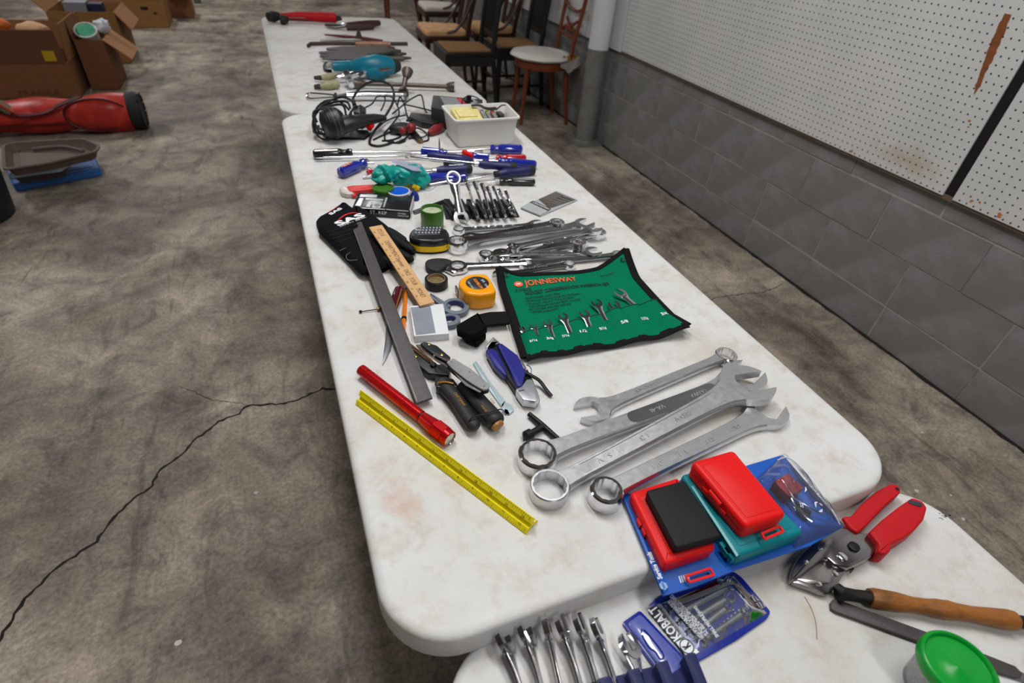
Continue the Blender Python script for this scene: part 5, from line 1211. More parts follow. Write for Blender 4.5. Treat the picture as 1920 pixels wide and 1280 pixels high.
# ================================================================== black boxed manual, green tin
o = at('black_box', 'flat black and silver printed box behind the gloves', 'box', 715, 395)
BOXM = mat('black_gloss_card', (30, 33, 36), 0.22, var=0.08)
top = [(672, 361), (774, 366), (767, 396), (661, 388)]
pslab(o, 'box_body', top, .0215, 0, BOXM, .0008, .0006)
M_SILV = mat('silver_print', (196, 198, 202), 0.25, 0.5)
for px in ([(676, 364), (708, 365), (706, 370), (674, 369)], [(674, 371), (682, 371), (676, 386), (666, 385)], [(686, 371), (719, 373), (718, 376), (685, 374)], [(691, 378), (697, 378), (693, 388), (686, 387)], [(701, 379), (717, 380), (713, 390), (697, 389)], [(723, 370), (727, 370), (721, 388), (718, 388)], [(664, 388), (722, 391.5), (722, 393), (663, 389.5)], [(724, 391.5), (766, 395), (766, 396), (724, 393)]):
    pslab(o, 'silver_block', px, .0219, .0212, M_SILV, 0, .0001, 1)
pslab(o, 'knob_print', smooth2([(701, 384), (707, 381), (713, 384), (707, 388)], 3), .0222, .0214, mat('grey_dial_print', (120, 124, 128), 0.3), 0, .0001, 1)
a, b = pp(o, 661, 388, TZ+.0215), pp(o, 767, 396, TZ+.0215); d = (b-a).normalized(); ang = math.atan2(d.y, d.x)
for body, f, w, sz in (('ST. REP', .45, .040, .012), ('SPARK', .87, .020, .0055), ('INSPECTOR', .89, .026, .0050)):
    c = a.lerp(b, f); lettering(o, body, sz, T(c.x, c.y, .0115 if sz > .01 else (.0135 if body == 'SPARK' else .0075)) @ RZ(ang) @ RX(PI/2) @ T(0, 0, .0004), M_PRINTW, w)
pslab(o, 'white_side', [(768, 393), (775, 366), (776, 367), (769, 395)], .0205, .001, mat('pale_carton', (196, 190, 186), 0.6), 0, .0002, 1)
o = at('green_tin', 'open green tin with a pale reflection painted on its contents behind the work light', 'tin', 810, 405)
c = pp(o, 810, 391, TZ+.046); o.location += Vector((c.x, c.y, 0)); R = .0265
M_OLIVE = mat('olive_green_plastic', (62, 112, 34), 0.35, var=0.08)
MB().zlathe([(R*.97, 0), (R, .001), (R, .0445), (R*.985, .046), (R*.90, .046), (R*.88, .044), (R*.88, .036)], 44, cap=True).build('wall', M_OLIVE, o)
MB().zlathe([(R*.88, .0355), (R*.88, .0385), (0, .0388)], 36).build('contents', mat('painted_reflection_green', (190, 200, 170), 0.25, var=0.35, scale=45, dirt=(58, 130, 80), dscale=40, damt=0.9), o)  # pale tone paints a green-white reflection into the contents' colour
o = at('green_tin', 'green tin half hidden under the teal rubber glove', 'tin', 716, 358)
c = pp(o, 718, 351, TZ+.028); o.location += Vector((c.x, c.y, 0))
MB().zlathe([(R*.97, 0), (R, .001), (R, .028), (R*.92, .0285), (R*.90, .026)], 40, cap=True).build('wall', M_OLIVE, o)
MB().zlathe([(R*1.03, .018), (R*1.03, .026), (R*.98, .0275)], 40, cap=False).build('screw_collar', M_OLIVE, o)
o = at('blue_jar', 'small white jar with a recessed bright blue lid', 'jar', 748, 365)
c = pp(o, 747.5, 356.5, TZ+.026); o.location += Vector((c.x, c.y, 0)); R = .0285
MB().zlathe([(R*.94, 0), (R*.98, .002), (R*.99, .020), (R*.99, .024), (R*.90, .0245), (R*.88, .016)], 40, cap=True).build('jar_wall', M_WHITE, o)
MB().zlathe([(R*.885, .021), (R*.885, .0235), (R*.80, .0240), (R*.55, .0225), (R*.42, .0215), (0, .0215)], 40).build('blue_lid', mat('bright_blue_plastic', (22, 88, 206), 0.3), o)
o = at('blue_knob', 'dark blue rounded knob beside the blue lidded jar', 'stopper', 777, 372)  # loose blue knob with grip ribs
c = pp(o, 777, 366, TZ+.012); o.location += Vector((c.x, c.y, 0))
MB().zlathe([(.0108, 0), (.0118, .001), (.0112, .010), (.0095, .016), (.006, .0205), (0, .0218)], 24).build('cap', mat('dark_blue_plastic', (24, 38, 128), 0.35), o)
mb = MB()
for i in range(12): mb.box(.0108, .0120, -.0008, .0008, .001, .009, RZ(i*PI/6))
mb.build('grip_ribs', MATS['dark_blue_plastic'], o, smooth=0)
# red snap-off cutter with a clear end
o = at('box_cutter', 'red box cutter with clear plastic end behind black box', 'box cutter', 670, 358)
pslab(o, 'red_body', [(650, 349), (660, 347), (704, 345), (706, 352), (668, 357), (655, 357)], .016, .002, mat('coral_red_plastic', (214, 54, 54), 0.4), .003, .003)
pslab(o, 'clear_end', [(636, 351), (642, 347), (654, 348), (660, 356), (664, 362), (650, 363), (640, 360)], .0135, .001, mat('milky_plastic', (206, 194, 184), 0.25), .003, .003)
pslab(o, 'red_slider', [(656, 358), (666, 357), (668, 365), (660, 366)], .011, .002, MATS['coral_red_plastic'], .002, .002)
# crumpled teal rubber glove lying over the green tin
from mathutils import noise as mnoise
o = at('rubber_glove', 'crumpled teal rubber glove heaped over the green tin', 'rubber glove', 752, 340)
M_TGLOVE = mat('teal_rubber', (0, 148, 138), 0.35, var=0.06, scale=30)
def crumple(name, c, r, seed, amp, n=64, m=40):
    mb = MB(); mb.ell((0, 0, 0), r, n, m)
    for v in mb.bm.verts:
        p = v.co.copy(); q = Vector((p.x*27+seed, p.y*27+seed*.3, p.z*27)); w = Vector((mnoise.noise(q*.5), mnoise.noise(q*.5+Vector((7, 0, 0))), mnoise.noise(q*.5+Vector((0, 9, 0)))))
        f = 1-abs(mnoise.noise(q*.75+w*1.3))*2.0; g = 1-abs(mnoise.noise(q*1.7+w))*2.0
        v.co = p*(1+amp*(.42*(f-.45)+.18*(g-.45)))
        v.co.z = max(v.co.z, -c[2]+.001); v.co += Vector(c)
    return mb.build(name, M_TGLOVE, o, smooth=22)
a = pp(o, 722, 326, TZ+.046); crumple('cuff', (a.x, a.y, .046), (.036, .028, .018), 3.1, 0.95)
a = pp(o, 758, 328, TZ+.034); crumple('palm', (a.x, a.y, .034), (.052, .030, .022), 8.7, 0.95)
a = pp(o, 786, 336, TZ+.022); crumple('finger', (a.x, a.y, .020), (.026, .030, .018), 5.5, 0.95)
a = pp(o, 716, 336, TZ+.036); crumple('thumb', (a.x, a.y, .036), (.028, .022, .012), 1.5, 0.95)
o = at('paper_tag', 'folded pale paper slip lying on the teal glove', 'paper', 760, 312)
o.location.z = TZ+.040
mb = MB(); A = [pp(o, *p) for p in ((738, 298, TZ+.062), (789, 307, TZ+.056), (776, 320, TZ+.060), (734, 304, TZ+.066))]; B = pp(o, 800, 322, TZ+.040)
v = [mb.bm.verts.new(p) for p in A]; mb.bm.faces.new(v); w = mb.bm.verts.new(B); mb.bm.faces.new((v[1], w, v[2]))
bmesh.ops.solidify(mb.bm, geom=mb.bm.faces[:], thickness=.0005); mb.build('sheet', mat('pale_lilac_paper', (208, 208, 228), 0.6), o, smooth=0)
# yellow foam ear plugs
for i, (u, v, lb) in enumerate(((764, 343, 'left yellow foam ear plug by the teal glove'), (780, 350, 'right yellow foam ear plug by the teal glove'))):
    o = at('ear_plug', lb, 'ear plug', u, v+4, 'yellow foam ear plugs'); a, b = pp(o, u-7, v-2, TZ+.014), pp(o, u+7, v+3, TZ+.010)
    mb = MB(); mb.tube([a, a.lerp(b, .1), a.lerp(b, .3), a.lerp(b, .45), a.lerp(b, .6), a.lerp(b, .9), b], [.003, .0062, .0066, .0052, .0066, .0060, .003], 14); mb.build('foam_body', mat('yellow_foam', (232, 188, 10), 0.75, var=0.06), o)
    mb = MB(); mb.ell(((a.x+b.x)/2, (a.y+b.y)/2, .0042), (.0045, .0045, .004), 10, 6); mb.build('foam_tip', MATS['yellow_foam'], o)
# pale blue cord of the plugs
o = at('thin_cord', 'thin pale blue cord trailing from the ear plugs', 'cord', 810, 352)
mb = MB(); mb.tube(spline([pp(o, 788, 352, TZ+.002), pp(o, 803, 357, TZ+.0015), pp(o, 816, 350, TZ+.0015), pp(o, 822, 342, TZ+.002), pp(o, 815, 346, TZ+.0015)], 8), .0007, 6); mb.build('cord', mat('pale_blue_cord', (150, 180, 210), 0.4), o)

# ================================================================== screwdrivers
GS = 'screwdrivers heaped across the table'
M_ACB = mat('clear_blue_acetate', (30, 44, 150), 0.12, var=0.08, coat=0.8); M_ACN = mat('navy_grip_plastic', (34, 34, 92), 0.42, var=0.05)
M_ACR = mat('clear_red_acetate', (178, 20, 34), 0.14, var=0.05, coat=0.8); M_ACK = mat('black_acetate', (22, 24, 28), 0.2, coat=0.4); M_ACW = mat('clear_acetate', (196, 198, 204), 0.12, coat=0.8)
def screwdriver(lb, tip, neck, butt, R, m, h=.0125, ht=.006, rs=.0032, collar=None, butt_m=None, flat_tip=True, style='fluted', hb=None):
    n_ = P(neck[0], neck[1], TZ+h); b_ = P(butt[0], butt[1], TZ+(h if hb is None else hb)); x = (n_-b_).normalized(); L = (n_-b_).length
    y = Vector((0, 0, 1)).cross(x).normalized(); z = x.cross(y); M = Matrix((x, y, z)).transposed().to_4x4(); M.translation = b_
    o = thing('screwdriver', lb, 'screwdriver', group=GS); o.matrix_world = M
    if style == 'grip': prof = [(.55, 0), (.92, .03), (1.0, .15), (.96, .35), (.80, .55), (.88, .72), (.94, .82), (.72, .93), (.60, 1.0)]
    else: prof = [(.60, 0), (.95, .04), (1.0, .10), (1.0, .62), (.92, .70), (.70, .76), (.70, .84), (.90, .90), (.88, .97), (.6, 1.0)]
    n = 24; mb = MB(); rings = []
    for r, f in prof:
        rings.append([Vector((f*L, R*r*(1-(.10 if (j % 4 == 0 and .05 < f < .65 and style != 'grip') else 0))*math.cos(2*PI*j/n), R*r*(1-(.10 if (j % 4 == 0 and .05 < f < .65 and style != 'grip') else 0))*math.sin(2*PI*j/n))) for j in range(n)])
    mb.loft(rings); hd = mb.build('handle', m, o, smooth=25 if style != 'grip' else 60)
    if butt_m:
        mb = MB(); mb.lathe([(R*.5, -.002), (R*.93, .001), (R*1.02, L*.05), (R*1.01, L*.16)], 20); mb.build('butt_cap', butt_m, hd)
    if collar:
        mb = MB(); mb.lathe([(R*.62, L*.94), (R*.62, L*1.10), (rs*1.1, L*1.12)], 12); mb.build('collar', collar, o, smooth=25)
    if tip:
        t_ = M.inverted() @ P(tip[0], tip[1], TZ+ht); a = Vector((L*.96, 0, 0)); d = t_-a
        mb = MB(); mb.tube([a, a+d*.93], rs, 10); mb.build('shaft', M_CHROME, o)
        mb = MB(); mb.tube([a+d*.92, a+d*.95, a+d*.985, a+d], [rs, rs*1.25, rs*1.2, rs*.9] if flat_tip else [rs, rs, rs*.6, rs*.2], 8, flat=.45 if flat_tip else 1.0); mb.build('tip', M_DULLSTEEL, o)
    return o
screwdriver('long black handled screwdriver at the left back', (905, 284), (661, 286), (587, 289), .0135, M_ACK, .0135, .012, .0048, None)
screwdriver('blue clear handled screwdriver at the right back', (760, 291), (919, 279), (979, 280), .0150, M_ACB, .015, .008, .0040)
screwdriver('long thin screwdriver with navy handle, bare rod at left', (590, 296), (802, 291), (872, 299), .0125, M_ACN, .013, .011, .0034, style='grip')
screwdriver('wide flat blade screwdriver with chrome bolster on top', (760, 293), (896, 307), (967, 314), .0140, M_ACN, .032, .030, .0042, M_CHROME, M_BLACKMATT, True, 'grip', .022)
screwdriver('blue clear screwdriver with white stripe at the right', (862, 300), (934, 302), (1006, 309), .0125, M_ACB, .0125, .006, .0034)
screwdriver('navy and black screwdriver at the right front', (872, 338), (934, 326), (1001, 318), .0145, M_ACN, .0145, .006, .0026, M_BLACKMATT, M_BLACKMATT, True, 'grip')
screwdriver('black and clear handled screwdriver nearest the wrench holder', (862, 343), (936, 340), (1003, 341), .0100, M_ACK, .0105, .006, .0028, M_ACW)
screwdriver('navy screwdriver with white logo in the middle of the heap', (798, 321), (817, 320), (884, 316), .0135, M_ACN, .0195, .018, .0034, M_SATIN, M_BLACKMATT, True, 'grip')
screwdriver('glossy blue screwdriver under the navy logo handle', (800, 347), (877, 333), (802, 333), .0130, M_ACB, .0135, .004, .0030)
screwdriver('stubby glossy blue screwdriver near the back', (862, 293), (884, 293), (917, 297), .0140, M_ACB, .0145, .012, .0028)
screwdriver('blue clear screwdriver with white shine at back centre', (858, 290), (838, 288), (790, 283), .0125, M_ACB, .0170, .012, .0030)
screwdriver('red clear handled screwdriver at the far right', (895, 297), (930, 296), (986, 296), .0100, M_ACR, .0105, .006, .0026)
screwdriver('dark navy screwdriver crossing behind the wide blade', (906, 296), (884, 298), (835, 309), .0130, M_ACN, .0135, .012, .003, None, M_BLACKMATT, True, 'grip')
screwdriver('blue and red stubby screwdriver alone at the left', (702, 306), (684, 305), (637, 325), .0150, M_ACB, .0150, .015, .0030, M_CHROME)
q = bpy.data.objects[[x.name for x in COL.objects if x.get('label') == 'blue and red stubby screwdriver alone at the left'][0]]
mb = MB(); mb.box(.012, .046, -.0052, .0052, .0140, .0158); mb.bevel(.0006, 1); pn = mb.build('red_stripe', M_ACR, q); lettering(pn, 'STANLEY', .005, T(.029, 0, .0160) @ RZ(0), M_PRINTW, .020)
q = bpy.data.objects[[x.name for x in COL.objects if x.get('label') == 'navy screwdriver with white logo in the middle of the heap'][0]]
for f_, b_ in ((0, 'ALLEGRO'),): lettering(q, b_, .010, T(.045, .002, .0142) @ RZ(PI), M_PRINTW, .042, bold=.0003)
screwdriver('small red handled screwdriver tucked under the teal glove', (680, 333), (706, 327), (690, 321), .0085, M_ACR, .009, .004, .0016)
screwdriver('white handled small brush tipped driver under the glove', (680, 333), (688, 332), (706, 328), .0050, M_WHITE, .0055, .005, .0026, None, None, False)
# red clip among the drivers
o = at('red_clip', 'small red plastic clip among the screwdrivers', 'clip', 876, 290)
pslab(o, 'clip_arm', [(866, 281), (872, 280), (887, 288), (884, 291), (874, 287)], .028, .006, M_RED, .001, .001); pslab(o, 'clip_jaw', [(868, 284), (873, 285), (882, 291), (879, 293)], .020, .004, M_RED, .001, .001)
# bare chisel blade, gimlet point
o = at('steel_scriber', 'thin upright dark point behind the blue screwdrivers', 'scriber', 824, 277)
mb = MB(); a = pp(o, 824, 279, TZ+.004); mb.tube([a, a+Vector((0, .001, .020)), a+Vector((0, .001, .034))], [.0028, .0024, .0006], 8); mb.build('point', M_DULLSTEEL, o)
mb = MB(); mb.tube([a+Vector((-.012, 0, -.001)), a+Vector((.012, 0, -.001))], .0026, 8); mb.build('cross_piece', M_DULLSTEEL, o)
# ================================================================== far end of the middle table: cords, heat tool, bin
M_CORD = mat('black_cord', (20, 20, 22), 0.5)
o = at('heat_tool', 'black corded heat tool with rounded motor and flat handle', 'heat tool', 640, 245)
M_TOOLB = mat('black_tool_housing', (32, 32, 34), 0.38, var=0.12, scale=40)
a, b = pp(o, 604, 236, TZ+.050), pp(o, 640, 226, TZ+.060)
mb = MB(); mb.tube([a, a.lerp(b, .12), a.lerp(b, .5), a.lerp(b, .85), b], [.022, .038, .046, .044, .034], 28); mb.build('motor_housing', M_TOOLB, o)
for i in range(6):
    c = a.lerp(b, .30+.1*i); d = (b-a).normalized(); mb = MB(); mb.tube([c, c+d*.003], .0470-.001*abs(i-2), 28, cap=False); mb.build('cooling_rib', mat('charcoal_rib', (58, 56, 54), 0.45) if i in (2, 4) else M_BLACK, o)
mb = MB(); mb.tube([pp(o, 630, 240, TZ+.040), pp(o, 650, 232, TZ+.050), pp(o, 680, 226, TZ+.050), pp(o, 705, 222, TZ+.046), pp(o, 720, 221, TZ+.042)], [.034, .036, .026, .020, .014], 18, flat=.7); mb.build('handle', M_TOOLB, o)
pslab(o, 'base_plate', [(604, 250), (618, 241), (690, 243), (694, 250), (684, 258), (640, 257), (612, 256)], .008, .0, M_BLACK, .004, .003)
mb = MB(); mb.tube([pp(o, 692, 240, TZ+.030), pp(o, 698, 234, TZ+.034)], [.010, .008], 12); mb.build('red_trigger', M_RED, o)
def cord(name, label, pts, r=.0030, m=None, root=None):
    """pts: (u, v, height) triples"""
    o_ = root or at(name, label, 'cord', pts[0][0], pts[0][1]); mb = MB(); mb.tube(spline([pp(o_, u, v, TZ+max(h, r*.5)) for u, v, h in pts], 8), r, 8)
    mb.build('cable', m or M_CORD, o_); return o_
rc = random.Random(9)
for i in range(4):
    mb = MB(); cc = pp(o, 616+i*3, 224-i*1.5, TZ+.060); R = .046+.006*i
    mb.tube(spline([cc+Vector((R*math.cos(t)*rc.uniform(.85, 1.1), R*.8*math.sin(t)*rc.uniform(.8, 1.1), R*math.sin(t)*.55+.012*i*math.cos(t)+rc.uniform(-.006, .006))) for t in [2*PI*k/10 for k in range(10)]], 4, True), .0034, 8); mb.build('cord_coil', M_CORD, o)
cord('', '', [(598, 236, .02), (590, 240, .01), (588, 246, .004), (594, 249, .003), (604, 247, .004)], .0034, root=o)
cord('', '', [(594, 228, .05), (590, 215, .06), (596, 200, .07), (612, 189, .075), (630, 188, .075), (645, 196, .07), (654, 206, .05)], .0034, root=o)
o = at('plug_adaptor', 'black plug in transformer with its cable arching over', 'adaptor', 676, 215)
pslab(o, 'transformer', [(662, 208), (664, 199), (676, 195), (686, 201), (685, 209), (676, 213)], .050, .0, M_TOOLB, .004, .004)
mb = MB(); mb.tube([pp(o, 666, 200, TZ+.05), pp(o, 663, 192, TZ+.062), pp(o, 662, 186, TZ+.07)], [.008, .006, .004], 10); mb.build('strain_relief', M_BLACK, o)
cord('', '', [(662, 186, .07), (664, 180, .075), (676, 164, .08), (694, 154, .085), (716, 153, .085), (732, 160, .08), (738, 172, .07), (738, 186, .06), (734, 198, .045), (724, 215, .03), (712, 232, .02), (700, 248, .008), (694, 260, .004), (694, 270, .003), (706, 274, .003), (722, 272, .003), (738, 266, .003)], .0042, root=o)
cord('', '', [(686, 201, .04), (698, 194, .035), (706, 182, .05), (716, 180, .05), (722, 184, .045), (720, 195, .03), (714, 208, .008)], .0026, root=o)
o = at('test_lead_tangle', 'tangle of thin black test leads with dark red grips', 'test leads', 750, 245)
for pts in ([(738, 268, .003), (756, 262, .004), (770, 250, .010), (782, 240, .012), (800, 250, .004), (803, 262, .003), (790, 266, .003)], [(745, 200, .02), (750, 182, .06), (758, 196, .03), (762, 212, .01), (766, 222, .006)], [(735, 214, .01), (752, 200, .03), (770, 186, .05), (788, 178, .055), (793, 188, .045), (796, 204, .02), (801, 212, .006)],
            [(720, 250, .004), (736, 232, .015), (748, 214, .03), (744, 196, .05), (734, 182, .055), (722, 180, .05)], [(700, 262, .003), (716, 254, .004), (736, 246, .006), (748, 244, .010), (752, 254, .004), (736, 262, .003), (716, 264, .003)], [(694, 252, .004), (708, 240, .008), (722, 228, .010), (740, 220, .014), (760, 216, .010)],
            [(760, 196, .02), (778, 200, .02), (795, 204, .015), (810, 208, .006)], [(722, 252, .003), (722, 262, .003), (734, 266, .003), (748, 268, .003), (760, 264, .003)]):
    mb = MB(); mb.tube([Vector((p.x, p.y, max(p.z, .0028))) for p in spline([pp(o, u, v, TZ+h) for u, v, h in pts], 8)], .0027, 7); mb.build('lead', M_CORD, o)
M_DRED = mat('dark_red_rubber', (128, 28, 34), 0.4, var=0.1)
mb = MB(); mb.ell(pp(o, 752, 240, TZ+.018), (.040, .028, .017), 18, 10); mb.build('coiled_bundle', mat('dark_green_black', (26, 34, 34), 0.5, var=0.2, bump=0.8, bscale=60), o)
for u, v, s in ((771, 240, .016), (755, 245, .012)):
    mb = MB(); mb.ell(pp(o, u, v, TZ+.030), (s, s*.85, s), 16, 10); mb.build('red_bulb', M_DRED, o)
mb = MB(); mb.tube([pp(o, 775, 250, TZ+.008), pp(o, 788, 264, TZ+.006)], [.012, .010], 10); mb.build('jack', M_BLACK, o); mb = MB(); mb.tube([pp(o, 785, 262, TZ+.007), pp(o, 790, 266, TZ+.006)], .008, 10); mb.build('brass_jack_end', mat('dull_brass', (128, 110, 80), 0.4, 0.8), o)
o = at('test_probe', 'dark red probe grip with black tip beside white bin', 'probe', 816, 244)
a, b = pp(o, 804, 250, TZ+.012), pp(o, 830, 236, TZ+.016); mb = MB(); mb.tube([a, a.lerp(b, .2), a.lerp(b, .55), a.lerp(b, .9), b], [.006, .013, .0155, .011, .006], 14); mb.build('grip', M_DRED, o)
mb = MB(); mb.tube([b, pp(o, 838, 231, TZ+.016)], [.006, .003], 10); mb.build('tip', M_BLACK, o)
cord('', '', [(804, 250, .012), (795, 256, .005), (780, 258, .003), (766, 260, .003)], .0022, root=o)
o = at('charger_bar', 'flat black charger bar left of the white bin', 'charger', 792, 225)
pslab(o, 'case', [(766, 218), (770, 210), (826, 216), (828, 226), (812, 231), (790, 228)], .022, 0, M_TOOLB, .003, .004)
mb = MB(); mb.tube([pp(o, 772, 224, TZ+.013), pp(o, 762, 226, TZ+.012)], [.006, .004], 10); mb.build('cable_boot', M_BLACK, o)
# meter box
o = at('meter_box', 'dark grey meter box behind the white bin', 'meter box', 855, 205)
pslab(o, 'case', [(812, 178), (858, 183), (905, 186), (898, 200), (842, 208), (808, 200)], .062, .0, mat('dark_grey_case', (52, 52, 54), 0.5), .003, .003)
pslab(o, 'face_plate', [(824, 180), (856, 183), (870, 196), (836, 200)], .0636, .061, mat('grey_face', (132, 132, 134), 0.45), .001, .0008)
pslab(o, 'red_sticker', [(856, 184), (864, 184), (876, 197), (868, 198)], .0644, .063, mat('red_sticker', (196, 48, 52), 0.5), 0, .0003, 1)
pslab(o, 'pale_sticker', [(876, 184), (888, 185), (896, 192), (884, 194)], .0640, .062, M_PRINTG, 0, .0003, 1)
mb = MB(); q = pp(o, 879, 188, TZ+.066); mb.zlathe([(.016, q.z-.003), (.016, q.z), (.009, q.z+.002), (.009, q.z+.014), (.006, q.z+.016), (0, q.z+.016)], 16, (q.x, q.y, 0)); mb.build('knob', M_BLACK, o)
cord('', '', [(866, 196, .068), (868, 186, .078), (878, 180, .085), (892, 182, .082), (902, 190, .075), (906, 198, .074)], .0020, root=o)

# white bin
BH = .088
o = at('white_bin', 'white plastic bin holding a sponge and markers', 'bin', 905, 245)
q0 = P(905, 212, TZ+BH); o.location = (q0.x, q0.y, TZ+.0004)
rim = loc(o, [(826, 197), (950, 192), (977, 220), (853, 227)], TZ+BH)
A = sum(rim[i][0]*rim[(i+1) % 4][1]-rim[(i+1) % 4][0]*rim[i][1] for i in range(4)); rim = rim if A > 0 else rim[::-1]
M_BIN = mat('ivory_plastic', (222, 222, 216), 0.45, var=0.02)
mb = MB(); R_ = []
for d, z, r in ((.019, 0, .010), (.016, .002, .012), (.0055, BH-.008, .014), (.0055, BH-.007, .014), (0, BH-.006, .016), (0, BH-.001, .016), (.0012, BH, .016), (.0058, BH, .014), (.007, BH-.002, .013), (.017, .004, .010)):
    R_.append([(x, y, z) for x, y in roundpoly(inset(rim, d), r, 5)])
mb.loft(R_); mb.build('tub', M_BIN, o, smooth=35)
def inbin(name, label, cat, u, v): t = at(name, label, cat, u, v); t.location.z = TZ+.0052; return t
def inb(o_, name, px, h1, h0, m, r=.002, fil=.002): return pslab(o_, name, px, h1, h0, m, r, fil)
o = thing('sponge', 'pale yellow sponge block inside the white bin', 'sponge', P(872, 214, TZ+.08)); o.location.z = TZ+.0052
M_SPONGE = mat('pale_yellow_sponge', (222, 212, 138), 0.9, var=0.12, scale=60, bump=0.8, bscale=180, dirt=(226, 186, 140), dscale=14, damt=0.6)
inb(o, 'sponge_block', [(844, 201), (893, 198), (906, 221), (858, 224)], .080, .0052, M_SPONGE, .004, .004)
inb(o, 'scuffed_face', [(852, 205), (886, 203), (896, 217), (862, 219)], .0826, .0815, mat('sponge_top', (226, 206, 142), 0.95, var=0.2, scale=40, bump=0.8, bscale=150), .004, .0004)
for nm, lb, px, h, m in (('marker', 'grey marker next to the sponge in the bin', [(900, 205), (905, 204), (914, 221), (908, 222)], .074, mat('grey_marker', (176, 178, 190), 0.4)), ('marker', 'yellow green marker inside the white bin', [(909, 205), (914, 205), (922, 220), (917, 221)], .072, mat('lime_marker', (170, 200, 40), 0.4)), ('marker', 'red marker inside the white bin', [(919, 206), (924, 205), (933, 218), (927, 219)], .070, mat('red_marker', (204, 50, 50), 0.4)), ('marker', 'black marker at the right inside the bin', [(928, 206), (936, 205), (946, 214), (938, 217)], .064, M_BLACK)):
    o = thing(nm, lb, 'marker', P(px[2][0]-4, px[2][1]-6, TZ+h), group='markers in the white bin'); o.location.z = TZ+.0052
    pslab(o, 'barrel', px, h, .0052, m, .002, .002); c = [(px[2][0]*.4+px[1][0]*.6, px[2][1]*.4+px[1][1]*.6), px[2], px[3], (px[3][0]*.4+px[0][0]*.6, px[3][1]*.4+px[0][1]*.6)]
    pslab(o, 'cap', c, h+.0012, .010, mat('cap_'+m.name, tuple(int(255*((x*1.055**0)**(1/2.2))) for x in (0.25, 0.25, 0.27)), 0.4) if m is not M_BLACK else M_TOOLB, .002, .001)
o = thing('black_strap', 'black strap bunched behind the sponge in the bin', 'strap', P(900, 203, TZ+.08)); o.location.z = TZ+.0052
mb = MB(); mb.tube(spline([pp(o, 884, 198, TZ+.088), pp(o, 898, 197, TZ+.090), pp(o, 908, 202, TZ+.084), pp(o, 918, 204, TZ+.078), pp(o, 930, 203, TZ+.076)], 6), .007, 8, flat=.5); mb.build('webbing', mat('dark_brown_strap', (46, 36, 36), 0.7), o)
mb = MB(); mb.tube(spline([pp(o, 930, 206, TZ+.070), pp(o, 940, 198, TZ+.086), pp(o, 948, 197, TZ+.091)], 6), .002, 8); mb.build('loose_end', M_CORD, o)

# ================================================================== far table
def bar(o_, name, pts, r, m, n=10, flat=1.0):
    mb = MB(); mb.tube([pp(o_, u, v, TZ+h) for u, v, h in pts], r, n, flat=flat); return mb.build(name, m, o_)
o = at('red_bolt_cutter', 'long red tool with two black rubber ends on the far table', 'bolt cutter', 575, 38)
bar(o, 'red_arm', [(526, 30, .03), (560, 30, .03), (600, 32, .03), (630, 33, .03)], [.014, .022, .026, .026], M_REDDARK, 12)
bar(o, 'second_arm', [(530, 34, .02), (570, 35, .02), (628, 36, .02)], [.012, .014, .018], mat('deep_red', (128, 18, 26), 0.4), 10)
bar(o, 'rubber_end', [(503, 32, .03), (512, 31, .03), (522, 30, .03)], [.022, .028, .020], M_BLACKMATT, 14); bar(o, 'rubber_end', [(525, 37, .024), (531, 37, .024), (538, 36, .024)], [.020, .025, .016], M_BLACKMATT, 14)
bar(o, 'steel_head', [(628, 35, .026), (636, 34, .026), (640, 36, .02)], [.018, .014, .008], M_IRON, 10)
o = at('garden_shears', 'brown handled clippers lying behind the iron bars', 'clippers', 665, 52)
M_BRH = mat('dark_brown_handle', (64, 40, 38), 0.5, var=0.2)
bar(o, 'handle', [(650, 48, .02), (670, 47, .02), (695, 45, .02), (711, 43, .02)], [.016, .020, .020, .014], M_BRH, 12); bar(o, 'handle', [(650, 52, .014), (675, 52, .014), (700, 51, .014)], [.012, .014, .010], M_BRH, 12)
bar(o, 'blade', [(610, 47, .012), (628, 48, .014), (648, 48, .018)], [.010, .013, .010], M_IRON, 10, .6); bar(o, 'blade', [(614, 51, .008), (632, 52, .010), (648, 50, .014)], [.006, .009, .008], M_DULLSTEEL, 10, .6)
bar(o, 'pivot_bolt', [(643, 46, .036), (648, 44, .044)], [.010, .007], M_CHROME, 12)
o = at('scraper', 'thin dark red scraper with upright dark fin', 'scraper', 665, 72)
bar(o, 'arm', [(609, 65, .012), (640, 68, .012), (676, 71, .012), (717, 76, .010)], [.006, .012, .014, .008], mat('dark_oxide_red', (92, 44, 50), 0.6), 10, .6); mb = MB(); q = pp(o, 674, 71, TZ+.015); mb.prism([(-.020, 0), (.016, 0), (-.002, .050)], -.003, .003, T(q.x, q.y, q.z) @ RX(PI/2)); mb.build('fin', M_IRON, o, smooth=0)
bar(o, 'lower_arm', [(600, 75, .005), (640, 74, .006), (700, 74, .006)], [.003, .006, .006], M_DULLSTEEL, 8)
o = at('rusty_bar', 'long rusty iron bar with bent end and coppery middle', 'iron bar', 670, 84)
bar(o, 'bar', [(578, 86, .008), (582, 82, .008), (620, 81, .008), (690, 82, .008), (764, 82, .008)], .0085, M_IRON, 8); bar(o, 'copper_wrap', [(666, 82, .0095), (700, 82, .0095), (732, 83, .0095)], .0125, mat('coppery_rust', (150, 112, 92), 0.5, 0.5, var=0.3, scale=60), 10)
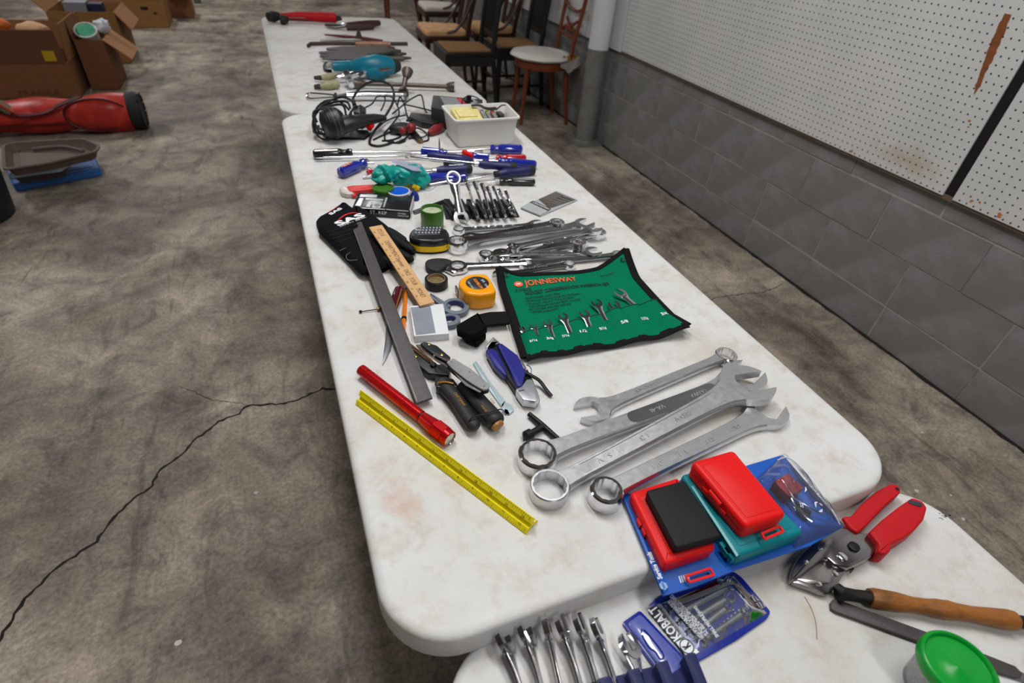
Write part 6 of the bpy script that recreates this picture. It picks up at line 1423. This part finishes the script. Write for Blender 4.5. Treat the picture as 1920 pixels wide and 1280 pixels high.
for i, (a, b, r, lb) in enumerate((((612, 92), (740, 90), .017, 'thick dark file at the back of the file stack'), ((598, 99), (752, 95), .015, 'dark file second from the back of the stack'), ((600, 105), (762, 101), .016, 'long dark file in the middle of the stack'), ((604, 110), (771, 109), .014, 'dark file at the front of the stack'), ((690, 101), (750, 98), .011, 'short greenish rasp lying on the files'))):
    o = at('file_rod', lb, 'file', (a[0]+b[0])/2, (a[1]+b[1])/2, 'dark files stacked on the far table'); h = r+(.018 if i == 4 else 0)
    bar(o, 'blade', [(a[0], a[1], h), (a[0]+30, a[1], h), (b[0]-14, b[1], h)], [r*.5, r, r], M_BLADE if i != 4 else mat('green_black_steel', (44, 56, 54), 0.5, 0.4), 8, .7); bar(o, 'tang', [(b[0]-14, b[1], h), (b[0], b[1], h)], [r*.6, r*.3], M_IRON, 8)
# teal drill
o = at('power_drill', 'teal corded power drill lying on its side on far table', 'drill', 685, 130)
M_DRILL = mat('teal_drill_plastic', (0, 108, 132), 0.4, var=0.05)
bar(o, 'handle', [(624, 124, .03), (640, 124, .03), (660, 124, .034), (676, 124, .036)], [.022, .024, .026, .030], M_DRILL, 16, .85)
bar(o, 'motor_body', [(660, 126, .036), (680, 125, .042), (704, 124, .046), (724, 124, .042), (734, 124, .040)], [.024, .036, .044, .040, .032], M_DRILL, 20)
bar(o, 'lower_body', [(690, 136, .026), (708, 138, .026), (718, 137, .026)], [.022, .028, .022], M_DRILL, 14)
bar(o, 'gear_nose', [(730, 124, .040), (738, 124, .040), (748, 124, .038)], [.033, .030, .020], M_BLACKMATT, 16)
bar(o, 'label_plate', [(712, 131, .056), (732, 129, .052)], [.012, .010], M_DULLSTEEL, 10, .5)
bar(o, 'cord_boot', [(624, 124, .03), (618, 122, .03), (612, 124, .028)], [.014, .012, .008], mat('grey_rubber', (160, 164, 160), 0.6), 10)
cord('', '', [(618, 121, .03), (611, 119, .02), (608, 126, .01), (612, 132, .006), (622, 133, .005)], .006, root=o)
# chrome locking clamp with cream pads
o = at('locking_clamp', 'chrome locking clamp with two pale jaws', 'clamp', 625, 155)
M_CREAM = mat('dirty_cream_grip', (150, 148, 112), 0.5, var=0.15)
bar(o, 'jaw_pad', [(602, 146, .018), (616, 144, .02), (630, 142, .02)], [.010, .014, .013], M_CREAM, 10); bar(o, 'jaw_pad', [(600, 162, .014), (616, 160, .016), (634, 157, .018)], [.010, .017, .016], M_CREAM, 10)
bar(o, 'jaw_tip', [(590, 146, .014), (602, 146, .018)], [.007, .010], M_IRON, 8); bar(o, 'jaw_tip', [(590, 163, .010), (602, 162, .014)], [.008, .011], M_IRON, 8)
bar(o, 'chrome_arm', [(628, 146, .02), (646, 144, .024), (666, 140, .026), (690, 136, .026), (702, 134, .026)], [.010, .012, .013, .014, .010], M_CHROME, 12)
mb = MB(); q = pp(o, 655, 150, TZ+.030); mb.ring(.020, .034, -.012, .012, 28, M=T(q.x, q.y, q.z) @ RY(PI/2-.3)); mb.build('chrome_collar', M_CHROME, o)
bar(o, 'thumb_screw', [(676, 128, .03), (678, 140, .03)], .012, M_CHROME, 12)
# lug wrench
o = at('lug_wrench', 'cross shaped rusty lug wrench with socket ends', 'lug wrench', 757, 158)
M_LUG = mat('brown_forged_steel', (98, 88, 82), 0.45, 0.8, var=0.15)
bar(o, 'long_bar', [(672, 157, .018), (760, 159, .020), (846, 163, .018)], .0082, M_LUG, 12)
bar(o, 'socket', [(664, 157, .018), (674, 157, .018), (686, 157, .018)], [.020, .018, .009], M_LUG, 14); bar(o, 'socket', [(836, 162, .018), (843, 162.5, .018), (852, 163, .018)], [.010, .018, .020], M_LUG, 14)
bar(o, 'short_bar', [(762, 138, .075), (758, 158, .045), (756, 172, .022)], [.010, .0095, .010], M_LUG, 12)
bar(o, 'socket', [(764, 133, .082), (763, 139, .074), (761, 146, .064)], [.022, .019, .011], M_LUG, 14); bar(o, 'socket', [(757, 166, .032), (756.5, 171, .026), (756, 176, .020)], [.012, .019, .021], M_LUG, 14)
mb = MB(); q = pp(o, 756, 176.5, TZ+.020); mb.ell(q, (.014, .010, .013), 14, 8); mb.build('socket_hollow', M_BLACK, o)
# chrome tube with wire handle
o = at('chrome_tube', 'shiny chrome tube with a wire loop handle', 'pump', 665, 184)
bar(o, 'barrel', [(650, 180, .018), (690, 179, .018), (758, 180, .018)], [.015, .0165, .0165], M_CHROME, 18); bar(o, 'neck', [(628, 180, .016), (640, 180, .016), (652, 180, .017)], [.006, .007, .012], M_DULLSTEEL, 12)
bar(o, 'valve', [(628, 180, .02), (629, 176, .034)], [.007, .005], M_BLACK, 10)
mb = MB(); mb.tube(spline([pp(o, 630, 179, TZ+.012), pp(o, 600, 176, TZ+.010), pp(o, 579, 175, TZ+.008), pp(o, 576, 180, TZ+.008), pp(o, 582, 185, TZ+.006), pp(o, 605, 184, TZ+.008), pp(o, 632, 182, TZ+.012)], 6), .004, 8); mb.build('wire_handle', M_CHROME, o)
bar(o, 'end_cap', [(756, 180, .018), (762, 180, .018)], [.019, .016], M_DULLSTEEL, 16)
# ================================================================== chairs by the wall (front faces -x, back at +x)
M_MAHOG = mat('red_brown_wood', (112, 52, 26), 0.35, var=0.2, scale=10, stretch=(4, 4, 20), coat=0.2)
M_DKWOOD = mat('dark_brown_wood', (58, 32, 24), 0.4, var=0.2, scale=10, stretch=(4, 4, 20))
M_BLKWOOD = mat('black_painted_wood', (26, 25, 25), 0.4, var=0.12)
M_RUSH = mat('woven_rush', (142, 104, 60), 0.8, var=0.25, scale=50, bump=0.6, stretch=(3, 60, 1))
M_PEACH = mat('peach_velvet', (212, 164, 118), 0.85, var=0.18, scale=14)
M_CREAMF = mat('cream_cloth', (206, 198, 190), 0.9, var=0.08, bump=0.3)
M_FLUFF = mat('white_fleece', (226, 220, 214), 0.95, var=0.06, scale=60, bump=1.0, bscale=160)
def tleg(o, x, y, z1, m, r0=.014, r1=.021, dx=0, dy=0, name='leg'):
    mb = MB(); mb.tube([(x+dx, y+dy, 0), (x+dx*.55, y+dy*.55, z1*.35), (x+dx*.1, y+dy*.1, z1*.8), (x, y, z1)], [r0, r0*1.1, r1, r1], 10); return mb.build(name, m, o)
def round_chair(label, x, y, rz, m):
    o = thing('side_chair', label, 'chair', (x, y, 0), rz)
    MB().zlathe([(.190, .395), (.205, .400), (.205, .445), (.195, .452)], 36).build('seat_ring', m, o)
    for a in (2.55, -2.55): tleg(o, .175*math.cos(a), .175*math.sin(a), .42, m, .013, .020, .03*math.cos(a), .03*math.sin(a))
    for s in (-1, 1): tleg(o, .15, .14*s, .42, m, .014, .020, .05, .01*s)
    for s in (-1, 1):
        mb = MB(); mb.tube(spline([(.165, .135*s, .40), (.185, .150*s, .60), (.215, .165*s, .80), (.235, .165*s, .95)], 5), .017, 10, flat=.8); mb.build('back_post', m, o)
    mb = MB(); mb.tube(spline([(.233, -.175, .93), (.245, -.09, .955), (.25, 0, .96), (.245, .09, .955), (.233, .175, .93)], 5), .022, 10, flat=.7); mb.build('top_rail', m, o)
    for s in (-1, 1):
        mb = MB(); mb.tube(spline([(.190, .148*s, .60), (.200, .09*s, .655), (.203, .02*s, .64), (.206, -.04*s, .68), (.212, -.10*s, .71)], 5), .011, 8); mb.build('scroll_rail', m, o)
    mb = MB(); mb.tube([(.188, -.15, .615), (.196, 0, .60), (.188, .15, .615)], .011, 8); mb.build('cross_rail', m, o)
    mb = MB(); mb.zlathe([(.026, -.010), (.030, 0), (.026, .010)], 16); mb.xf(T(.204, 0, .66) @ RY(PI/2)); mb.build('rosette', m, o)
    mb = MB(); mb.tube(spline([(.216, -.16, .80), (.226, -.07, .772), (.229, 0, .765), (.226, .07, .772), (.216, .16, .80)], 5), .010, 8); mb.build('scroll_rail', m, o)
    return o
def spindle_chair(label, x, y, rz, w=.42):
    o = thing('side_chair', label, 'chair', (x, y, 0), rz); m = M_BLKWOOD
    mb = MB(); slab(mb, [(-.20, -w/2), (.19, -w/2+.03), (.19, w/2-.03), (-.20, w/2)], .415, .452, .01, .004); mb.build('seat_frame', m, o)
    mb = MB(); slab(mb, [(-.175, -w/2+.03), (.165, -w/2+.055), (.165, w/2-.055), (-.175, w/2-.03)], .44, .462, .01, .006); mb.build('rush_seat', M_RUSH, o)
    mb = MB(); mb.box(-.20, -.18, -w/2+.01, w/2-.01, .36, .42); mb.box(-.19, .18, -w/2+.006, -w/2+.026, .36, .42); mb.box(-.19, .18, w/2-.026, w/2-.006, .36, .42); mb.build('apron', m, o, smooth=0)
    for s in (-1, 1):
        tleg(o, -.18, (w/2-.025)*s, .42, m, .017, .022); 
        mb = MB(); mb.tube(spline([(.235, (w/2-.045)*s, 0), (.195, (w/2-.045)*s, .30), (.180, (w/2-.045)*s, .45), (.205, (w/2-.045)*s, .72), (.255, (w/2-.05)*s, 1.02)], 5), .019, 10); mb.build('back_post', m, o)
    mb = MB(); mb.box(.243, .268, -w/2+.02, w/2-.02, .96, 1.04); mb.build('top_rail', m, o, smooth=0)
    mb = MB(); mb.box(.188, .208, -w/2+.04, w/2-.04, .53, .57); mb.build('lower_rail', m, o, smooth=0)
    for k in range(7):
        yy = (-w/2+.08)+(w-.16)*k/6; mb = MB(); mb.tube([(.197, yy, .55), (.22, yy, .78), (.253, yy, .98)], .0085, 8); mb.build('spindle', m, o)
    mb = MB(); mb.tube([(-.18, -w/2+.03, .20), (-.18, w/2-.03, .20)], .011, 8); mb.build('stretcher', m, o)
    for s in (-1, 1): mb = MB(); mb.tube([(-.18, (w/2-.03)*s, .16), (.21, (w/2-.045)*s, .16)], .011, 8); mb.build('stretcher', m, o)
    return o
def curved_chair(label, x, y, rz, seat, m=None, splat=True):
    m = m or M_DKWOOD; o = thing('side_chair', label, 'chair', (x, y, 0), rz)
    mb = MB(); slab(mb, [(-.21, -.22), (.18, -.18), (.18, .18), (-.21, .22)], .40, .445, .03, .004); mb.build('seat_frame', m, o)
    mb = MB(); slab(mb, [(-.20, -.21), (.16, -.17), (.16, .17), (-.20, .21)], .443, .490, .05, .022, 5); mb.build('seat_pad', seat, o, smooth=60)
    for s in (-1, 1):
        tleg(o, -.18, .185*s, .41, m, .013, .021)
        mb = MB(); mb.tube(spline([(.24, .155*s, 0), (.19, .155*s, .28), (.165, .155*s, .44), (.19, .165*s, .62), (.235, .17*s, .82), (.275, .15*s, .97)], 5), [.015]*6+[.018]*14+[.016]*6, 10); mb.build('back_post', m, o)
        mb = MB(); mb.tube(spline([(-.02, .18*s, .47), (.06, .185*s, .50), (.13, .18*s, .58), (.19, .17*s, .70)], 5), .012, 8); mb.build('side_bracket', m, o)
    mb = MB(); mb.tube(spline([(.275, -.155, .96), (.29, -.08, .985), (.292, 0, .99), (.29, .08, .985), (.275, .155, .96)], 5), .020, 10, flat=.7); mb.build('top_rail', m, o)
    mb = MB(); mb.box(.165, .185, -.15, .15, .50, .545); mb.build('lower_rail', m, o, smooth=0)
    if splat:
        mb = MB(); slab(mb, smooth2([(-.055, 0), (-.035, .12), (-.075, .24), (-.03, .34), (-.06, .46), (.06, .46), (.03, .34), (.075, .24), (.035, .12), (.055, 0)], 4), -.006, .006, 0, .002, 2)
        mb.xf(T(.178, 0, .53) @ RY(PI/2-.21-PI) @ RZ(PI/2) if False else Matrix(((0, .215, 1, .176), (1, 0, 0, 0), (0, .977, -.2, .53), (0, 0, 0, 1)))); mb.build('back_splat', m, o)
    return o
round_chair('red brown round seat chair with white fleece cushion', 1.925, 3.90, -.06, M_MAHOG)
o = thing('seat_cushion', 'round white fleece cushion with frayed yellow corner on chair', 'cushion', (1.915, 3.90, .452))
mb = MB(); n = 44; rings = []
for r, z in ((.17, 0), (.215, .006), (.232, .020), (.222, .036), (.17, .046), (.09, .049), (.02, .050)):
    rings.append([(r*(1+.018*math.sin(9*2*PI*j/n)+.012*math.sin(17*2*PI*j/n))*math.cos(2*PI*j/n), r*(1+.018*math.sin(9*2*PI*j/n))*math.sin(2*PI*j/n), z) for j in range(n)])
mb.loft(rings); mb.build('fleece_pad', M_FLUFF, o, smooth=70)
mb = MB(); mb.sheet(10, 8, lambda a, b: Vector((.06+.19*a, -.19-.045*b+.05*a, .030-.085*b*(.45+.55*math.sin(PI*min(1, a*1.1)))+.008*math.sin(a*14+b*5))), .004); mb.build('hanging_flap', M_CREAMF, o, smooth=60)
mb = MB(); mb.sheet(10, 4, lambda a, b: Vector((.09+.16*a, -.185+.075*a-.028*b, .046-.03*b+.006*math.sin(a*18))), .004); mb.build('yellow_trim', mat('yellow_floral', (196, 150, 70), 0.85, var=0.35, scale=40), o, smooth=60)
spindle_chair('black spindle back chair with rush seat beside the far table', 1.43, 4.26, -.04)
spindle_chair('black spindle back chair behind the fleece cushion chair', 1.90, 4.42, -.02, .40)
curved_chair('brown chair with peach seat nearest the far table edge', 1.44, 4.86, -.06, M_PEACH)
curved_chair('brown chair with peach seat against the wall', 1.90, 4.98, -.03, M_PEACH)
curved_chair('brown chair with cream white seat farther back', 1.74, 6.05, -.05, M_CREAMF)
curved_chair('red brown chair farthest back beyond the far table', 1.62, 7.35, -.10, mat('brown_leather', (92, 62, 46), 0.6), M_MAHOG)

# ================================================================== cardboard boxes at the left
M_CARD = mat('cardboard_brown', (124, 82, 52), 0.85, var=0.08, scale=12, stretch=(1, 1, 6))
M_CARDL = mat('cardboard_light', (172, 122, 84), 0.85, var=0.06, scale=12)
M_CARDO = mat('cardboard_ochre', (136, 96, 50), 0.85, var=0.08, scale=12)
def carton(label, x0, x1, y0, y1, h, m, flaps=(), inner=True):
    o = thing('cardboard_box', label, 'box', ((x0+x1)/2, (y0+y1)/2, 0), group='cardboard boxes along the left'); w, d = (x1-x0)/2, (y1-y0)/2; t = .006
    for nm, b in (('wall_panel', (-w, w, -d, -d+t)), ('wall_panel', (-w, w, d-t, d)), ('wall_panel', (-w, -w+t, -d+t, d-t)), ('wall_panel', (w-t, w, -d+t, d-t))):
        mb = MB(); mb.box(*b, .002, h); mb.build(nm, m, o, smooth=0)
    mb = MB(); mb.box(-w, w, -d, d, .0005, .006); mb.build('bottom_panel', m, o, smooth=0)
    for side, ln, ang, mm in flaps:
        mb = MB()
        if side == 'R': mb.box(0, ln, -d+.01, d-.01, -t, 0, T(w, 0, h) @ RY(ang))
        if side == 'L': mb.box(-ln, 0, -d+.01, d-.01, -t, 0, T(-w, 0, h) @ RY(-ang))
        if side == 'F': mb.box(-w+.01, w-.01, -ln, 0, -t, 0, T(0, -d, h) @ RX(ang))
        if side == 'B': mb.box(-w+.01, w-.01, 0, ln, -t, 0, T(0, d, h) @ RX(-ang))
        mb.build('flap', mm or m, o, smooth=0)
    return o
b1 = carton('large brown box nearest, yellow sticker on its front flap', -2.05, -1.325, 4.86, 5.36, .235, M_CARD, (('F', .21, -1.50, mat('cardboard_dark', (104, 68, 44), 0.85, var=0.08)), ('R', .24, -1.48, M_CARDO), ('B', .18, -1.35, None)))
mb = MB(); mb.box(.24, .31, -.262, -.2605, .250, .315, T(0, .0, 0)); mb.xf(T(0, -.002, 0)); mb.build('yellow_sticker', mat('yellow_sticker', (186, 158, 20), 0.6), b1, smooth=0)
lettering(b1, 'FRAGILE', .05, T(.12, -.2515, .04) @ RX(PI/2), mat('faint_print', (88, 58, 40), 0.85), .24)
carton('narrow brown box holding a round tub, pale flap open', -1.285, -1.105, 5.05, 5.46, .345, M_CARD, (('R', .20, .72, M_CARDL), ('L', .12, -1.5, None)))
b3 = carton('tall brown box with mottled open side flap', -1.60, -1.125, 5.87, 6.38, .395, M_CARDO, (('B', .12, -1.2, M_CARD), ('R', .16, .95, M_CARDL), ('L', .14, -.9, None)))
mb = MB(); rr = random.Random(5)
for k in range(7): yy, zz, s = rr.uniform(-.16, .16), rr.uniform(.12, .32), rr.uniform(.025, .06); mb.prism([(yy+s*rr.uniform(.4, 1)*math.cos(a*PI/4), zz+s*rr.uniform(.4, 1.3)*math.sin(a*PI/4)) for a in range(8)], 0, .001, Matrix(((0, 0, 1, .2376), (1, 0, 0, 0), (0, 1, 0, 0), (0, 0, 0, 1))))
mb.build('mottled_print', mat('dark_blue_grey_print', (70, 62, 66), 0.8, var=0.4, scale=30), b3, smooth=0)
b4 = carton('low ochre box farther back with dark handle holes', -1.50, -.935, 7.47, 7.92, .250, M_CARDO)
mb = MB(); mb.box(.06, .13, -.2265, -.2252, .17, .20); mb.box(.17, .20, -.2265, -.2252, .13, .15); mb.build('hand_hole', M_DARKGAP, b4, smooth=0)
lettering(b4, 'FILL', .07, T(-.05, -.2258, .07) @ RX(PI/2), mat('black_marker_ink', (40, 32, 26), 0.85), .10)
carton('small brown box at the far end of the row', -.965, -.72, 8.08, 8.42, .205, M_CARD, (('F', .11, -.25, M_CARDL),))
# contents
def tub(label, x, y, z, r, h, m, m2, tilt):
    o = thing('round_tub', label, 'tub', M=T(x, y, z) @ RX(tilt)); MB().zlathe([(r*.9, 0), (r, h*.9), (r*1.03, h*.92), (r*1.03, h), (r*.95, h+.002), (r*.93, h-.01), (0, h-.012)], 32).build('shell', m, o); MB().zlathe([(r*.86, h-.012), (r*.86, h-.004), (0, h-.003)], 28).build('printed_face', m2, o)
tub('white round tub with green printed top standing in narrow box', -1.205, 5.20, .27, .072, .15, M_WHITE, mat('green_printed', (40, 128, 92), 0.5, var=0.6, scale=22), .55)
o = thing('clear_bag', 'crumpled clear plastic bag sticking out of narrow box', 'bag', (-1.125, 5.30, .36)); mb = MB(); mb.ell((0, 0, .03), (.05, .06, .05), 16, 10)
for v in mb.bm.verts: v.co *= 1+.25*mnoise.noise(v.co*45)
mb.build('crumpled_film', mat('crinkled_white_film', (206, 208, 214), 0.25, var=0.1), o, smooth=20); mb = MB(); mb.ell((-.03, -.03, .06), (.02, .02, .015), 10, 6); mb.build('knot', MATS['crinkled_white_film'], o)
for lb, x, y, z, s, m in (('yellow orange toy piece in the large box', -1.80, 5.02, .40, (.06, .05, .05), mat('amber_toy', (216, 150, 30), 0.5)), ('orange plastic scoop in the large box', -1.68, 5.02, .42, (.07, .04, .05), mat('orange_toy', (206, 104, 30), 0.5)), ('tan rounded pouch in the large box', -1.50, 5.05, .39, (.10, .06, .05), mat('tan_cloth', (196, 156, 116), 0.8)), ('small white bottle in the large box', -1.90, 5.0, .38, (.05, .03, .03), M_WHITE)):
    o = thing('packed_item', lb, 'box contents', (x, y, z-.26)); mb = MB(); mb.ell((0, 0, .28), s, 16, 10)
    for v in mb.bm.verts: v.co.x += .012*mnoise.noise(v.co*30); v.co.z += .010*mnoise.noise(v.co*24+Vector((3, 0, 0)))
    mb.build('body', m, o); mb = MB(); mb.tube([(0, 0, .26), (0, .02, .02), (.0, .03, -.100)], [s[0]*.6, s[0]*.5, s[0]*.4], 12); mb.build('lower_part', m, o)
o = thing('grey_appliance', 'grey boxed appliance poking out of the tall box', 'appliance', (-1.40, 6.10, .008)); mb = MB(); mb.box(-.10, .06, -.08, .08, 0, .43); mb.bevel(.01); mb.build('casing', mat('grey_appliance', (130, 130, 138), 0.5), o); mb = MB(); mb.box(.07, .17, -.06, .06, 0, .42); mb.bevel(.01); mb.build('dark_unit', mat('navy_unit', (36, 40, 66), 0.4), o)
o = thing('grey_cup', 'small grey cup on the floor beyond the boxes', 'cup', P(371, 6, 0)); MB().zlathe([(.03, 0), (.045, .005), (.05, .07), (.045, .075), (.04, .07)], 18).build('wall', mat('grey_cup', (96, 98, 100), 0.5), o); mb = MB(); mb.zlathe([(.04, .068), (0, .068)], 18); mb.build('content', M_BLACK, o)

# ================================================================== red golf bag
o = thing('golf_bag', 'worn red golf bag lying on the floor by the boxes', 'golf bag', (-1.25, 4.10, 0), .02)
M_RBAG = mat('worn_red_vinyl', (190, 46, 34), 0.4, var=0.2, scale=6, dirt=(84, 20, 18), dscale=7, damt=0.75, bump=0.6, bscale=20)
M_RPIPE = mat('dark_red_piping', (70, 16, 16), 0.5)
mb = MB(); rings = []
for i in range(15):
    x = -.62+.98*i/14; r = .098+.010*math.sin(i*1.1)+(.014 if i > 10 else 0)
    rings.append([(x, r*1.08*math.cos(2*PI*j/24)+.004*math.sin(i*2.3+j), .105+r*math.sin(2*PI*j/24)*.98) for j in range(24)])
mb.loft(rings); mb.build('barrel', M_RBAG, o, smooth=70)
mb = MB(); mb.tube([(.36, 0, .110), (.40, 0, .112), (.425, 0, .112)], [.112, .116, .108], 28); mb.build('collar', M_BLACKMATT, o)
for k in range(12):
    a = 2*PI*k/12; mb = MB(); mb.box(.415, .432, -.022, .022, .094, .108, T(0, 0, .112) @ RX(a)); mb.build('collar_tab', M_BLACK, o, smooth=0)
mb = MB(); mb.ell((.19, -.085, .125), (.175, .060, .098), 28, 16); 
for v in mb.bm.verts: v.co += Vector((0, 1, 0))*.012*mnoise.noise(v.co*16)
mb.build('ball_pocket', M_RBAG, o, smooth=70)
mb = MB(); mb.tube([(.19+.172*math.cos(t), -.096-.016*abs(math.sin(t)), .125+.097*math.sin(t)) for t in [2*PI*k/36 for k in range(37)]], .006, 8); mb.build('pocket_piping', M_RPIPE, o)
mb = MB(); mb.ell((-.34, -.085, .130), (.24, .045, .062), 24, 12); mb.build('long_pocket', M_RBAG, o, smooth=70)
mb = MB(); mb.tube([(-.60, -.108, .085), (-.30, -.120, .082), (.02, -.112, .082)], .006, 8); mb.build('zip_line', M_RPIPE, o)
mb = MB(); ribbon(mb, [Vector(p) for p in ((-.42, -.09, .20), (-.28, -.115, .17), (-.18, -.125, .145), (-.06, -.12, .155), (.02, -.10, .19), (.12, -.03, .215))], .045, .004); mb.build('shoulder_strap', M_RPIPE, o, smooth=60)
mb = MB(); ribbon(mb, [Vector(p) for p in ((-.22, -.11, .16), (-.34, -.08, .26), (-.44, -.05, .34), (-.56, -.02, .38))], .070, .010); mb.build('padded_strap', mat('grey_olive_pad', (112, 100, 78), 0.8), o, smooth=60)
mb = MB(); mb.tube([(-.21, -.14, .165), (-.33, -.115, .268), (-.43, -.088, .348), (-.55, -.055, .388)], .007, 8); mb.build('strap_piping', M_RBAG, o)

# ================================================================== stacked trays and black bucket
o = thing('blue_slab', 'flat blue plastic slab at the bottom of the tray stack', 'slab', (-1.18, 3.38, .0006)); M_SKYB = mat('sky_blue_plastic', (44, 104, 178), 0.45)
mb = MB(); pts = [(P(*p, .045)-o.location) for p in ((22, 345), (188, 315), (178, 293), (10, 318))]; slab(mb, [(p.x, p.y) for p in pts], 0, .045, .02, .012, 4); mb.build('slab_body', M_SKYB, o, smooth=50); mb = MB(); slab(mb, inset([(p.x, p.y) for p in pts] if True else [], .03), .0445, .048, .02, .002, 2); mb.build('raised_rim', M_SKYB, o)
def tray(label, px, z0, h, m, t=.006):
    c = P(sum(p[0] for p in px)/len(px), sum(p[1] for p in px)/len(px), z0+h); o = thing('shallow_tray', label, 'tray', (c.x, c.y, z0), group='trays stacked on the floor')
    q = [(P(u, v, z0+h)-c) for u, v in px]; q = [(p.x, p.y) for p in q]; A = sum(q[i][0]*q[(i+1) % len(q)][1]-q[(i+1) % len(q)][0]*q[i][1] for i in range(len(q))); q = q if A > 0 else q[::-1]
    mb = MB(); R_ = [[(x, y, z) for x, y in roundpoly(inset(q, d), .03, 4)] for d, z in ((.03, 0), (.012, h*.8), (.0, h*.85), (0, h), (.014, h), (.016, h*.85), (.034, .010))]; mb.loft(R_); mb.build('pan', m, o, smooth=40)
    mb = MB(); slab(mb, inset(q, .06), .010, .016, .03, .003, 2); mb.build('floor_panel', m, o); return o
tray('grey shallow tray lying on the blue slab', [(16, 335), (125, 318), (135, 305), (20, 318)], .0494, .045, mat('dark_grey_tray', (72, 66, 60), 0.6))
o = thing('white_lid', 'pale blue white plastic lid between the stacked trays', 'basin', (-1.25, 3.38, .0955)); mb = MB(); pts = [(P(*p, .125)-o.location) for p in ((14, 325), (60, 318), (110, 312), (135, 298), (118, 296), (18, 306))]; slab(mb, [(p.x, p.y) for p in pts], 0, .028, .01, .008, 3); mb.build('lid_body', mat('pale_blue_white', (188, 204, 226), 0.5), o, smooth=50)  # pale lid lying within the tray stack
mb = MB(); p = P(97, 306, .14)-o.location; mb.box(p.x-.02, p.x+.02, p.y-.006, p.y+.006, .02, .05); mb.bevel(.004); mb.build('tab', MATS['pale_blue_white'], o)
o = tray('brown grey moulded tray on top of the stack', [(4, 318), (90, 305), (182, 283), (189, 272), (158, 258), (20, 266), (2, 272)], .1240, .050, mat('brown_grey_tray', (98, 82, 76), 0.6, var=0.1))
mb = MB(); mb.tube(spline([(-.10, .10, .028), (.02, .11, .03), (.10, .06, .03), (.14, .02, .03)], 5), .009, 8); mb.build('moulded_rib', MATS['brown_grey_tray'], o)
o = thing('black_bucket', 'tall black bucket cut off by the left picture edge', 'bucket', (-1.468, 2.90, 0))
MB().zlathe([(.170, 0), (.190, .004), (.232, .40), (.245, .405), (.245, .42), (.225, .42), (.185, .02), (0, .018)], 40).build('shell', mat('black_bucket_plastic', (20, 24, 28), 0.45), o)
mb = MB(); mb.tube([(.248*math.cos(t), .248*math.sin(t), .30+.10*math.sin(t*.5)) for t in [PI*k/20-PI/2 for k in range(21)]], .004, 8); mb.build('bail_handle', M_DULLSTEEL, o)
